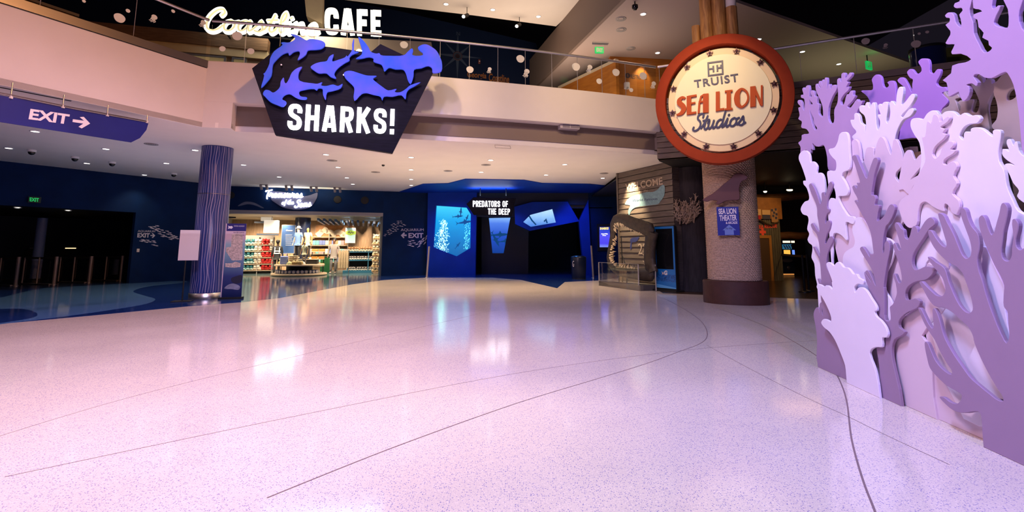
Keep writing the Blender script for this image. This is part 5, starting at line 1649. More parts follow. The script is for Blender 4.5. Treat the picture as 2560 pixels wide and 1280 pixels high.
pm.build('map_outline', mat('map_beige', (.60, .50, .45), .6, var=.35, scale=26), mb_)
pm = MB(); on_plane(pm, MPP, plate([[(a0 + W * u, zt_ * v) for u, v in ((.10, .47), (.40, .47), (.60, .49), (.85, .47), (.85, .42), (.55, .41), (.12, .42))]], .002), .0065)
pm.build('map_outline', bpy.data.materials['map_beige'], mb_)
pm = MB(); on_plane(pm, MPP, plate([smooth([(a0 + W * u, zt_ * v) for u, v in ((.15, .14), (.35, .19), (.6, .20), (.9, .16), (.85, .12), (.5, .13))], 4)], .002), .0065)
pm.build('whale_print', mat('grey_whale_print', (.26, .28, .38), .6, var=.3, scale=8), mb_)
pm = MB(); on_plane(pm, MPP, plate([smooth([(a0 + W * u, zt_ * v) for u, v in ((.45, .27), (.7, .30), (.95, .31), (.95, .22), (.7, .20), (.5, .22))], 4)], .002), .0065)
pm.build('whale_print', mat('dark_whale_print', (.02, .02, .05), .6), mb_)
put_text('Scan QR Code for', MPP, (584, 583), (611, 583.5), (584, 579.5), M['navy_letter'], mb_, 'lettering', .0066, .002)
put_text('a map for the day', MPP, (588, 589), (611, 589.5), (588, 586), M['navy_letter'], mb_, 'lettering', .0066, .002)
pm = MB(); on_plane(pm, MPP, plate([[(a0 + W * (.22 + .13 * u), zt_ - .1 + .05 * v) for u, v in ((1, 0), (.5, .7), (-.3, .5), (-.9, .9), (-.7, 0), (-.9, -.9), (-.3, -.6), (.5, -.8))]], .002), .0068)
pm.build('fish_logo', M['banner_letter'], mb_)
put_text('GEORGIA AQUARIUM', MPP, (585, 567), (611, 567.5), (585, 563.5), M['banner_letter'], mb_, 'lettering', .0068, .001)

# ------------------------------------------------------------------ shop sign and fascia
SFf = SF.off(.02)
tsn = thing('shop_sign', 'white glowing script Treasures of the Seas on a grey leaf-shaped backing', 'sign', SF.hit(740, 520))
kt = 260 / 2560
ct_ = lambda x, y: (600 + kt * x, 440 + kt * y)
leaf = smooth(SFf.L([ct_(*p) for p in [(740, 400), (900, 380), (1200, 420), (1500, 500), (1700, 480), (1840, 430), (1905, 410), (1900, 520), (1850, 620), (1800, 700), (1720, 770), (1560, 815), (1400, 832), (1200, 810), (1050, 770), (900, 680), (780, 590)]]), 3)
cut(SFf, [leaf], .04, 0).build('backing', mat('grey_blue_backing', (.10, .11, .22), .5), tsn)
let, box = script_text('Treasures', .29, .2, .03)
put_letters(let, box, SFf, ct_(640, 575), ct_(1570, 580), ct_(625, 330), M['white_lit'], tsn, 'letter', .045, .05)
let, box = script_text('of the', .27, .2, .03)
put_letters(let, box, SFf, ct_(1030, 745), ct_(1340, 735), ct_(1025, 585), M['white_lit'], tsn, 'letter', .045, .05)
let, box = script_text('Seas', .29, .15, .03)
put_letters(let, box, SFf, ct_(1335, 795), ct_(1770, 760), ct_(1335, 590), M['white_lit'], tsn, 'letter', .045, .05)
swp = smooth(SFf.L([ct_(*p) for p in [(-60, 740), (100, 640), (230, 632), (360, 660), (480, 720), (590, 790), (540, 790), (430, 745), (300, 705), (180, 695), (60, 720)]]), 3)
sw = cut(SF, [swp], .006, .002).build('wave_graphic', mat('grey_blue_graphic', (.10, .12, .22), .5))
tag(sw, 'pale grey-blue painted wave arc on the navy fascia left of the shop sign', 'mural')
for x, y, r, lab in ((577, 488, 10, 'round black loudspeaker disc on the navy fascia beside the wave column'), (844, 499, 10, 'round black loudspeaker disc right of the shop sign, first of two'), (912, 501, 10, 'round black loudspeaker disc near the right end of the shop fascia')):
    a, z = SF.loc(x, y)
    s_ = thing('round_speaker', lab, 'loudspeaker', SF.pt(a, z, 0), 'round black discs on the shop fascia')
    rr = SF.loc(x + r, y)[0] - a
    MB().lathe(SF.pt(a, z, 0), [(rr, 0), (rr, .03), (rr * .9, .035)], 24, SF.e, Vector((0, 0, 1)), SF.n).build('rim', M['black'], s_)
    MB().lathe(SF.pt(a, z, .02), [(rr * .88, .01), (rr * .5, .0155), (.01, .018)], 24, SF.e, Vector((0, 0, 1)), SF.n).build('grille', mat('dark_grille', (.012, .012, .02), .7) if x == 577 else bpy.data.materials['dark_grille'], s_)
# ------------------------------------------------------------------ people and mannequins
def skin(nodes, edges, base, rz, k=1.0):
    me = bpy.data.meshes.new('figure')
    keys = list(nodes)
    me.from_pydata([nodes[q][0] for q in keys], [(keys.index(a), keys.index(b)) for a, b in edges], [])
    o = bpy.data.objects.new('figure', me)
    COL.objects.link(o)
    md = o.modifiers.new('skin', 'SKIN')
    md.use_smooth_shade = True
    for i, q in enumerate(keys):
        r = nodes[q][1]
        me.skin_vertices[0].data[i].radius = r if isinstance(r, tuple) else (r, r)
    me.skin_vertices[0].data[0].use_root = True
    o.modifiers.new('sub', 'SUBSURF').levels = 1
    bpy.context.view_layer.update()
    dg = bpy.context.evaluated_depsgraph_get()
    ev = bpy.data.meshes.new_from_object(o.evaluated_get(dg))
    c, s = math.cos(rz), math.sin(rz)
    vs = [Vector((v.co.x * c - v.co.y * s, v.co.x * s + v.co.y * c, v.co.z)) * k + Vector(base) for v in ev.vertices]
    fs = [tuple(p.vertices) for p in ev.polygons]
    bpy.data.objects.remove(o); bpy.data.meshes.remove(me); bpy.data.meshes.remove(ev)
    mb = MB(); mb.add(vs, fs, True)
    return mb


def figure(name, label, cat, base, rz, h, skin_m, top_m, leg_m, sleeve=1.0, hair=None, hat=None, step=.0, arm=.0, group=None, vest=False, shoes=None):
    k = h / 1.78
    t = thing(name, label, cat, base, group)
    N = {'pelvis': ((0, 0, .96), (.10, .075)), 'belly': ((0, .0, 1.12), (.095, .07)), 'chest': ((0, 0, 1.31), (.115, .08)), 'neck': ((0, 0, 1.47), .058),
         'jaw': ((0, .02, 1.57), (.066, .075)), 'brow': ((0, .015, 1.655), (.078, .092)), 'crown': ((0, 0, 1.735), (.062, .07)), 'nose': ((0, .105, 1.62), .012)}
    E = [('pelvis', 'belly'), ('belly', 'chest'), ('chest', 'neck'), ('neck', 'jaw'), ('jaw', 'brow'), ('brow', 'crown'), ('brow', 'nose')]
    T = {'pelvis': ((0, 0, .90), (.175, .13)), 'belly': ((0, 0, 1.12), (.16, .12)), 'chest': ((0, 0, 1.32), (.18, .125)), 'collar': ((0, 0, 1.45), (.07, .07)), 'hem': ((0, 0, .80), (.165, .125))}
    TE = [('pelvis', 'hem'), ('pelvis', 'belly'), ('belly', 'chest'), ('chest', 'collar')]
    G = {'pelvis': ((0, 0, .96), (.16, .118)), 'waist': ((0, 0, 1.10), (.13, .10))}
    GE = [('pelvis', 'waist')]
    for sx, nm in ((-1, 'l'), (1, 'r')):
        fy = step * sx
        N[nm + 'sh'] = ((sx * .17, 0, 1.415), .052)
        N[nm + 'el'] = ((sx * (.235 + arm), -.03, 1.14), .040)
        N[nm + 'wr'] = ((sx * (.26 + arm), .05, .90), (.028, .022))
        N[nm + 'pa'] = ((sx * (.262 + arm), .07, .83), (.038, .018))
        E += [('chest', nm + 'sh'), (nm + 'sh', nm + 'el'), (nm + 'el', nm + 'wr'), (nm + 'wr', nm + 'pa')]
        for f in range(4):
            N[nm + 'k%d' % f] = ((sx * (.262 + arm), .045 + .018 * f, .785), .009)
            N[nm + 'f%d' % f] = ((sx * (.250 + arm), .052 + .017 * f, .735 + .012 * abs(f - 2)), .0075)
            E += [(nm + 'pa', nm + 'k%d' % f), (nm + 'k%d' % f, nm + 'f%d' % f)]
        N[nm + 'th'] = ((sx * (.245 + arm), .115, .80), .010)
        E += [(nm + 'pa', nm + 'th')]
        N[nm + 'hip'] = ((sx * .09, 0, .88), .062)
        N[nm + 'kn'] = ((sx * .10, .02 + fy * .5, .50), .055)
        N[nm + 'an'] = ((sx * .105, -.03 + fy, .10), .038)
        N[nm + 'to'] = ((sx * .12, .12 + fy, .035), .036)
        E += [('pelvis', nm + 'hip'), (nm + 'hip', nm + 'kn'), (nm + 'kn', nm + 'an'), (nm + 'an', nm + 'to')]
        T[nm + 'sh'] = ((sx * .175, 0, 1.41), .068)
        T[nm + 'el'] = ((sx * (.175 + (.06 + arm) * min(1, sleeve * 2)), -.03 * min(1, sleeve * 2), 1.41 - .27 * min(1, sleeve * 2)), .058)
        TE += [('chest', nm + 'sh'), (nm + 'sh', nm + 'el')]
        if sleeve > .6:
            T[nm + 'wr'] = ((sx * (.258 + arm), .045, .92), .042)
            TE += [(nm + 'el', nm + 'wr')]
        G[nm + 'hip'] = ((sx * .092, 0, .87), .10)
        G[nm + 'kn'] = ((sx * .10, .02 + fy * .5, .50), .072)
        G[nm + 'an'] = ((sx * .105, -.03 + fy, .10), .062)
        GE += [('pelvis', nm + 'hip'), (nm + 'hip', nm + 'kn'), (nm + 'kn', nm + 'an')]
    skin(N, E, base, rz, k).build('body', skin_m, t)
    skin(T, TE, base, rz, k).build('top', top_m, t)
    skin(G, GE, base, rz, k).build('trousers', leg_m, t)
    R = Matrix.Rotation(rz, 3, 'Z')
    w = lambda x, y, z: Vector(base) + R @ Vector((x, y, z)) * k
    for sx in (-1, 1):
        MB().ball(w(sx * .108, .05 + step * sx, .045), (.055 * k, .055 * k, .05 * k), 10, 6).ball(w(sx * .118, .12 + step * sx, .035), (.05 * k, .06 * k, .038 * k), 10, 6).build('shoe', shoes or leg_m, t)
    if hair:
        MB().ball(w(0, -.025, 1.685), (.094 * k, .104 * k, .105 * k), 14, 8).build('hair', hair, t)
    if hat:
        MB().lathe(w(0, .01, 1.68), [(.17 * k, 0), (.155 * k, .02 * k), (.10 * k, .03 * k), (.095 * k, .11 * k), (.06 * k, .14 * k), (.005, .145 * k)], 20).build('hat', hat, t)
    if vest:
        V = {'pelvis': ((0, 0, 1.0), (.185, .14)), 'belly': ((0, 0, 1.14), (.176, .134)), 'chest': ((0, 0, 1.30), (.196, .142)), 'top': ((0, 0, 1.38), (.15, .11))}
        skin(V, [('pelvis', 'belly'), ('belly', 'chest'), ('chest', 'top')], base, rz, k).build('vest', M['black'], t)
        st = MB()
        for z, a in ((1.05, .172), (1.17, .166)):
            st.lathe(w(0, 0, z), [(a * k, 0), (a * k, .05 * k)], 28, R @ Vector((1, 0, 0)), R @ Vector((0, .78, 0)), caps=False)
        for sx in (-1, 1):
            for yy in (-.134, .134):
                st.obox(w(sx * .11 - .022, yy, 1.12), R @ Vector((.044 * k, 0, 0)), R @ Vector((0, .004, 0)), Vector((0, 0, .27 * k)))
        st.build('reflective_stripes', mat('self_lit_reflective_white', (.85, .88, .9), .4, emit=(.8, .85, .9), es=.12), t)  # faint emission stands in for light thrown back by the stripes
    return t


M['skin_d'] = mat('dark_brown_skin', (.05, .026, .018), .5)
M['skin_m'] = mat('brown_skin', (.14, .07, .045), .5)
M['tan_mann'] = mat('tan_mannequin', (.50, .27, .08), .5)
M['pale_mann'] = mat('cream_mannequin', (.72, .58, .42), .5)
pv = onz(690, 686)
figure('person', 'person in dark clothes and hi-vis striped vest seen from behind at the shop entrance', 'person', pv, .3, 1.75, M['skin_d'], mat('black_top', (.012, .012, .016), .7), mat('black_trousers', (.01, .01, .013), .7), 1.0, hair=M['black'], vest=True, step=.03)
pg = onz(832, 684)
figure('person', 'person in light grey long sleeved top and grey trousers standing in the shop', 'person', pg, math.pi + .2, 1.86, M['skin_m'], mat('grey_top', (.24, .21, .20), .7), mat('grey_trousers', (.16, .15, .16), .7), 1.0, hair=M['black'], arm=.02, step=.04, shoes=M['vent'])

# ------------------------------------------------------------------ shop interior
for q in (.2, 1.8, 3.4, 5.0, 6.4):
    for dd in (-1.3, -3.2, -5.4):
        lamp('shop_track_light', 'SPOT', SF.pt(q, 2.92, dd), SF.pt(q, 1.0, dd - .9), 460, (1.0, .80, .55), angle=120, blend=.8, radius=.06)


def sfd(px, py, d):
    return SF.off(d).hit(px, py)


M['shop_dark'] = mat('dark_blue_pillar', (.012, .018, .05), .25)
q = sfd(755, 600, -4.4)
ip = thing('shop_pillar', 'dark blue round pillar with exit sign inside the shop entrance', 'column', (q.x, q.y, 0))
MB().lathe((q.x, q.y, 0), [(.40, 0), (.40, 2.97)], 28).build('shaft', M['shop_dark'], ip)
MB().lathe((q.x, q.y, 0), [(.43, 0), (.43, .14), (.41, .15)], 28).build('foot', M['steel_d'], ip)

# round two-tier display table with mannequins
tb = onz(748, 690)
tc_ = Vector((tb.x * 1.03, tb.y * 1.03, 0))
dt = thing('display_table', 'low round two-tier pale timber display table in the shop entrance', 'table', tc_)
M['ash'] = wood('pale_timber_top', (.40, .29, .20), (.56, .44, .33), 3)
MB().lathe(tc_, [(1.28, .03), (1.28, .10), (1.26, .11)], 40).build('lower_shelf', M['ash'], dt)
MB().lathe(tc_, [(1.15, .47), (1.15, .53), (1.13, .54)], 40).build('table_top', M['ash'], dt)
MB().lathe(tc_, [(.60, .11), (.60, .47)], 28).build('drum', M['black'], dt)
MB().lathe(tc_, [(1.2, 0), (1.2, .03)], 40).build('plinth', M['black'], dt)
for i in range(5):
    t = i * 2 * math.pi / 5 + .5
    p = tc_ + Vector((1.08 * math.cos(t), 1.08 * math.sin(t), .11))
    MB().cyl(p, p + Vector((0, 0, .36)), .018, n=8).build('leg', M['black'], dt)
rp = tc_ + Vector((.25, .25, .541))
rz_ = thing('display_riser', 'small black stepped riser under the adult mannequins on the round table', 'riser', rp)
MB().rbox(rp + Vector((0, 0, .11)), (1.0, .7, .22), .25, .01).build('block', M['black'], rz_)
MB().rbox(rp + Vector((0, 0, .225)), (1.02, .72, .02), .25, .005).build('top', M['ash'], rz_)
mz = .541 + .236
ma = sfd(742, 640, 0); ma = tc_ + Vector((-.02, .2, mz))
a1 = Vector((ray(743, 640).x / ray(743, 640).y * (tc_.y + .2), tc_.y + .2, mz))
a2_ = Vector((ray(767, 640).x / ray(767, 640).y * (tc_.y + .35), tc_.y + .35, mz))
figure('mannequin', 'cream mannequin in white bucket hat, blue t-shirt and charcoal trousers on the round table', 'mannequin', a1, math.pi - .2, 1.62, M['pale_mann'], mat('blue_tee', (.13, .24, .52), .7), mat('charcoal', (.035, .035, .04), .7), .42, hat=mat('white_hat', (.8, .78, .75), .7), group=None)
figure('mannequin', 'tan mannequin in cream printed t-shirt and dark shorts on the round table', 'mannequin', a2_, math.pi - .1, 1.62, M['tan_mann'], mat('cream_tee', (.72, .60, .38), .7), bpy.data.materials['charcoal'], .42)
a3_ = Vector((ray(760, 650).x / ray(760, 650).y * (tc_.y - .35), tc_.y - .35, .541))
figure('mannequin', 'small tan child mannequin in tie-dye top in front of the adult mannequins', 'mannequin', a3_, math.pi, 1.12, M['tan_mann'], mat('tie_dye_top', (.55, .58, .42), .7, var=.4, scale=14), mat('grey_shorts', (.2, .2, .22), .7), .42)
# goods on the table
random.seed(5)


def small(name, label, cat, p, build, group=None):
    t = thing(name, label, cat, p, group)
    build(t, Vector(p))
    return t


def tw(px, dy, z=.541):
    y = tc_.y + dy
    r_ = ray(px, 640)
    return Vector((r_.x / r_.y * y, y, z))


def mk_tote(t, p):
    MB().rbox(p + Vector((0, 0, .2)), (.36, .14, .40), .1, .03).build('bag', mat('blue_bag', (.16, .22, .50), .7), t)
    MB().tube([p + Vector((-.1, 0, .4)), p + Vector((-.08, 0, .52)), p + Vector((.08, .02, .52)), p + Vector((.1, .02, .4))], .012, 6).build('handle', bpy.data.materials['blue_bag'], t)
small('tote_bag', 'pale blue bag standing at the left of the round table top', 'bag', tw(711, -.55), mk_tote)


def mk_cap(m):
    def f(t, p):
        MB().lathe(p, [(.14, 0), (.135, .05), (.10, .11), (.04, .14), (.003, .145)], 16).build('crown', m, t)
        MB().obox(p + Vector((-.09, -.24, .0)), (.18, 0, 0), (0, .13, .01), (0, 0, .012)).build('brim', m, t)
    return f
small('cap', 'olive cap lying at the front of the round table top', 'cap', tw(725, -.85), mk_cap(mat('olive_cap', (.40, .40, .22), .7)))
small('cap', 'white cap lying beside the yellow basket on the round table', 'cap', tw(757, -.7), mk_cap(bpy.data.materials['white_hat']))


def mk_basket(t, p):
    MB().rbox(p + Vector((0, 0, .07)), (.46, .26, .14), .05, .02).build('basket', mat('straw_basket', (.55, .40, .16), .8, var=.3, scale=30), t)
    mb = MB()
    for i in range(14):
        mb.ball(p + Vector((random.uniform(-.19, .19), random.uniform(-.09, .09), .15)), .04, 8, 5)
    o = mb.build('contents', mat('cream_goods', (.72, .62, .42), .7), t); o['kind'] = 'stuff'
small('basket', 'straw basket of small cream goods at the front of the round table', 'basket', tw(745, -.9), mk_basket)


def mk_stack(t, p):
    for i in range(5):
        MB().rbox(p + Vector((0, 0, .05 + .085 * i)), (.40, .22, .05), .05, .01).build('striped_tray', mat('tray_cream', (.62, .5, .34), .6) if i == 0 else bpy.data.materials['tray_cream'], t)
        MB().rbox(p + Vector((0, 0, .0125 + .085 * i)), (.34, .18, .025), .05, .005).build('spacer', M['black'], t)
small('tray_rack', 'small black rack of cream trays in the middle of the round table', 'rack', tw(734, -.55), mk_stack)


def mk_plant(t, p):
    MB().rbox(p + Vector((0, 0, .06)), (.6, .25, .12), .1, .02).build('tray', bpy.data.materials['straw_basket'], t)
    mb = MB()
    for i in range(26):
        q = p + Vector((random.uniform(-.27, .27), random.uniform(-.1, .1), .12))
        mb.cyl(q, q + Vector((random.uniform(-.1, .1), random.uniform(-.05, .05), random.uniform(.06, .16))), .03, .004, 6)
    o = mb.build('contents', mat('yellow_green_goods', (.5, .45, .2), .7), t); o['kind'] = 'stuff'
small('goods_tray', 'tray of yellow-green small toys at the back left of the round table', 'tray', tw(714, .2), mk_plant)
# rolled toys around the lower shelf
sm = thing('rolled_towel', 'grey blue rolled towel with pale spiral end on the lower tier of the round table', 'towel', (0, 0, 0), 'rolled towels around the lower tier')
MB().cyl((0, -.10, .09), (0, .10, .09), .085, n=14).build('roll', mat('blue_grey_towel', (.12, .14, .26), .8, var=.3, scale=20), sm)
MB().cyl((0, -.106, .09), (0, -.10, .09), .06, n=14).build('pale_end', mat('pale_towel_end', (.5, .46, .45), .8), sm)
k = 0
for i in range(15):
    t = math.radians(200 + 140 * i / 14)
    p = tc_ + Vector((.98 * math.cos(t), .98 * math.sin(t), .11))
    if k == 0:
        sm.location = p; sm.rotation_euler = (0, 0, t + math.pi / 2)
    else:
        dup(sm, p, None, t + math.pi / 2)
    k += 1

# plush toys: one of each kind, then copies
def plush(label, body_m, belly_m, group):
    t = thing('plush_toy', label, 'plush toy', (0, 0, 0), group)
    MB().ball((0, 0, .10), (.105, .10, .10), 12, 8).build('body', body_m, t)
    MB().ball((0, -.075, .19), (.075, .075, .07), 12, 8).ball((.055, -.06, .255), .026, 8, 5).ball((-.055, -.06, .255), .026, 8, 5).build('head', body_m, t)
    MB().ball((0, -.075, .085), (.065, .045, .06), 10, 6).ball((.10, -.06, .05), (.05, .04, .03), 8, 5).ball((-.10, -.06, .05), (.05, .04, .03), 8, 5).build('belly_and_flippers', belly_m, t)
    return t


mt = lambda n, c: mat(n, c, .9)
kinds = {
    'teal': plush('teal plush sea animal sitting in the left plush shelves', mt('teal_plush', (.03, .16, .19)), mt('pale_teal_plush', (.35, .5, .5)), 'teal plush toys on the left shelves'),
    'white': plush('white plush seal sitting in the left plush shelves', mt('white_plush', (.72, .66, .58)), mt('cream_plush', (.62, .52, .42)), 'white plush toys on the left shelves'),
    'red': plush('red plush lobster toy sitting in the left plush shelves', mt('red_plush', (.55, .02, .02)), mt('dark_red_plush', (.38, .02, .02)), 'red plush toys on the left shelves'),
    'cream': plush('cream plush toy in the tall stack at the right end of the shop', mt('cream_plush_toy', (.66, .54, .36)), mt('tan_plush', (.45, .32, .18)), 'cream plush toys in the right-hand stack'),
    'grey': plush('small grey and white plush toy on the blue shelf unit', mt('grey_plush', (.22, .20, .20)), mt('white_belly', (.62, .58, .52)), 'grey plush toys on the blue shelf unit'),
    'brown': plush('brown and cream plush otter along the top of the blue shelf unit', mt('brown_plush', (.26, .13, .06)), mt('beige_belly', (.66, .56, .42)), 'brown plush toys along the top of the blue unit'),
}
used = set()


def put(kind, p, rz=0.0, sc=1.0):
    if kind not in used:
        used.add(kind)
        o = kinds[kind]; o.location = p; o.rotation_euler = (0, 0, rz)
    else:
        o = dup(kinds[kind], p, None, rz)
    o.scale = (sc, sc, sc)


PL = SF.off(-4.0)
lsh = thing('plush_shelves', 'tall left shop shelving packed with teal, white and red plush toys', 'shelf', PL.hit(645, 675))
a0, a1 = PL.loc(606, 620)[0], PL.loc(682, 620)[0]
zs = [PL.loc(640, y)[1] for y in (612, 628, 644, 660, 676)]
MB().obox(PL.pt(a0, 0, -.5), PL.e * (a1 - a0), PL.n * .06, Vector((0, 0, zs[0] + .5))).build('back_panel', mat('shelf_grey', (.30, .27, .25), .6), lsh)
for z in zs:
    MB().obox(PL.pt(a0, z - .03, -.45), PL.e * (a1 - a0), PL.n * .45, Vector((0, 0, .03))).build('shelf_board', M['ash'], lsh)
for a in (a0, (a0 + a1) / 2, a1 - .03):
    MB().obox(PL.pt(a, 0, -.45), PL.e * .03, PL.n * .42, Vector((0, 0, zs[0] + .4))).build('upright', bpy.data.materials['shelf_grey'], lsh)
rzf = math.atan2(PL.e.y, PL.e.x)
for z in zs:
    n = 8
    for i in range(n):
        a = a0 + (a1 - a0) * (i + .5) / n
        kd = 'teal' if i < 3 else ('white' if i < 5 else 'red')
        if i in (4, 7) and random.random() < .35:
            kd = 'white'
        put(kd, PL.pt(a, z, -.18 + random.uniform(-.03, .03)), rzf + random.uniform(-.3, .3), random.uniform(1.0, 1.2))
# blue shelf unit at the right
PR = SF.off(-3.0)
rsh = thing('blue_shelf_unit', 'waist-high blue framed shop shelf unit filled with small plush toys', 'shelf', PR.hit(900, 682))
a0, a1 = PR.loc(868, 650)[0], PR.loc(934, 650)[0]
M['aqua'] = mat('aqua_frame', (.03, .14, .24), .4)
zr = [PR.loc(900, y)[1] for y in (629, 650, 677)]
MB().obox(PR.pt(a0 - .2, 0, -.5), PR.e * (a1 - a0 + .2), PR.n * .55, Vector((0, 0, .14))).build('plinth', M['aqua'], rsh)
for z in zr:
    MB().obox(PR.pt(a0, z - .04, -.48), PR.e * (a1 - a0), PR.n * .5, Vector((0, 0, .04))).build('shelf_board', M['aqua'], rsh)
for a in (a0, a0 + (a1 - a0) * .78, a1 - .04):
    MB().obox(PR.pt(a, 0.14, -.46), PR.e * .04, PR.n * .46, Vector((0, 0, zr[0] - .14))).build('upright', M['aqua'], rsh)
MB().obox(PR.pt(a0, .14, -.5), PR.e * (a1 - a0), PR.n * .02, Vector((0, 0, zr[0] - .14))).build('back_panel', M['black'], rsh)
rzf = math.atan2(PR.e.y, PR.e.x)
for i in range(9):
    put('brown', PR.pt(a0 + (a1 - a0) * (i + .5) / 9, zr[0], -.16), rzf + random.uniform(-.4, .4), .95)
for z in (zr[1], zr[2] + .0):
    for i in range(9):
        put('grey', PR.pt(a0 + .06 + (a1 - a0 - .12) * (i + .5) / 9, z, -.12), rzf + random.uniform(-.4, .4), .78)
PX_ = SF.off(-2.4)
rk = thing('plush_rack', 'narrow rack of cream plush toys beside the right shop jamb', 'rack', PX_.hit(939, 684))
a0, a1 = PX_.loc(931, 650)[0], PX_.loc(947, 650)[0]
zk = [PX_.loc(939, y)[1] for y in (598, 612, 626, 640, 654, 668, 680)]
for a in (a0, a1):
    MB().obox(PX_.pt(a, 0, -.4), PX_.e * .03, PX_.n * .03, Vector((0, 0, zk[0] + .3))).build('upright', M['vent'], rk)
for z in zk:
    MB().obox(PX_.pt(a0, z - .02, -.4), PX_.e * (a1 - a0 + .03), PX_.n * .38, Vector((0, 0, .02))).build('shelf_board', M['ash'], rk)
    for i in range(2):
        put('cream', PX_.pt(a0 + (a1 - a0) * (i + .5) / 2, z, -.17), rzf + random.uniform(-.5, .5), .98)
# hanging jackets
PJ = SF.off(-2.2)
jr = thing('clothes_rail', 'rail of hanging beige jackets right of the grey person', 'clothes rail', PJ.hit(858, 684))
a0, a1 = PJ.loc(846, 650)[0], PJ.loc(870, 650)[0]
zj = PJ.loc(858, 625)[1]
MB().cyl(PJ.pt(a0 - .05, zj, -.1), PJ.pt(a1 + .05, zj, -.1), .015, n=8).build('bar', M['steel_d'], jr)
for a in (a0 - .05, a1 + .05):
    MB().cyl(PJ.pt(a, 0, -.1), PJ.pt(a, zj, -.1), .015, n=8).build('upright', M['steel_d'], jr)
jm = mat('beige_jacket', (.36, .27, .17), .8, var=.15, scale=10)
for i in range(4):
    a = a0 + (a1 - a0) * (i + .5) / 4
    j = tag(MB().loft([[PJ.pt(a + x * w_, z, y) for x, y in ((-.5, -.2), (.5, -.2), (.5, .02), (-.5, .02))] for z, w_ in ((zj - .92, .16), (zj - .5, .15), (zj - .12, .14), (zj - .02, .05))]).build('jacket', jm), 'beige jacket hanging on the rail right of the grey person', 'jacket', 'jackets on the clothes rail')
# green bin, tiered shelf, poster boards
gb = Vector((ray(812, 640).x / ray(812, 640).y * 26.6, 26.6, 0))
t = thing('display_bin', 'dark green square bin between the round table and the grey person', 'bin', gb)
MB().rbox(gb + Vector((0, .2, .42)), (.5, .4, .84), .2, .02).build('body', mat('dark_green', (.01, .09, .03), .5), t)
MB().rbox(gb + Vector((0, .2, .86)), (.54, .44, .05), .2, .01).build('rim', M['black'], t)
PT = SF.off(-3.2)
ts_ = thing('tiered_shelf', 'open pale timber shelf with stacks of amber boxes behind the round table', 'shelf', PT.hit(790, 680))
a0, a1 = PT.loc(776, 650)[0], PT.loc(810, 650)[0]
ztr = [PT.loc(790, y)[1] for y in (628, 647, 664)]
for z in ztr:
    MB().obox(PT.pt(a0, z - .04, -.4), PT.e * (a1 - a0), PT.n * .42, Vector((0, 0, .04))).build('shelf_board', M['ash'], ts_)
for a in (a0 + .02, a1 - .06):
    MB().obox(PT.pt(a, 0, -.35), PT.e * .04, PT.n * .04, Vector((0, 0, ztr[0] - .04))).build('leg', M['black'], ts_)
amber = mat('amber_box', (.42, .17, .03), .5)
b0 = None
for z in ztr:
    for i in range(2):
        p = PT.pt(a0 + .18 + .34 * i, z, -.2)
        if b0 is None:
            b0 = MB().rbox(Vector((0, 0, .06)), (.3, .24, .12), rzf, .01).build('gift_box', amber, None, (0, 0, 0))
            b0.location = p
            tag(b0, 'amber gift box lying on the open timber shelf behind the round table', 'box', 'amber boxes on the timber shelf')
        else:
            c = b0.copy(); COL.objects.link(c); c.location = p


def board(label, pl, box, m, extra=None, name='poster_board', cat='poster', stand=True):
    x0, y0, x1, y1 = box
    A, z1 = pl.loc(x0, y0); B, _ = pl.loc(x1, y0); _, z0 = pl.loc(x0, y1)
    t = thing(name, label, cat, pl.pt((A + B) / 2, z0 if not stand else 0, 0))
    MB().obox(pl.pt(A, z0, -.03), pl.e * (B - A), pl.n * .03, Vector((0, 0, z1 - z0))).build('panel', m, t)
    fr = MB()
    for q0, q1, r0, r1 in ((A, A + .02, z0, z1), (B - .02, B, z0, z1), (A, B, z1 - .02, z1), (A, B, z0, z0 + .02)):
        fr.obox(pl.pt(q0, r0, -.035), pl.e * (q1 - q0), pl.n * .04, Vector((0, 0, r1 - r0)))
    fr.build('frame', M['vent'], t)
    if stand:
        MB().cyl(pl.pt((A + B) / 2, 0, -.06), pl.pt((A + B) / 2, z0 + .05, -.06), .02, n=8).build('stand', M['black'], t)
    return t


PO = SF.off(-3.4)
t = board('blue information poster with white lines behind the mannequins', PO, (705, 562, 740, 634), mat('poster_blue', (.02, .07, .22), .5))
put_text('Ocean', PO, (715, 578), (731, 578), (715, 574), M['white'], t, 'lettering', .008, .002, .02)
ln_ = MB()
for i in range(6):
    A, z = PO.loc(714, 588 + 5 * i); B, _ = PO.loc(730 + (i % 2) * 2, 588)
    ln_.obox(PO.pt(A, z, .007), PO.e * (B - A), PO.n * .002, Vector((0, 0, .02)))
ln_.build('text_lines', M['white'], t)
PQ = SF.off(-3.6)
t = board('pale turquoise hanging poster with a green splash above the grey plush unit', PQ, (864, 569, 890, 608), mat('poster_turquoise', (.35, .62, .66), .5), stand=False)
a, z = PQ.loc(877, 582)
on_plane(MB(), PQ, ([], []))
mbs = MB(); on_plane(mbs, PQ, plate([smooth([(a + .26 * math.cos(i * .5236) * (1 + .2 * (i % 2)), z + .12 * math.sin(i * .5236) * (1 + .2 * (i % 2))) for i in range(12)], 2)], .003), .012)
mbs.build('splash', mat('lime_print', (.30, .50, .05), .6), t)
put_text('Sale', PQ, (870, 584), (884, 584), (870, 578), M['black'], t, 'lettering', .013, .002, .02) if False else None
mbs = MB(); vs, fs = ribbon(smooth([(a - .16, z - .02), (a - .08, z + .05), (a - .02, z - .03), (a + .05, z + .05), (a + .1, z - .02), (a + .17, z + .04)], 4, False), .03, False, .003)
mbs.add([PQ.pt(v[0], v[1], .015 + v[2]) for v in vs], fs); mbs.build('script_mark', M['black'], t)
for q in (-.1, .1):
    MB().cyl(PQ.pt(a + q, PQ.loc(877, 570)[1], 0), PQ.pt(a + q, 2.99, 0), .006, n=6).build('wire', M['vent'], t)
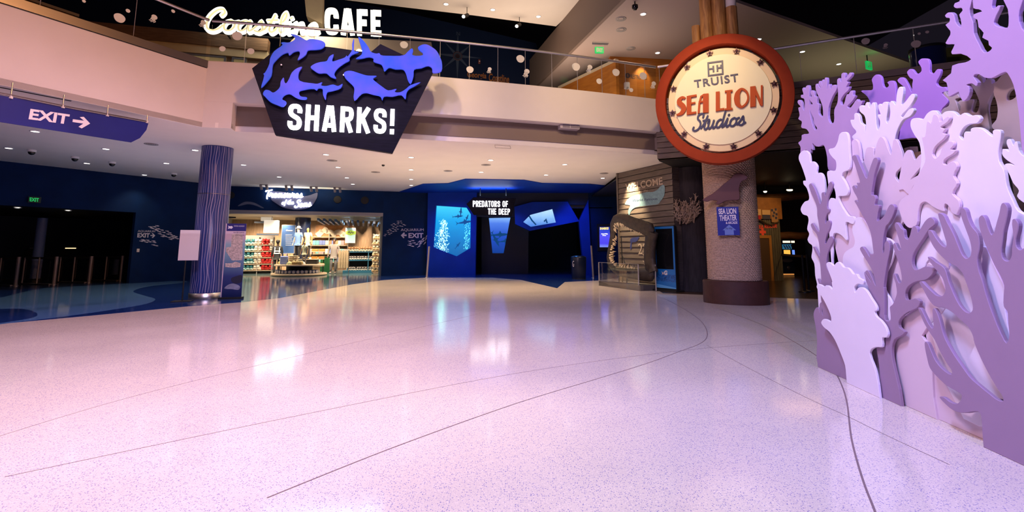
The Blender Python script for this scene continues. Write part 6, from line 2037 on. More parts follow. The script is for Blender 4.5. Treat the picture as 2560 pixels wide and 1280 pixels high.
# lit display cubes upper left
PU = SF.off(-3.2)
for i, (x0, y0, x1, y1, lab, m) in enumerate(((653, 532, 679, 552, 'white box sign high at the left of the shop', mat('lit_white_card', (.8, .76, .68), .6, emit=(.8, .72, .6), es=.35)), (660, 550, 695, 582, 'bright white display cube above the plush shelves', mat('bright_white_card', (.9, .86, .78), .6, emit=(.9, .82, .7), es=.7)))):
    PU = SF.off(-4.4 + 1.2 * i)
    A, z1 = PU.loc(x0, y0); B, _ = PU.loc(x1, y0); _, z0 = PU.loc(x0, y1)
    t = thing('display_cube', lab, 'display', PU.pt((A + B) / 2, z0, -.3 * i))
    MB().obox(PU.pt(A, z0, -.5 - .02 * i), PU.e * (B - A), PU.n * .5, Vector((0, 0, z1 - z0))).build('body', m, t)
    MB().obox(PU.pt(A - .3, z0 - .12, -.5), PU.e * (B - A + .3), PU.n * .52, Vector((0, 0, .08))).build('ledge', mat('ledge_blue', (.10, .13, .2), .5) if i == 0 else bpy.data.materials['ledge_blue'], t)
    MB().cyl(PU.pt((A + B) / 2, z1, -.25), PU.pt((A + B) / 2, 3.0, -.25), .015, n=6).build('hanger', M['vent'], t)
PB = SF.off(-7.1)
t = board('brown-orange lit mural panel with pale cut-out sea creatures on the shop back wall', PB, (788, 562, 886, 606), mat('copper_mural', (.48, .22, .08), .5, var=.4, scale=2.5), stand=False)
random.seed(9)
for i in range(7):
    a, z = PB.loc(800 + 11 * i, 575 + random.uniform(0, 20))
    loop = smooth([(a + random.uniform(.12, .34) * math.cos(j * .785), z + random.uniform(.1, .28) * math.sin(j * .785)) for j in range(8)], 3)
    cut(PB, [loop], .05, .01).build('creature_cutout', mat('pale_cutout', (.78, .66, .50), .6) if i == 0 else bpy.data.materials['pale_cutout'], t)
# stripy blue ceiling baffle
a0 = SF.loc(780, 555)[0]
bf = MB()
for i in range(12):
    bf.obox(SF.pt(3.6 + .28 * i, 2.72 - .01 * i, -6.6), SF.e * .1, SF.n * 4.2, Vector((0, 0, .14)))
tag(bf.build('ceiling_baffle', mat('blue_baffle', (.04, .10, .26), .4)), 'slatted blue ceiling feature over the right half of the shop', 'ceiling feature')
# rear wall stock: shelving silhouettes
PK = SF.off(-6.6)
bk = thing('stock_shelves', 'back wall shelving of mixed pale stock in the shop', 'shelf', PK.hit(840, 660))
a0, a1 = PK.loc(770, 620)[0], PK.loc(870, 620)[0]
for z in (.5, 1.0, 1.5, 2.0):
    MB().obox(PK.pt(a0, z - .04, -.4), PK.e * (a1 - a0), PK.n * .4, Vector((0, 0, .04))).build('shelf_board', M['ash'], bk)
for a in (a0, (a0 + a1) / 2, a1 - .04):
    MB().obox(PK.pt(a, 0, -.4), PK.e * .04, PK.n * .38, Vector((0, 0, 2.2))).build('upright', bpy.data.materials['shelf_grey'], bk)
stock_m = [mat('stock_' + n, c, .7) for n, c in (('teal', (.12, .34, .36)), ('cream', (.66, .56, .42)), ('pink', (.5, .25, .28)), ('blue', (.14, .18, .4)), ('brown', (.3, .16, .08)))]
s0 = {}
for z in (.5, 1.0, 1.5):
    for i in range(12):
        ii = random.randrange(5)
        p = PK.pt(a0 + .15 + (a1 - a0 - .3) * i / 11, z, -.15)
        if ii not in s0:
            o = MB().rbox(Vector((0, 0, .14)), (.2, .2, .28), rzf, .03).build('stock_box', stock_m[ii], None, (0, 0, 0))
            tag(o, 'small %s stock box on the shop back wall shelving' % ('teal', 'cream', 'pink', 'blue', 'brown')[ii], 'box', '%s stock boxes on the back shelving' % ('teal', 'cream', 'pink', 'blue', 'brown')[ii])
            s0[ii] = o
        else:
            o = s0[ii].copy(); COL.objects.link(o)
        o.location = p

# ------------------------------------------------------------------ portal furniture
for x, yb, yt_, lab in ((1067, 682, 616, 'slanting pale metal guard post at the left of the portal'), (1483, 683, 614, 'slanting pale metal guard post at the right of the portal')):
    p = onz(x, yb + 12)
    pp = VP((p.x - 1, p.y), (p.x + 1, p.y))
    top = pp.hit(x + (6 if x < 1200 else -5), yt_)
    t = thing('guard_post', lab, 'post', p)
    MB().cyl(p, top, .045, n=12).build('tube', mat('pale_post', (.50, .42, .44), .4, .5) if x < 1200 else bpy.data.materials['pale_post'], t)
    MB().lathe(p, [(.09, 0), (.09, .02), (.05, .03)], 14).build('foot', M['steel_d'], t)
p = onz(1447, 697)
t = thing('waste_bin', 'dark waste bin with pale lettering at the right leg of the portal', 'bin', p)
MB().lathe(p, [(.30, .02), (.33, .5), (.34, .92), (.32, .96), (.2, 1.0)], 24).build('body', mat('dark_blue_bin', (.006, .010, .035), .3), t)
MB().lathe(p, [(.31, 0), (.31, .03)], 24).build('foot', M['black'], t)
BN = VP((p.x - 1, p.y - .345), (p.x + 1, p.y - .345))
put_text('G', BN, (1431, 667), (1435, 667), (1431, 652), M['text_grey'], t, 'lettering', .0, .003)
MP_ = PF.off(.12)
t = thing('wall_monitor', 'lit purple portrait monitor with a yellow SHARKS! heading on the navy wall', 'monitor', MP_.hit(1511, 620))
A, z1 = MP_.loc(1492, 560); B, _ = MP_.loc(1531, 560); _, z0 = MP_.loc(1500, 627)
MB().obox(MP_.pt(A, z0, -.02), MP_.e * (B - A), MP_.n * .04, Vector((0, 0, z1 - z0))).build('surround', M['black'], t)
A, z1 = MP_.loc(1498, 567); B, _ = MP_.loc(1524, 567); _, z0 = MP_.loc(1500, 618)
MB().obox(MP_.pt(A, z0, .021), MP_.e * (B - A), MP_.n * .01, Vector((0, 0, z1 - z0))).build('screen', grad_emis('monitor_picture', [(0, (.30, .42, 1.0)), (.25, (.08, .06, .9)), (.6, (.10, .09, .95)), (.9, (.02, .06, .6)), (1, (.02, .03, .3))], -.05, z1 - z0, 1.0, .2, 3), t)
put_text('SHARKS!', MP_, (1499.5, 574.5), (1521, 574), (1499.5, 568.5), emis('yellow_heading', (1, .75, .12), 1.6), t, 'lettering', .032, .002, .03)
put_text('Animal Talks', MP_, (1503, 586), (1519, 586), (1503, 583.5), M['white_lit'], t, 'lettering', .032, .002)
put_text('& Keeper', MP_, (1506, 590), (1515, 590), (1506, 587.5), M['white_lit'], t, 'lettering', .032, .002)
for x, y in ((1340, 580), (1372, 573), (1406, 572), (1415, 579), (1387, 581)):
    r_ = ray(x, y); yy = 27.5
    p = Vector((r_.x / r_.y * yy, yy, 3.30))
    dup(d0, p, 'tiny recessed light in the black hall beyond the portal, ' + {1340: 'leftmost', 1372: 'second', 1406: 'brightest', 1415: 'lowest right', 1387: 'middle low'}[x])['group'] = 'downlights in the dark predator hall'
p = onz(1255, 677)
p = Vector((p.x, p.y + .0, 0))
t = thing('queue_stand', 'thin dark queue stand with round base in the portal doorway', 'stanchion', p)
MB().cyl(p, p + Vector((0, 0, .95)), .025, n=8).build('pole', M['black'], t)
MB().lathe(p, [(.18, 0), (.18, .03), (.03, .05)], 18).build('base', M['steel_d'], t)

# ------------------------------------------------------------------ shark jaw model in its acrylic pen
J0 = onz(1596, 727); J1 = onz(1497, 714)
jd = (J0 - J1); jl = jd.length; je = jd.normalized(); jn = Vector((je.y, -je.x, 0))
if jn.y > 0: jn = -jn
jb = thing('jaw_platform', 'low dark plinth with clear acrylic barrier in front of the welcome wall', 'platform', J1 + je * jl / 2)
depth = .72
MB().obox(J1 - jn * depth, je * (jl + .1), jn * depth, Vector((0, 0, .17))).build('plinth', mat('dark_grey_plinth', (.10, .085, .08), .5), jb)
acr = MB().obox(J1 + jn * -.03 + Vector((0, 0, .02)), je * jl, jn * .03, Vector((0, 0, .80))).build('front_pane', M['acrylic'], jb)
MB().obox(J0 + jn * -.03 + Vector((0, 0, .02)), jn * -depth * .5 + je * .38, je * .03, Vector((0, 0, .80))).build('side_pane', M['acrylic'], jb)
MB().obox(J1 + jn * -.03 + Vector((0, 0, .02)), jn * -depth, je * .03, Vector((0, 0, .80))).build('side_pane', M['acrylic'], jb)
ed = MB()
for q in (J0, J0 - jn * depth * .5 + je * .38, J1):
    ed.obox(q + Vector((0, 0, .02)), je * .014, jn * -.03, Vector((0, 0, .80)))
ed.obox(J1 + Vector((0, 0, .815)), je * jl, jn * -.03, Vector((0, 0, .008)))
ed.build('pane_edge', M['edge'], jb)
JP = VP(J1 - jn * .38, J1 - jn * .38 + je)
jw = thing('shark_jaw', 'huge dark brown open shark jaw with pale teeth standing on the dark plinth', 'jaw', JP.hit(1570, 705))
M['jaw'] = mat('dark_brown_jaw', (.030, .019, .013), .55, var=.5, scale=7, bump=.5, bscale=18)
M['tooth'] = mat('ivory_tooth', (.62, .50, .33), .4)
k5 = 220 / 1341
upper = [(1500 + k5 * x, 530 + k5 * y) for x, y in [(820, 310), (760, 270), (640, 215), (500, 160), (400, 110), (330, 95), (260, 120), (215, 190), (205, 280)]]
lower = [(1500 + k5 * x, 530 + k5 * y) for x, y in [(820, 930), (760, 960), (640, 950), (480, 930), (350, 900), (260, 850), (205, 780), (185, 690), (190, 600), (200, 480), (205, 380), (205, 280)]]


def jaw_path(px, dmid):
    n = len(px)
    return [JP.pt(*JP.loc(*p), dmid * math.sin(math.pi * i / (n - 1))) for i, p in enumerate(px)]


def dens(P, n):
    out = []
    for i in range(len(P) - 1):
        for k in range(n):
            out.append(P[i].lerp(P[i + 1], k / n))
    return out + [P[-1]]


up_ = dens(jaw_path(upper, .16), 4); lo_ = dens(jaw_path(lower, .20), 4)
nU, nL = len(up_), len(lo_)
rU = [(.27 - .12 * (i / (nU - 1)) ** .7) * min(1, .35 + .22 * i) for i in range(nU)]
hi_ = dens([JP.pt(*JP.loc(1500 + k5 * x, 530 + k5 * y)) for x, y in [(800, 300), (775, 420), (760, 560), (755, 700), (775, 850), (800, 930)]], 4)
rL = [(.25 - .12 * (i / (nL - 1)) ** .5) * min(1, .4 + .22 * i) for i in range(nL)]


def flat_tube(path, r):
    mb = MB().tube(path, r, 14)
    for i, v in enumerate(mb.v):
        dd = (v - JP.O).dot(JP.n)
        mb.v[i] = v - JP.n * dd * .45
    return mb


flat_tube(up_, rU).build('upper_jaw', M['jaw'], jw)
flat_tube(lo_, rL).build('lower_jaw', M['jaw'], jw)
flat_tube(hi_, .24).build('jaw_hinge', M['jaw'], jw)
cen = JP.hit(1572, 628)
random.seed(4)
te = MB(); nt_ = 0
for P, R_ in ((up_, rU), (lo_, rL), (hi_, [.24] * len(hi_))):
    for i in range(2, len(P) - 2):
        for rep in range(1):
            d_ = (cen - P[i]); d_.normalize()
            tdir = (P[min(i + 1, len(P) - 1)] - P[i - 1]).normalized()
            side = d_.cross(tdir)
            base = P[i].lerp(P[i + 1], rep * .5) + d_ * R_[i] * .86 + side * random.uniform(-.05, .05)
            L = random.uniform(.09, .17)
            te.cyl(base, base + d_ * L + side * random.uniform(-.03, .03), .034, .003, 6)
o = te.build('teeth', M['tooth'], jw)
o['kind'] = 'stuff'
for q in (1548, 1556, 1567):
    t0 = JP.hit(q, 706); t0.z = .17
    t1 = JP.hit(q + 1, 685)
    MB().cyl(t0, t1, .022, n=8).build('support_rod', M['black'], jw)
for a, b in (((1553, 590), (1556, 665)), ((1556, 640), (1566, 668))):
    MB().cyl(JP.hit(*a), JP.hit(*b), .018, n=8).build('brace', M['black'], jw)

# ------------------------------------------------------------------ blue information kiosk
K0, K1 = onz(1641, 722), onz(1703, 728)
K0, K1 = onz(1637, 726), onz(1690, 731)
KP = VP((K0.x, K0.y), (K1.x, K1.y))
ki = thing('info_kiosk', 'tall blue digital kiosk with dark screen and white fish logo beside the dark tree pier', 'kiosk', KP.hit(1672, 728))
a0, a1 = KP.loc(1637, 640)[0], KP.loc(1688, 640)[0]
zt_ = KP.loc(1660, 564)[1]
zt_ = min(zt_, 2.05)
zbz, ztz = 0.0, zt_
MB().obox(KP.pt(a0 - .06, 0, -.28), KP.e * (a1 - a0 + .12), KP.n * .38, Vector((0, 0, .05))).build('base_plate', M['black'], ki)
cut(KP.off(-.12), [[(a0, .05), (a1, .05), (a1, zt_ - .04), (a1 - .04, zt_), (a0 + .04, zt_), (a0, zt_ - .04)]], .12, 0, .008).build('body', M['black'], ki)
bluek = mat('kiosk_blue', (.008, .15, .48), .35)
cut(KP, [[(a0 + .01, .10), (a1 - .01, .10), (a1 - .01, zt_ - .03), (a0 + .01, zt_ - .03)], [(a0 + .07, .68), (a1 - .07, .68), (a1 - .07, zt_ - .10), (a0 + .07, zt_ - .10)]], .01, 0, .002).build('bezel', bluek, ki)
cut(KP, [[(a0 + .065, .675), (a1 - .065, .675), (a1 - .065, zt_ - .095), (a0 + .065, zt_ - .095)]], .004, 0).build('screen', M['black_gloss'], ki)
cut(KP, [[(a0 + .01, .10), (a1 - .01, .10), (a1 - .01, .13), (a0 + .01, .22)]], .002, .0105).build('wave_graphic', mat('light_blue_print', (.10, .38, .75), .4), ki)
cut(KP, [[(a0 + .012, .30), (a1 - .012, .30), (a1 - .012, .52), (a0 + .012, .52)]], .001, .0103).build('water_graphic', mat('mid_blue_print', (.008, .09, .34), .4, var=.6, scale=18), ki)
put_text('G', KP, (1661, 687.5), (1669, 688), (1661, 676), M['white'], ki, 'logo', .0125, .002, .05)
a, z = KP.loc(1658, 683)
cut(KP, [[(a - .05, z + .06), (a, z + .01), (a + .05, z + .05), (a + .02, z), (a + .05, z - .05), (a, z - .02), (a - .05, z - .06), (a - .02, z)]], .002, .0125).build('logo', mat('peach_print', (.75, .50, .40), .5), ki)

# dark tree-like pier with pale coral growth
tp0 = onz(1683, 729); tp1 = onz(1757, 729)
tcn = Vector((5.83, 15.45, 0))
tr = thing('tree_pier', 'dark bark-like pier with a pale tan coral growth between the welcome wall and rope pillar', 'pier', tcn)
random.seed(8)
rows = []
prof = [random.uniform(-.02, .02) for _ in range(40)]
for i in range(16):
    z = 3.89 * i / 15
    fl_ = .06 * max(0, 1 - z / .5)
    rows.append([tcn + Vector((math.cos(2 * math.pi * j / 40) * (.50 + prof[j] + .012 * math.sin(j * 3 + z * 2) + fl_), math.sin(2 * math.pi * j / 40) * (.45 + prof[j] + fl_), z)) for j in range(40)])
MB().loft(rows, smooth=True).build('trunk', mat('dark_bark', (.030, .022, .026), .75, var=.4, scale=5, stretch=(4, 4, .5), bump=.4, bscale=20), tr)
TP = VP((tcn.x - .4, tcn.y - .42), (tcn.x + .4, tcn.y - .62))
mbc = MB()
random.seed(21)
for i in range(150):
    x = random.uniform(1692, 1742); y = random.gauss(536, 14)
    if y > 562: continue
    a, z = TP.loc(x, y)
    L = random.uniform(.08, .16)
    an = random.uniform(.4, 2.7)
    tip = (a + L * math.cos(an), z + L * math.sin(an))
    dd = random.uniform(.0, .06)
    mbc.cyl(TP.pt(a, z, dd - .12), TP.pt(tip[0], tip[1], dd + .05), .028, .016, 6)
    for s_ in (-.6, .6):
        mbc.cyl(TP.pt(tip[0], tip[1], dd + .05), TP.pt(tip[0] + .07 * math.cos(an + s_), tip[1] + .07 * math.sin(an + s_), dd + .05), .013, .006, 6)
mbc.build('coral_growth', mat('pale_tan_growth', (.46, .34, .25), .8), tr)

# ------------------------------------------------------------------ arcade behind the rope pillar
HY = VP((9.6, 19.6), (13.0, 20.6))
hut = thing('timber_hut', 'grey timber board hut with orange trim and red lettering behind the rope pillar', 'hut', HY.hit(1915, 690))
A = HY.loc(1875, 600)[0]; B, zt_ = HY.loc(1949, 548); z0 = 0
bo = MB()
nb_ = 14
for i in range(nb_):
    bo.obox(HY.pt(A + (B - A) * i / nb_, 0, -.1), HY.e * ((B - A) / nb_ - .012), HY.n * .1, Vector((0, 0, zt_)))
bo.obox(HY.pt(A, 0, -.14), HY.e * (B - A), HY.n * .05, Vector((0, 0, zt_)))
bo.build('board_wall', mat('grey_green_boards', (.12, .11, .085), .7, var=.3, scale=6, stretch=(3, 3, .4)), hut)
zf = HY.loc(1900, 515)[1]
MB().obox(HY.pt(A - .2, zt_, -.15), HY.e * (B - A + .3), HY.n * .2, Vector((0, 0, zf - zt_ + .35))).build('header', mat('orange_brown_header', (.32, .13, .035), .6, var=.2, scale=4), hut)
M['fl_white'] = mat('flag_cream', (.66, .42, .2), .7)
for (x0, y0, x1, y1, m) in ((1886, 523, 1899, 538, M['fl_white']), (1887, 538, 1898, 551, mat('flag_red', (.45, .01, .02), .7)), (1902, 525, 1922, 537, M['fl_white']), (1903, 537, 1922, 548, mat('flag_blue', (.05, .05, .10), .7)), (1924, 522, 1940, 556, mat('flag_check', (.42, .22, .10), .7))):
    A_, z1 = HY.loc(x0, y0); B_, _ = HY.loc(x1, y0); _, z0_ = HY.loc(x0, y1)
    MB().obox(HY.pt(A_, z0_, .055), HY.e * (B_ - A_), HY.n * .01, Vector((0, 0, z1 - z0_))).build('signal_flag', m, hut)
for (x, y) in ((1927, 526), (1936, 524), (1932, 532), (1938, 536), (1930, 540), (1937, 545)):
    a, z = HY.loc(x, y)
    MB().obox(HY.pt(a - .05, z - .05, .066), HY.e * .1, HY.n * .004, Vector((0, 0, .1))).build('flag_check_mark', bpy.data.materials['flag_blue'], hut)
gv = MB().tube([HY.pt(*HY.loc(x, y), .09) for x, y in ((1889, 550), (1900, 552), (1912, 560), (1922, 563), (1932, 559), (1942, 556))], .035, 6).build('garland', mat('dark_garland', (.05, .03, .015), .8), hut)
redt = mat('red_lettering', (.62, .06, .02), .5, emit=(.6, .05, .02), es=.25)
put_text('SEA RESCUE', HY, (1893, 572), (1942, 569), (1893, 563), redt, hut, 'lettering', .01, .006, .02)
a, z = HY.loc(1906, 580)
cut(HY, [[(a + .16 * x, z + .16 * y) for x, y in ((-.35, 1), (.35, 1), (.35, .35), (1, .35), (1, -.35), (.35, -.35), (.35, -1), (-.35, -1), (-.35, -.35), (-1, -.35), (-1, .35), (-.35, .35))]], .01, .005).build('cross_symbol', redt, hut)
A_, z1 = HY.loc(1891, 588); B_, _ = HY.loc(1925, 588)
fr = MB()
fr.obox(HY.pt(A_, 0, .0), HY.e * .1, HY.n * .06, Vector((0, 0, z1))); fr.obox(HY.pt(B_ - .12, 0, 0), HY.e * .12, HY.n * .06, Vector((0, 0, z1))); fr.obox(HY.pt(A_, z1 - .12, 0), HY.e * (B_ - A_), HY.n * .06, Vector((0, 0, .12)))
fr.build('door_frame', mat('orange_door_frame', (.50, .22, .05), .5), hut)
MB().obox(HY.pt(A_ + .1, 0, 0), HY.e * (B_ - A_ - .22), HY.n * .03, Vector((0, 0, z1 - .12))).build('door', mat('brown_door', (.10, .055, .03), .6), hut)
lamp('hut_lamp', 'SPOT', HY.pt((A + B) / 2, 3.6, 2.6), HY.pt((A + B) / 2, 1.9, 0), 130, (1.0, .58, .22), angle=85, blend=.8)
lamp('arcade_glow', 'AREA', (9.5, 16.5, 3.8), (9.5, 17, 0), 26, (1.0, .55, .25), 2, 2)

vm0 = onz(1974, 690)
VM = VP((vm0.x - .5, vm0.y), (vm0.x + .5, vm0.y + .1))
vm = thing('vending_machine', 'lit blue arcade vending machine with bright shelves behind the queue barrier', 'vending machine', vm0)
a0, a1 = VM.loc(1953, 650)[0], VM.loc(1986, 650)[0]
zt_ = VM.loc(1970, 598)[1]
MB().obox(VM.pt(a0, 0, -.7), VM.e * (a1 - a0), VM.n * .7, Vector((0, 0, zt_))).build('body', mat('dark_blue_cabinet', (.012, .02, .07), .35), vm)
q = lambda x0, y0, x1, y1: (VM.loc(x0, y1), VM.loc(x1, y0))
for (x0, y0, x1, y1, m, nm) in ((1957, 602, 1975, 607, emis('cream_sign_strip', (1, .85, .6), 1.4), 'header_light'), (1978, 602, 1986, 607, bpy.data.materials['cream_sign_strip'], 'header_light'), (1956, 611, 1978, 623, emis('blue_shelf_light', (.02, .12, .22), 1), 'display_window'), (1960, 625, 1967, 638, emis('amber_shelf_light', (1, .5, .08), 1.1), 'display_window'), (1968, 625, 1975, 638, bpy.data.materials['amber_shelf_light'], 'display_window'), (1981, 625, 1986, 638, emis('blue_slot_light', (.15, .3, 1), 1.1), 'display_window'), (1957, 684, 1985, 688, emis('orange_floor_strip', (1, .4, .1), .5), 'kick_strip')):
    (A_, z0_), (B_, z1_) = q(x0, y0, x1, y1)
    MB().obox(VM.pt(A_, z0_, 0), VM.e * (B_ - A_), VM.n * .012, Vector((0, 0, z1_ - z0_))).build(nm, m, vm)
random.seed(2)
mbv = MB()
for i in range(10):
    a, z = VM.loc(1958 + 2 * i, 616 + (i % 3) * 3)
    mbv.obox(VM.pt(a, z, .013), VM.e * .06, VM.n * .005, Vector((0, 0, .06)))
mbv.build('prize_row', mat('prize_red', (.35, .03, .04), .5), vm)
a, z = VM.loc(1968, 651)
cut(VM, [smooth([(a + .28 * math.cos(i * .7854), z + .09 * math.sin(i * .7854)) for i in range(8)], 3)], .004, .001).build('fish_graphic', M['vent'], vm)
a, z = VM.loc(1972, 669)
MB().lathe(VM.pt(a, z, 0), [(.09, 0), (.09, .015), (.05, .02)], 14, VM.e, Vector((0, 0, 1)), VM.n).build('coin_chute', M['steel_d'], vm)
vn = vm0 + Vector((1.35, -.3, 0))
v2 = thing('arcade_cabinet', 'dark arcade cabinet with dim red and blue artwork beside the vending machine', 'arcade machine', vn)
MB().rbox(vn + Vector((0, 0, 1.0)), (.9, .8, 2.0), .1, .03).build('body', M['black'], v2)
MB().obox(vn + Vector((-.38, -.44, .55)), (.76, .04, 0), (0, -.01, 0), (0, 0, 1.15)).build('artwork', mat('dim_artwork', (.05, .02, .10), .5, var=.9, scale=5), v2)
MB().obox(vn + Vector((-.40, -.46, 1.75)), (.8, .04, 0), (0, -.01, 0), (0, 0, .18)).build('marquee', mat('dim_marquee', (.10, .03, .05), .4), v2)

# queue barrier
bpx = [(1927, 690, 633), (1949, 698, 633), (2012, 731, 635), (2023, 728, 635)]
M['barrier'] = mat('black_barrier_metal', (.010, .010, .011), .35)
qp = []
lab_b = ['black queue post behind the rope pillar, nearest the timber hut', 'black queue post in front of the vending machine', 'black queue post nearest the coral wall, left of the close pair', 'black queue post nearest the coral wall, right of the close pair']
for i, (x, yb, yt_) in enumerate(bpx):
    p = onz(x, yb)
    t = thing('queue_post', lab_b[i], 'stanchion', p, 'black queue posts in the arcade')
    MB().cyl(p, p + Vector((0, 0, 1.12)), .032, n=10).build('pole', M['barrier'], t)
    MB().lathe(p, [(.17, 0), (.17, .02), (.04, .05)], 18).build('base', M['barrier'], t)
    qp.append(p)
for i, (a, b) in enumerate(((qp[0], qp[1]), (qp[1], qp[3]))):
    mbq = MB().obox(a + Vector((0, 0, 1.02)), b - a, Vector((.01, .01, 0)), Vector((0, 0, .08)))
    tag(mbq.build('queue_belt', M['barrier']), ['short black belt between the two queue posts by the timber hut', 'long black belt reaching from the vending machine toward the coral wall'][i], 'belt')
# timber beams and lamps under the arcade ceiling
for i, (x0, y0, x1, y1, lab) in enumerate(((1885, 497, 2030, 487, 'horizontal orange-brown log beam under the dark arcade ceiling'), (1965, 590, 2060, 588, 'lower orange-brown log beam above the vending machine'))):
    yy = 20.5 + .6 * i
    r0, r1 = ray(x0 - 20, y0), ray(x1 + 40, y1)
    a = Vector((r0.x / r0.y * yy, yy, EYE + r0.z / r0.y * yy)); b = Vector((r1.x / r1.y * yy, yy, EYE + r1.z / r1.y * yy))
    t = tag(MB().tube([a.lerp(b, q_ / 6) + Vector((0, 0, .02 * math.sin(q_ * 2))) for q_ in range(7)], .17, 12).build('log_beam', wood('log_brown_%d' % i, (.10, .04, .015), (.22, .09, .03), 3, (1, 5, 5))), lab, 'beam')
for x, y, lab in ((1913, 479, 'small bright arcade ceiling lamp, left of the two'), (1974, 475, 'bright oval arcade ceiling lamp, right of the two')):
    r_ = ray(x, y); yy = 18.8
    p = Vector((r_.x / r_.y * yy, yy, EYE + r_.z / r_.y * yy))
    t = thing('arcade_lamp', lab, 'lamp', p)
    MB().ball(p, (.07 if x < 1950 else .13, .05, .045), 10, 6).build('bulb', emis('lamp_bulb', (1, .82, .5), 6) if x < 1950 else bpy.data.materials['lamp_bulb'], t)
    MB().cyl(p + Vector((0, 0, .03)), (p.x, p.y, 3.92), .015, n=6).build('cord', M['black'], t)
    MB().lathe(p, [(.10, .02), (.07, .08), (.02, .1)], 12).build('cap', M['black'], t)
# orange poster glimpsed between the tree pier and the rope pillar
OPp = VP((8.2, 21), (9.6, 21.2))
t = board('small bright orange and teal poster glimpsed between the tree pier and rope pillar', OPp, (1741, 485, 1757, 540), mat('orange_poster', (.5, .2, .05), .5, var=.8, scale=3), stand=True)
# ------------------------------------------------------------------ coral display wall
CW0 = VP((3.49, 5.70), (3.28, 3.28))
ks = .234375
CR = {'A': (1980, 180, ks), 'B': (2260, 0, ks), 'C': (2260, 240, ks), 'D': (1980, 420, ks), 'E': (2260, 500, ks), 'F': (1980, 680, .28116), 'G': (2260, 780, .29674)}


def px(spec):
    """'A 12,34 56,78 G 1,2' -> photograph pixels"""
    out = []
    cur = None
    for tok in spec.split():
        if tok in CR:
            cur = CR[tok]
        elif tok == 'X':
            cur = (0, 0, 1)
        else:
            x, y = tok.split(',')
            out.append((cur[0] + cur[2] * float(x), cur[1] + cur[2] * float(y)))
    return out


def coral(label, spec, m, d, th=.045, holes=(), ground=False, n=3, plane=None, bev=.006):
    base = plane or CW0
    d, th, bev = d * .62, th * .5, bev * .6
    pl = base.off(d + th)
    loops = []
    for i, s_ in enumerate([spec] + list(holes)):
        c = pl.L(px(s_)) if isinstance(s_, str) else s_
        c = smooth(c, n)
        if i == 0:
            c = [(a, max(0.0, z)) for a, z in c]
            if ground:
                c = [(a, 0.0 if z < .09 else z) for a, z in c]
                # drop repeats along the floor line
                cc = []
                for q in c:
                    if cc and abs(q[0] - cc[-1][0]) < 1e-4 and abs(q[1] - cc[-1][1]) < 1e-4:
                        continue
                    cc.append(q)
                c = cc
        loops.append(c)
    mb = MB()
    on_plane(mb, pl, plate(loops, th, bev), 0)
    o = mb.build('coral_cutout', m)
    return tag(o, label, 'coral cutout', 'layered coral cut-outs of the display wall')


# big mauve tree coral at the right front
coral('large mauve branching coral with forked trunk at the right front of the coral wall',
      'G 670,1075 655,960 638,850 590,840 520,850 430,838 345,775 296,716 330,715 385,755 440,772 474,742 482,700 445,670 360,622 270,540 215,470 190,380 174,300 173,252 196,256 222,315 265,410 325,482 397,526 400,495 362,440 300,330 255,235 205,160 165,90 130,5 '
      'E 148,1150 175,1155 215,1230 262,1320 300,1368 312,1350 305,1260 303,1160 322,1155 345,1190 375,1270 '
      'G 325,170 350,235 420,360 500,475 560,555 640,625 720,690 790,742 830,750 830,720 780,640 710,520 640,380 590,260 575,195 540,130 475,68 '
      'E 520,1205 430,1152 320,1130 260,1060 205,960 160,875 188,868 225,905 290,970 350,1018 405,1022 437,965 430,900 400,825 330,735 265,650 250,607 278,612 340,662 430,728 475,870 545,1040 620,1160 690,1205 728,1170 720,1080 680,940 650,860 622,785 560,715 500,682 415,618 340,540 280,440 254,325 290,328 330,390 400,480 442,500 450,465 430,395 390,260 360,160 362,140 415,155 460,240 520,350 570,470 620,585 662,624 700,600 715,535 700,440 650,300 608,180 597,95 622,80 655,105 680,190 720,280 782,355 802,440 800,530 780,625 792,740 830,850 870,1000 920,1150 970,1280 '
      'G 800,150 862,262 882,195 874,90 866,-10 E 1092,1180 1060,1135 1058,1000 1062,910 1022,805 960,695 900,560 838,415 800,285 795,190 832,160 862,192 893,285 935,372 955,345 982,245 1012,140 1036,40 1068,30 1102,80 1096,180 1060,335 1050,425 1036,560 1060,632 1108,652 1142,600 1148,500 1162,400 1150,212 1180,200 1216,250 1212,330 1190,420 1200,500 1240,532 1300,490 1420,420 1500,700 X 2625,690 2625,1000 2625,1171',
      M['mauve_coral'], .15, .05, ground=True)
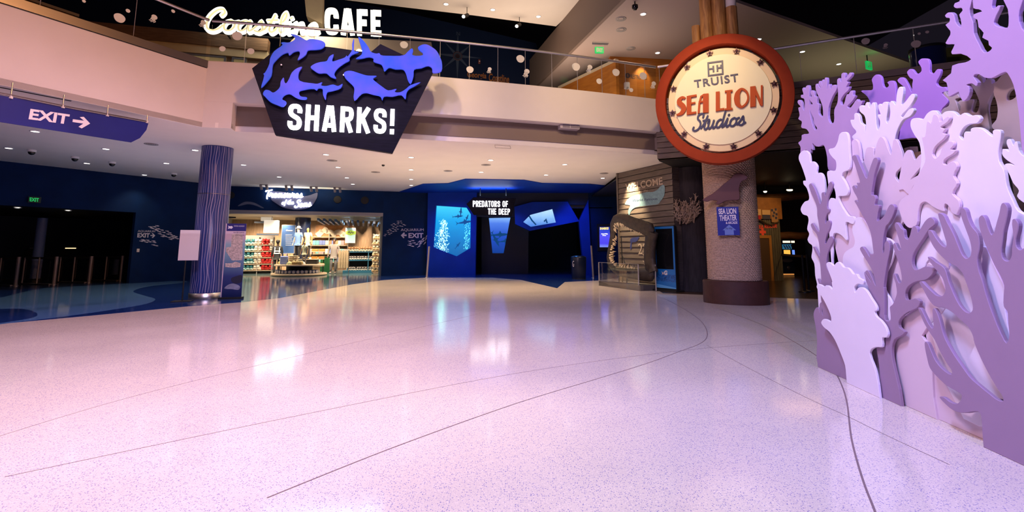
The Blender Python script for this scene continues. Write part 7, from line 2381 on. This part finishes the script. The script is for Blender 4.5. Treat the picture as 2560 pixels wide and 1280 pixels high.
# central mauve tree with two limbs
coral('tall mauve tree coral with many twigs and two limbs, left of the large right-hand one',
      'F 795,1062 778,905 768,790 752,700 740,600 735,480 740,380 738,300 700,190 660,90 640,0 '
      'D 850,1230 815,1165 778,1105 808,1092 838,1140 880,1235 895,1262 880,1180 850,1090 800,1000 755,930 722,860 745,838 780,872 832,952 828,915 866,918 860,850 838,700 800,600 745,500 690,400 664,350 690,342 706,362 690,312 660,260 641,200 662,184 690,215 697,190 688,158 722,156 706,90 680,5 A 662,970 637,910 652,888 682,890 702,935 742,1030 797,1137 812,1080 850,965 872,918 905,915 916,942 900,1010 875,1090 858,1190 D 845,285 866,288 880,296 890,330 880,392 905,392 928,402 912,480 905,562 932,555 985,500 1012,440 1042,392 1076,390 1094,420 1075,500 1030,590 1000,622 978,700 968,765 968,905 982,885 985,800 1012,774 1036,800 1040,880 1015,1000 992,1130 975,1270 '
      'F 815,140 820,250 828,425 872,430 872,360 868,310 890,290 910,250 930,180 918,90 '
      'D 1118,1262 1090,1195 1072,1132 1095,1128 1120,1185 1142,1226 1166,1212 1160,1110 1130,1000 1095,900 1074,820 1098,798 1136,872 1158,872 1142,780 1115,690 1092,600 1105,580 1135,600 1162,642 1188,662 1200,738 1238,765 '
      'E 42,420 62,370 85,288 120,278 142,312 148,345 190,275 230,215 282,184 322,214 325,262 270,310 198,420 130,520 88,605 84,685 112,742 160,738 222,710 300,720 320,742 300,792 240,850 150,866 90,888 30,940 10,1000 22,1062 70,1062 130,1050 165,1080 150,1142 80,1182 0,1240 '
      'F 1060,345 1000,378 948,440 950,490 1000,532 985,560 910,600 886,665 886,745 905,850 935,980 960,1142',
      M['mauve_coral'], .07, .05, ground=True)
# front pale fan at the left
coral('broad pale lavender fan coral with frilled top at the lower left front of the wall',
      'F 490,938 470,830 430,720 380,605 330,532 282,492 258,452 275,420 312,424 342,442 346,405 312,312 275,240 235,172 217,130 226,108 252,112 284,130 302,118 330,126 359,154 352,90 D 428,1215 392,1110 364,1022 386,1004 420,1022 446,1042 462,1018 490,1002 520,1022 545,1056 590,1064 622,1092 650,1130 690,1132 712,1172 760,1200 755,1242 702,1236 668,1262 F 552,140 558,182 582,146 620,136 662,168 702,232 748,308 752,342 734,352 744,390 790,432 832,492 850,552 840,582 800,586 800,664 742,668 702,690 690,722 702,772 732,852 757,962 768,1066',
      M['pale_coral'], .13, .04, ground=True)
coral('low mauve coral slab with small finger tips at the far left foot of the wall',
      'F 228,818 222,600 208,480 190,372 214,316 236,322 246,362 244,290 254,270 270,286 264,352 276,390 296,342 330,320 400,420 500,720 520,945',
      M['mauve_coral'], .02, .05, ground=True)
# tall thin pale coral, far left
coral('tall thin pale lavender coral with scalloped edge at the far left of the wall',
      'A 70,925 76,880 110,842 150,840 185,880 199,968 216,954 246,972 266,1010 262,1080 292,1074 322,1092 342,1150 352,1270 D 352,330 362,500 368,700 375,900 388,1100 400,1290 F 420,300 440,700 440,915 330,880 260,700 240,400 225,150 D 265,1235 246,1150 236,1020 206,955 215,882 214,830 180,800 164,762 182,702 160,652 175,560 166,516 112,492 90,440 130,362 174,342 182,312 156,218 121,172 118,138 146,132 125,50 A 95,992',
      M['pale_coral'], -.02, .04, ground=True)
coral('slim mauve branching coral standing before the tall thin pale one at the left',
      'D 300,1290 312,1240 292,1242 270,1182 288,1185 308,1225 305,1110 292,990 270,942 240,890 222,842 240,842 272,900 296,942 292,860 278,760 258,702 215,652 198,605 216,588 242,620 270,668 290,678 282,590 268,510 264,425 240,350 200,262 178,185 200,164 230,202 268,292 302,386 315,340 314,266 344,262 352,298 374,222 394,160 416,145 434,172 420,230 392,292 376,352 376,428 397,442 394,468 370,492 352,552 356,592 372,562 410,572 400,642 372,702 350,802 362,802 386,752 410,728 437,746 430,792 400,852 374,925 364,1005 366,1055 392,1105 424,1185 438,1290 F 400,300 420,700 430,905 320,860 290,500',
      M['mauve_coral'], .035, .035, ground=True)
coral('pale lavender coral with a rounded peak, second in from the left edge',
      'A 505,662 540,640 586,655 605,740 612,870 620,962 610,1038 545,1070 530,1112 560,1165 590,1232 D 598,250 588,285 548,300 496,305 500,345 525,400 552,445 600,510 658,522 666,562 650,600 572,576 576,705 580,772 540,732 490,698 440,705 430,900 440,1100 F 520,200 540,600 545,960 400,900 390,500 D 395,700 382,420 390,360 412,320 462,332 460,260 430,185 395,200 378,110 A 372,1090 380,1056 458,1052 470,1010 465,950 430,912 396,862 390,826 450,806 485,742',
      M['pale_coral'], .005, .04, ground=True)
coral('wide pale pink fingered coral behind the left mauve tree',
      'A 612,1000 612,860 625,762 660,716 700,742 722,832 738,950 757,965 775,880 795,810 830,797 866,812 874,900 900,770 930,702 952,690 986,722 1020,812 1054,882 1066,802 1082,722 1112,720 1150,802 1176,882 1176,1000 1112,1070 1100,1122 1132,1172 D 1240,250 1262,350 1250,450 1205,560 1160,612 1180,700 1200,900 1220,1200 F 960,400 1000,700 980,1150 560,1000 540,500 D 470,900 440,700 520,620 560,520 490,330 540,200',
      M['pink_coral'], -.04, .04, ground=True)
coral('pale lavender wavy coral tucked between the pale pink coral and the left mauve tree',
      'D 660,560 690,530 740,530 800,600 850,720 880,860 870,1000 880,1280 F 760,300 760,900 760,1060 560,990 560,300 D 540,1020 550,920 600,870 650,840 668,780 640,660',
      M['pale_coral'], -.002, .03, ground=True)
coral('pale pink branching fan coral with round-tipped fingers at the upper left of the wall',
      'A 622,512 660,512 664,446 690,440 716,472 730,540 772,575 782,650 788,560 772,470 722,422 715,372 740,355 772,368 786,330 802,322 826,385 852,330 872,326 886,372 892,480 902,590 915,620 930,590 935,520 910,462 922,452 944,462 920,390 916,352 940,340 958,356 966,330 990,318 1016,330 1016,402 1002,520 1016,548 1030,520 1046,430 1038,340 1052,310 1076,318 1104,352 1112,250 1136,166 1170,160 1182,202 1170,300 1166,350 1202,320 1272,236 1300,240 1306,272 1252,372 1162,472 1176,482 1240,402 1282,386 1296,412 1262,470 1182,512 1132,592 1100,682 1090,780 1060,1000 800,1000 700,760 640,702 642,682 684,640 642,582',
      M['pale_coral'], -.10, .05)
coral('greyish lilac coral with spread fingers and open slots at the top left corner',
      'A 90,872 90,802 66,756 100,722 104,672 180,655 152,610 96,590 104,532 66,500 80,460 66,382 90,372 60,332 60,306 86,300 105,332 112,382 130,412 130,292 95,272 95,246 120,240 108,182 120,165 142,186 150,150 180,148 182,300 192,450 226,590 246,620 266,602 236,552 226,490 192,412 182,350 220,342 182,292 178,262 212,265 195,212 210,195 236,216 242,260 266,262 266,332 288,346 282,440 326,480 326,382 300,300 256,202 250,136 266,125 292,162 308,172 282,120 290,97 312,108 324,150 316,92 332,80 346,100 350,62 372,70 372,182 386,132 402,132 408,180 432,140 474,150 470,192 430,262 388,380 386,500 416,552 446,530 450,402 482,330 490,222 480,84 500,66 526,108 526,22 546,8 566,22 566,72 612,8 636,16 630,46 582,100 602,112 576,160 610,156 600,192 560,232 516,300 520,344 550,346 582,240 602,236 622,202 650,202 650,250 672,256 640,312 590,366 602,386 632,370 690,290 712,312 752,306 736,352 702,402 690,452 720,600 690,800 600,1000 470,1060 386,1042 372,902 336,780 292,796 248,790 216,760 222,832 202,822 195,870 150,830',
      M['orchid_coral'], -.24, .05, bev=.005)
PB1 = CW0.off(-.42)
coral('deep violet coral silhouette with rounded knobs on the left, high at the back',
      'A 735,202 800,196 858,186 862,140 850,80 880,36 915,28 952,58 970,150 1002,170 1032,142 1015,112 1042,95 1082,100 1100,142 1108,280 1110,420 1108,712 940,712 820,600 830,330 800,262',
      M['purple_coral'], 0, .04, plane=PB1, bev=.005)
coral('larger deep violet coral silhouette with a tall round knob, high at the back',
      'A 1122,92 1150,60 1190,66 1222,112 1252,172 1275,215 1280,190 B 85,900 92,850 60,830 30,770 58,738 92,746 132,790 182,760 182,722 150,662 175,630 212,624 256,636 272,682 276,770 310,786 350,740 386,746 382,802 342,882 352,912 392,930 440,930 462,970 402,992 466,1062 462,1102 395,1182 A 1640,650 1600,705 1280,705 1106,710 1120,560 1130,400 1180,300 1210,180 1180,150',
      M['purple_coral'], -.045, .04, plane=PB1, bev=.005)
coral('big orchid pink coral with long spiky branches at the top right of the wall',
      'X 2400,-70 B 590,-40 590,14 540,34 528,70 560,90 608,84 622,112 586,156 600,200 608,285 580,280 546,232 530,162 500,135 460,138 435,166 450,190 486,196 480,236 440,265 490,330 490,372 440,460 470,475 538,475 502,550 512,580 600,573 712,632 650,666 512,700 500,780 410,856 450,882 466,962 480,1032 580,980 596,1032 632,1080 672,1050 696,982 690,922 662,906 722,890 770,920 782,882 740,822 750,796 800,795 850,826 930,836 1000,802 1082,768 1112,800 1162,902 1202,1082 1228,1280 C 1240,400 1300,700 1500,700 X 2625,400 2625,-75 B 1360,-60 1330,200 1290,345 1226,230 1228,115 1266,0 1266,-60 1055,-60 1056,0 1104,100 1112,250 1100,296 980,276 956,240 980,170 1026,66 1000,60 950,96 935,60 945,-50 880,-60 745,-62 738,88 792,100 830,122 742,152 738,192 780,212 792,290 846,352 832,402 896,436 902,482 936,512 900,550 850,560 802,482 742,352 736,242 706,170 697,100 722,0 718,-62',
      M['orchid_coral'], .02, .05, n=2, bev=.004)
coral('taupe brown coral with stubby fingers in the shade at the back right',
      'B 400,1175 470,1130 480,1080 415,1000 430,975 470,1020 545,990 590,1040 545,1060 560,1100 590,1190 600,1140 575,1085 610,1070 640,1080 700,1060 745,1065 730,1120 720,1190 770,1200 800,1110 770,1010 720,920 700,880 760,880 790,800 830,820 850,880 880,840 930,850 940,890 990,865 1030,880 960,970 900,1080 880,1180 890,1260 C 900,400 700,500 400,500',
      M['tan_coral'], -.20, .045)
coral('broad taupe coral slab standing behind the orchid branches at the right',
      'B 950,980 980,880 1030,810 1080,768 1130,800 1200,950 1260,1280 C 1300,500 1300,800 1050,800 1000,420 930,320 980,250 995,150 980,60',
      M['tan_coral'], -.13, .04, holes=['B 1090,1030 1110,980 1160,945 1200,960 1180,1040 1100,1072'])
coral('pale lavender coral with thick curling lobes at the middle of the wall',
      'C 66,322 76,252 130,235 200,246 240,190 290,157 342,160 380,206 430,170 490,160 540,176 580,210 640,180 700,210 780,205 812,242 780,290 700,300 642,330 602,390 590,430 632,468 636,402 652,380 706,382 710,350 770,334 832,350 900,402 945,432 942,372 990,358 1026,376 1026,450 1002,600 1012,700 1062,790 1092,960 1150,1100 1212,1222 1290,1262 1400,1300 E 1300,700 1200,1100 G 1000,400 900,900 500,900 E 200,1100 100,800 100,400 C 120,1000 180,700 160,500 110,420',
      M['pale_coral'], -.01, .045, n=3)
coral('pale pink branching coral with a curled edge in front of the middle lobes',
      'C 242,280 262,268 288,290 310,205 342,198 372,232 382,275 470,214 486,236 462,280 388,332 400,345 440,352 412,398 450,408 430,450 332,540 300,620 330,666 382,620 400,560 480,482 522,490 526,530 492,570 552,580 520,620 430,680 416,722 452,735 500,702 540,704 566,752 525,852 566,932 514,1042 580,1112 592,1182 562,1260 E 560,160 500,130 490,90 440,40 425,80 430,120 380,110 300,70 230,20 180,40 150,120 130,270 60,300 0,250 C -60,1150 40,1052 100,950 150,835 222,700 216,600 200,500 190,442 222,430',
      M['pink_coral'], .035, .04, ground=False)
coral('small pale pink coral with three fingers at the left of the curled-edge one',
      'C -60,1000 -20,700 0,620 30,580 70,582 95,640 115,680 150,640 180,622 205,650 200,720 120,830 70,890 100,870 190,832 150,890 100,960 50,1050 -10,1000',
      M['pink_coral'], -.015, .03)
coral('pale lavender leafy coral with small fingers by the right picture edge',
      'C 1032,572 1080,568 1120,590 1090,510 1096,466 1130,462 1166,530 1176,490 1200,488 1222,580 1280,642 1320,560 1500,560 1500,1250 1290,1150 1200,1070 1220,1010 1160,930 1110,820 1062,760 1072,730 1110,720 1180,740 1100,690 1050,640',
      M['pale_coral'], -.05, .045)
# lower backing panels
coral('pale pink low panel rising behind the middle mauve twigs, left of the panel seam',
      'F 950,1142 880,900 900,600 E -40,1200 0,900 100,700 330,700 420,900 480,1100 G 150,200 230,300 235,500 245,720 262,872',
      M['pink_coral'], .0, .04, ground=True)
coral('pale pink low panel behind the large mauve trunk, right of the panel seam',
      'G 262,874 238,700 215,480 200,300 E 200,1200 300,1000 400,800 600,700 900,700 1000,1000 1150,1250 G 900,300 900,600 760,900 700,1082',
      M['pink_coral'], -.03, .04, ground=True)
coral('pale lavender wavy panel seen between the two mauve trunks at the right',
      'E 770,520 870,500 900,560 1000,780 1070,930 1080,1200 G 900,300 850,740 600,620 520,500 570,330 600,250 E 780,1000 720,800',
      M['pale_coral'], .04, .035)
coral('pale lavender sliver of coral between the twigs above the panel seam',
      'E 120,560 180,440 250,330 340,420 450,560 480,700 430,760 330,700 260,640 200,760 140,760',
      M['pale_coral'], .02, .03)
coral('pale wavy strip between the two limbs of the middle mauve tree',
      'D 960,740 1010,745 1070,780 1095,850 1060,1000 1000,1130 985,1280 F 900,300 870,440 815,430 815,100 D 940,1100',
      M['pale_coral'], .035, .03)
coral('plain pale lavender backing board seen through the gaps between the coral cut-outs',
      'A 560,1000 700,930 900,1000 D 1150,300 1280,500 E 200,200 500,150 900,150 1300,300 1500,600 X 2640,900 2640,1178 G 700,1085 262,872 F 965,1142 560,1000 500,700 540,300 D 520,700 540,300',
      M['pale_coral'], -.20, .04, ground=True)
# timber frame holding the cut-outs
fr = thing('coral_scaffold', 'timber support frame hidden behind the layered coral cut-outs', 'frame', CW0.pt(1.3, 0, -.35))
fm = wood('plain_frame_timber', (.20, .12, .07), (.30, .19, .11), 3)
for a in (.25, 1.3, 2.3):
    MB().obox(CW0.pt(a, 0, -.34), CW0.e * .07, CW0.n * .07, Vector((0, 0, 2.25))).build('post', fm, fr)
for z in (.4, 1.3, 2.1):
    MB().obox(CW0.pt(.2, z, -.27), CW0.e * 2.2, CW0.n * .05, Vector((0, 0, .07))).build('rail', fm, fr)
for a in (.3, 1.4):
    MB().obox(CW0.pt(a, 0, -.52), CW0.e * .06, CW0.n * .06, Vector((0, 0, 2.35))).build('post', fm, fr)
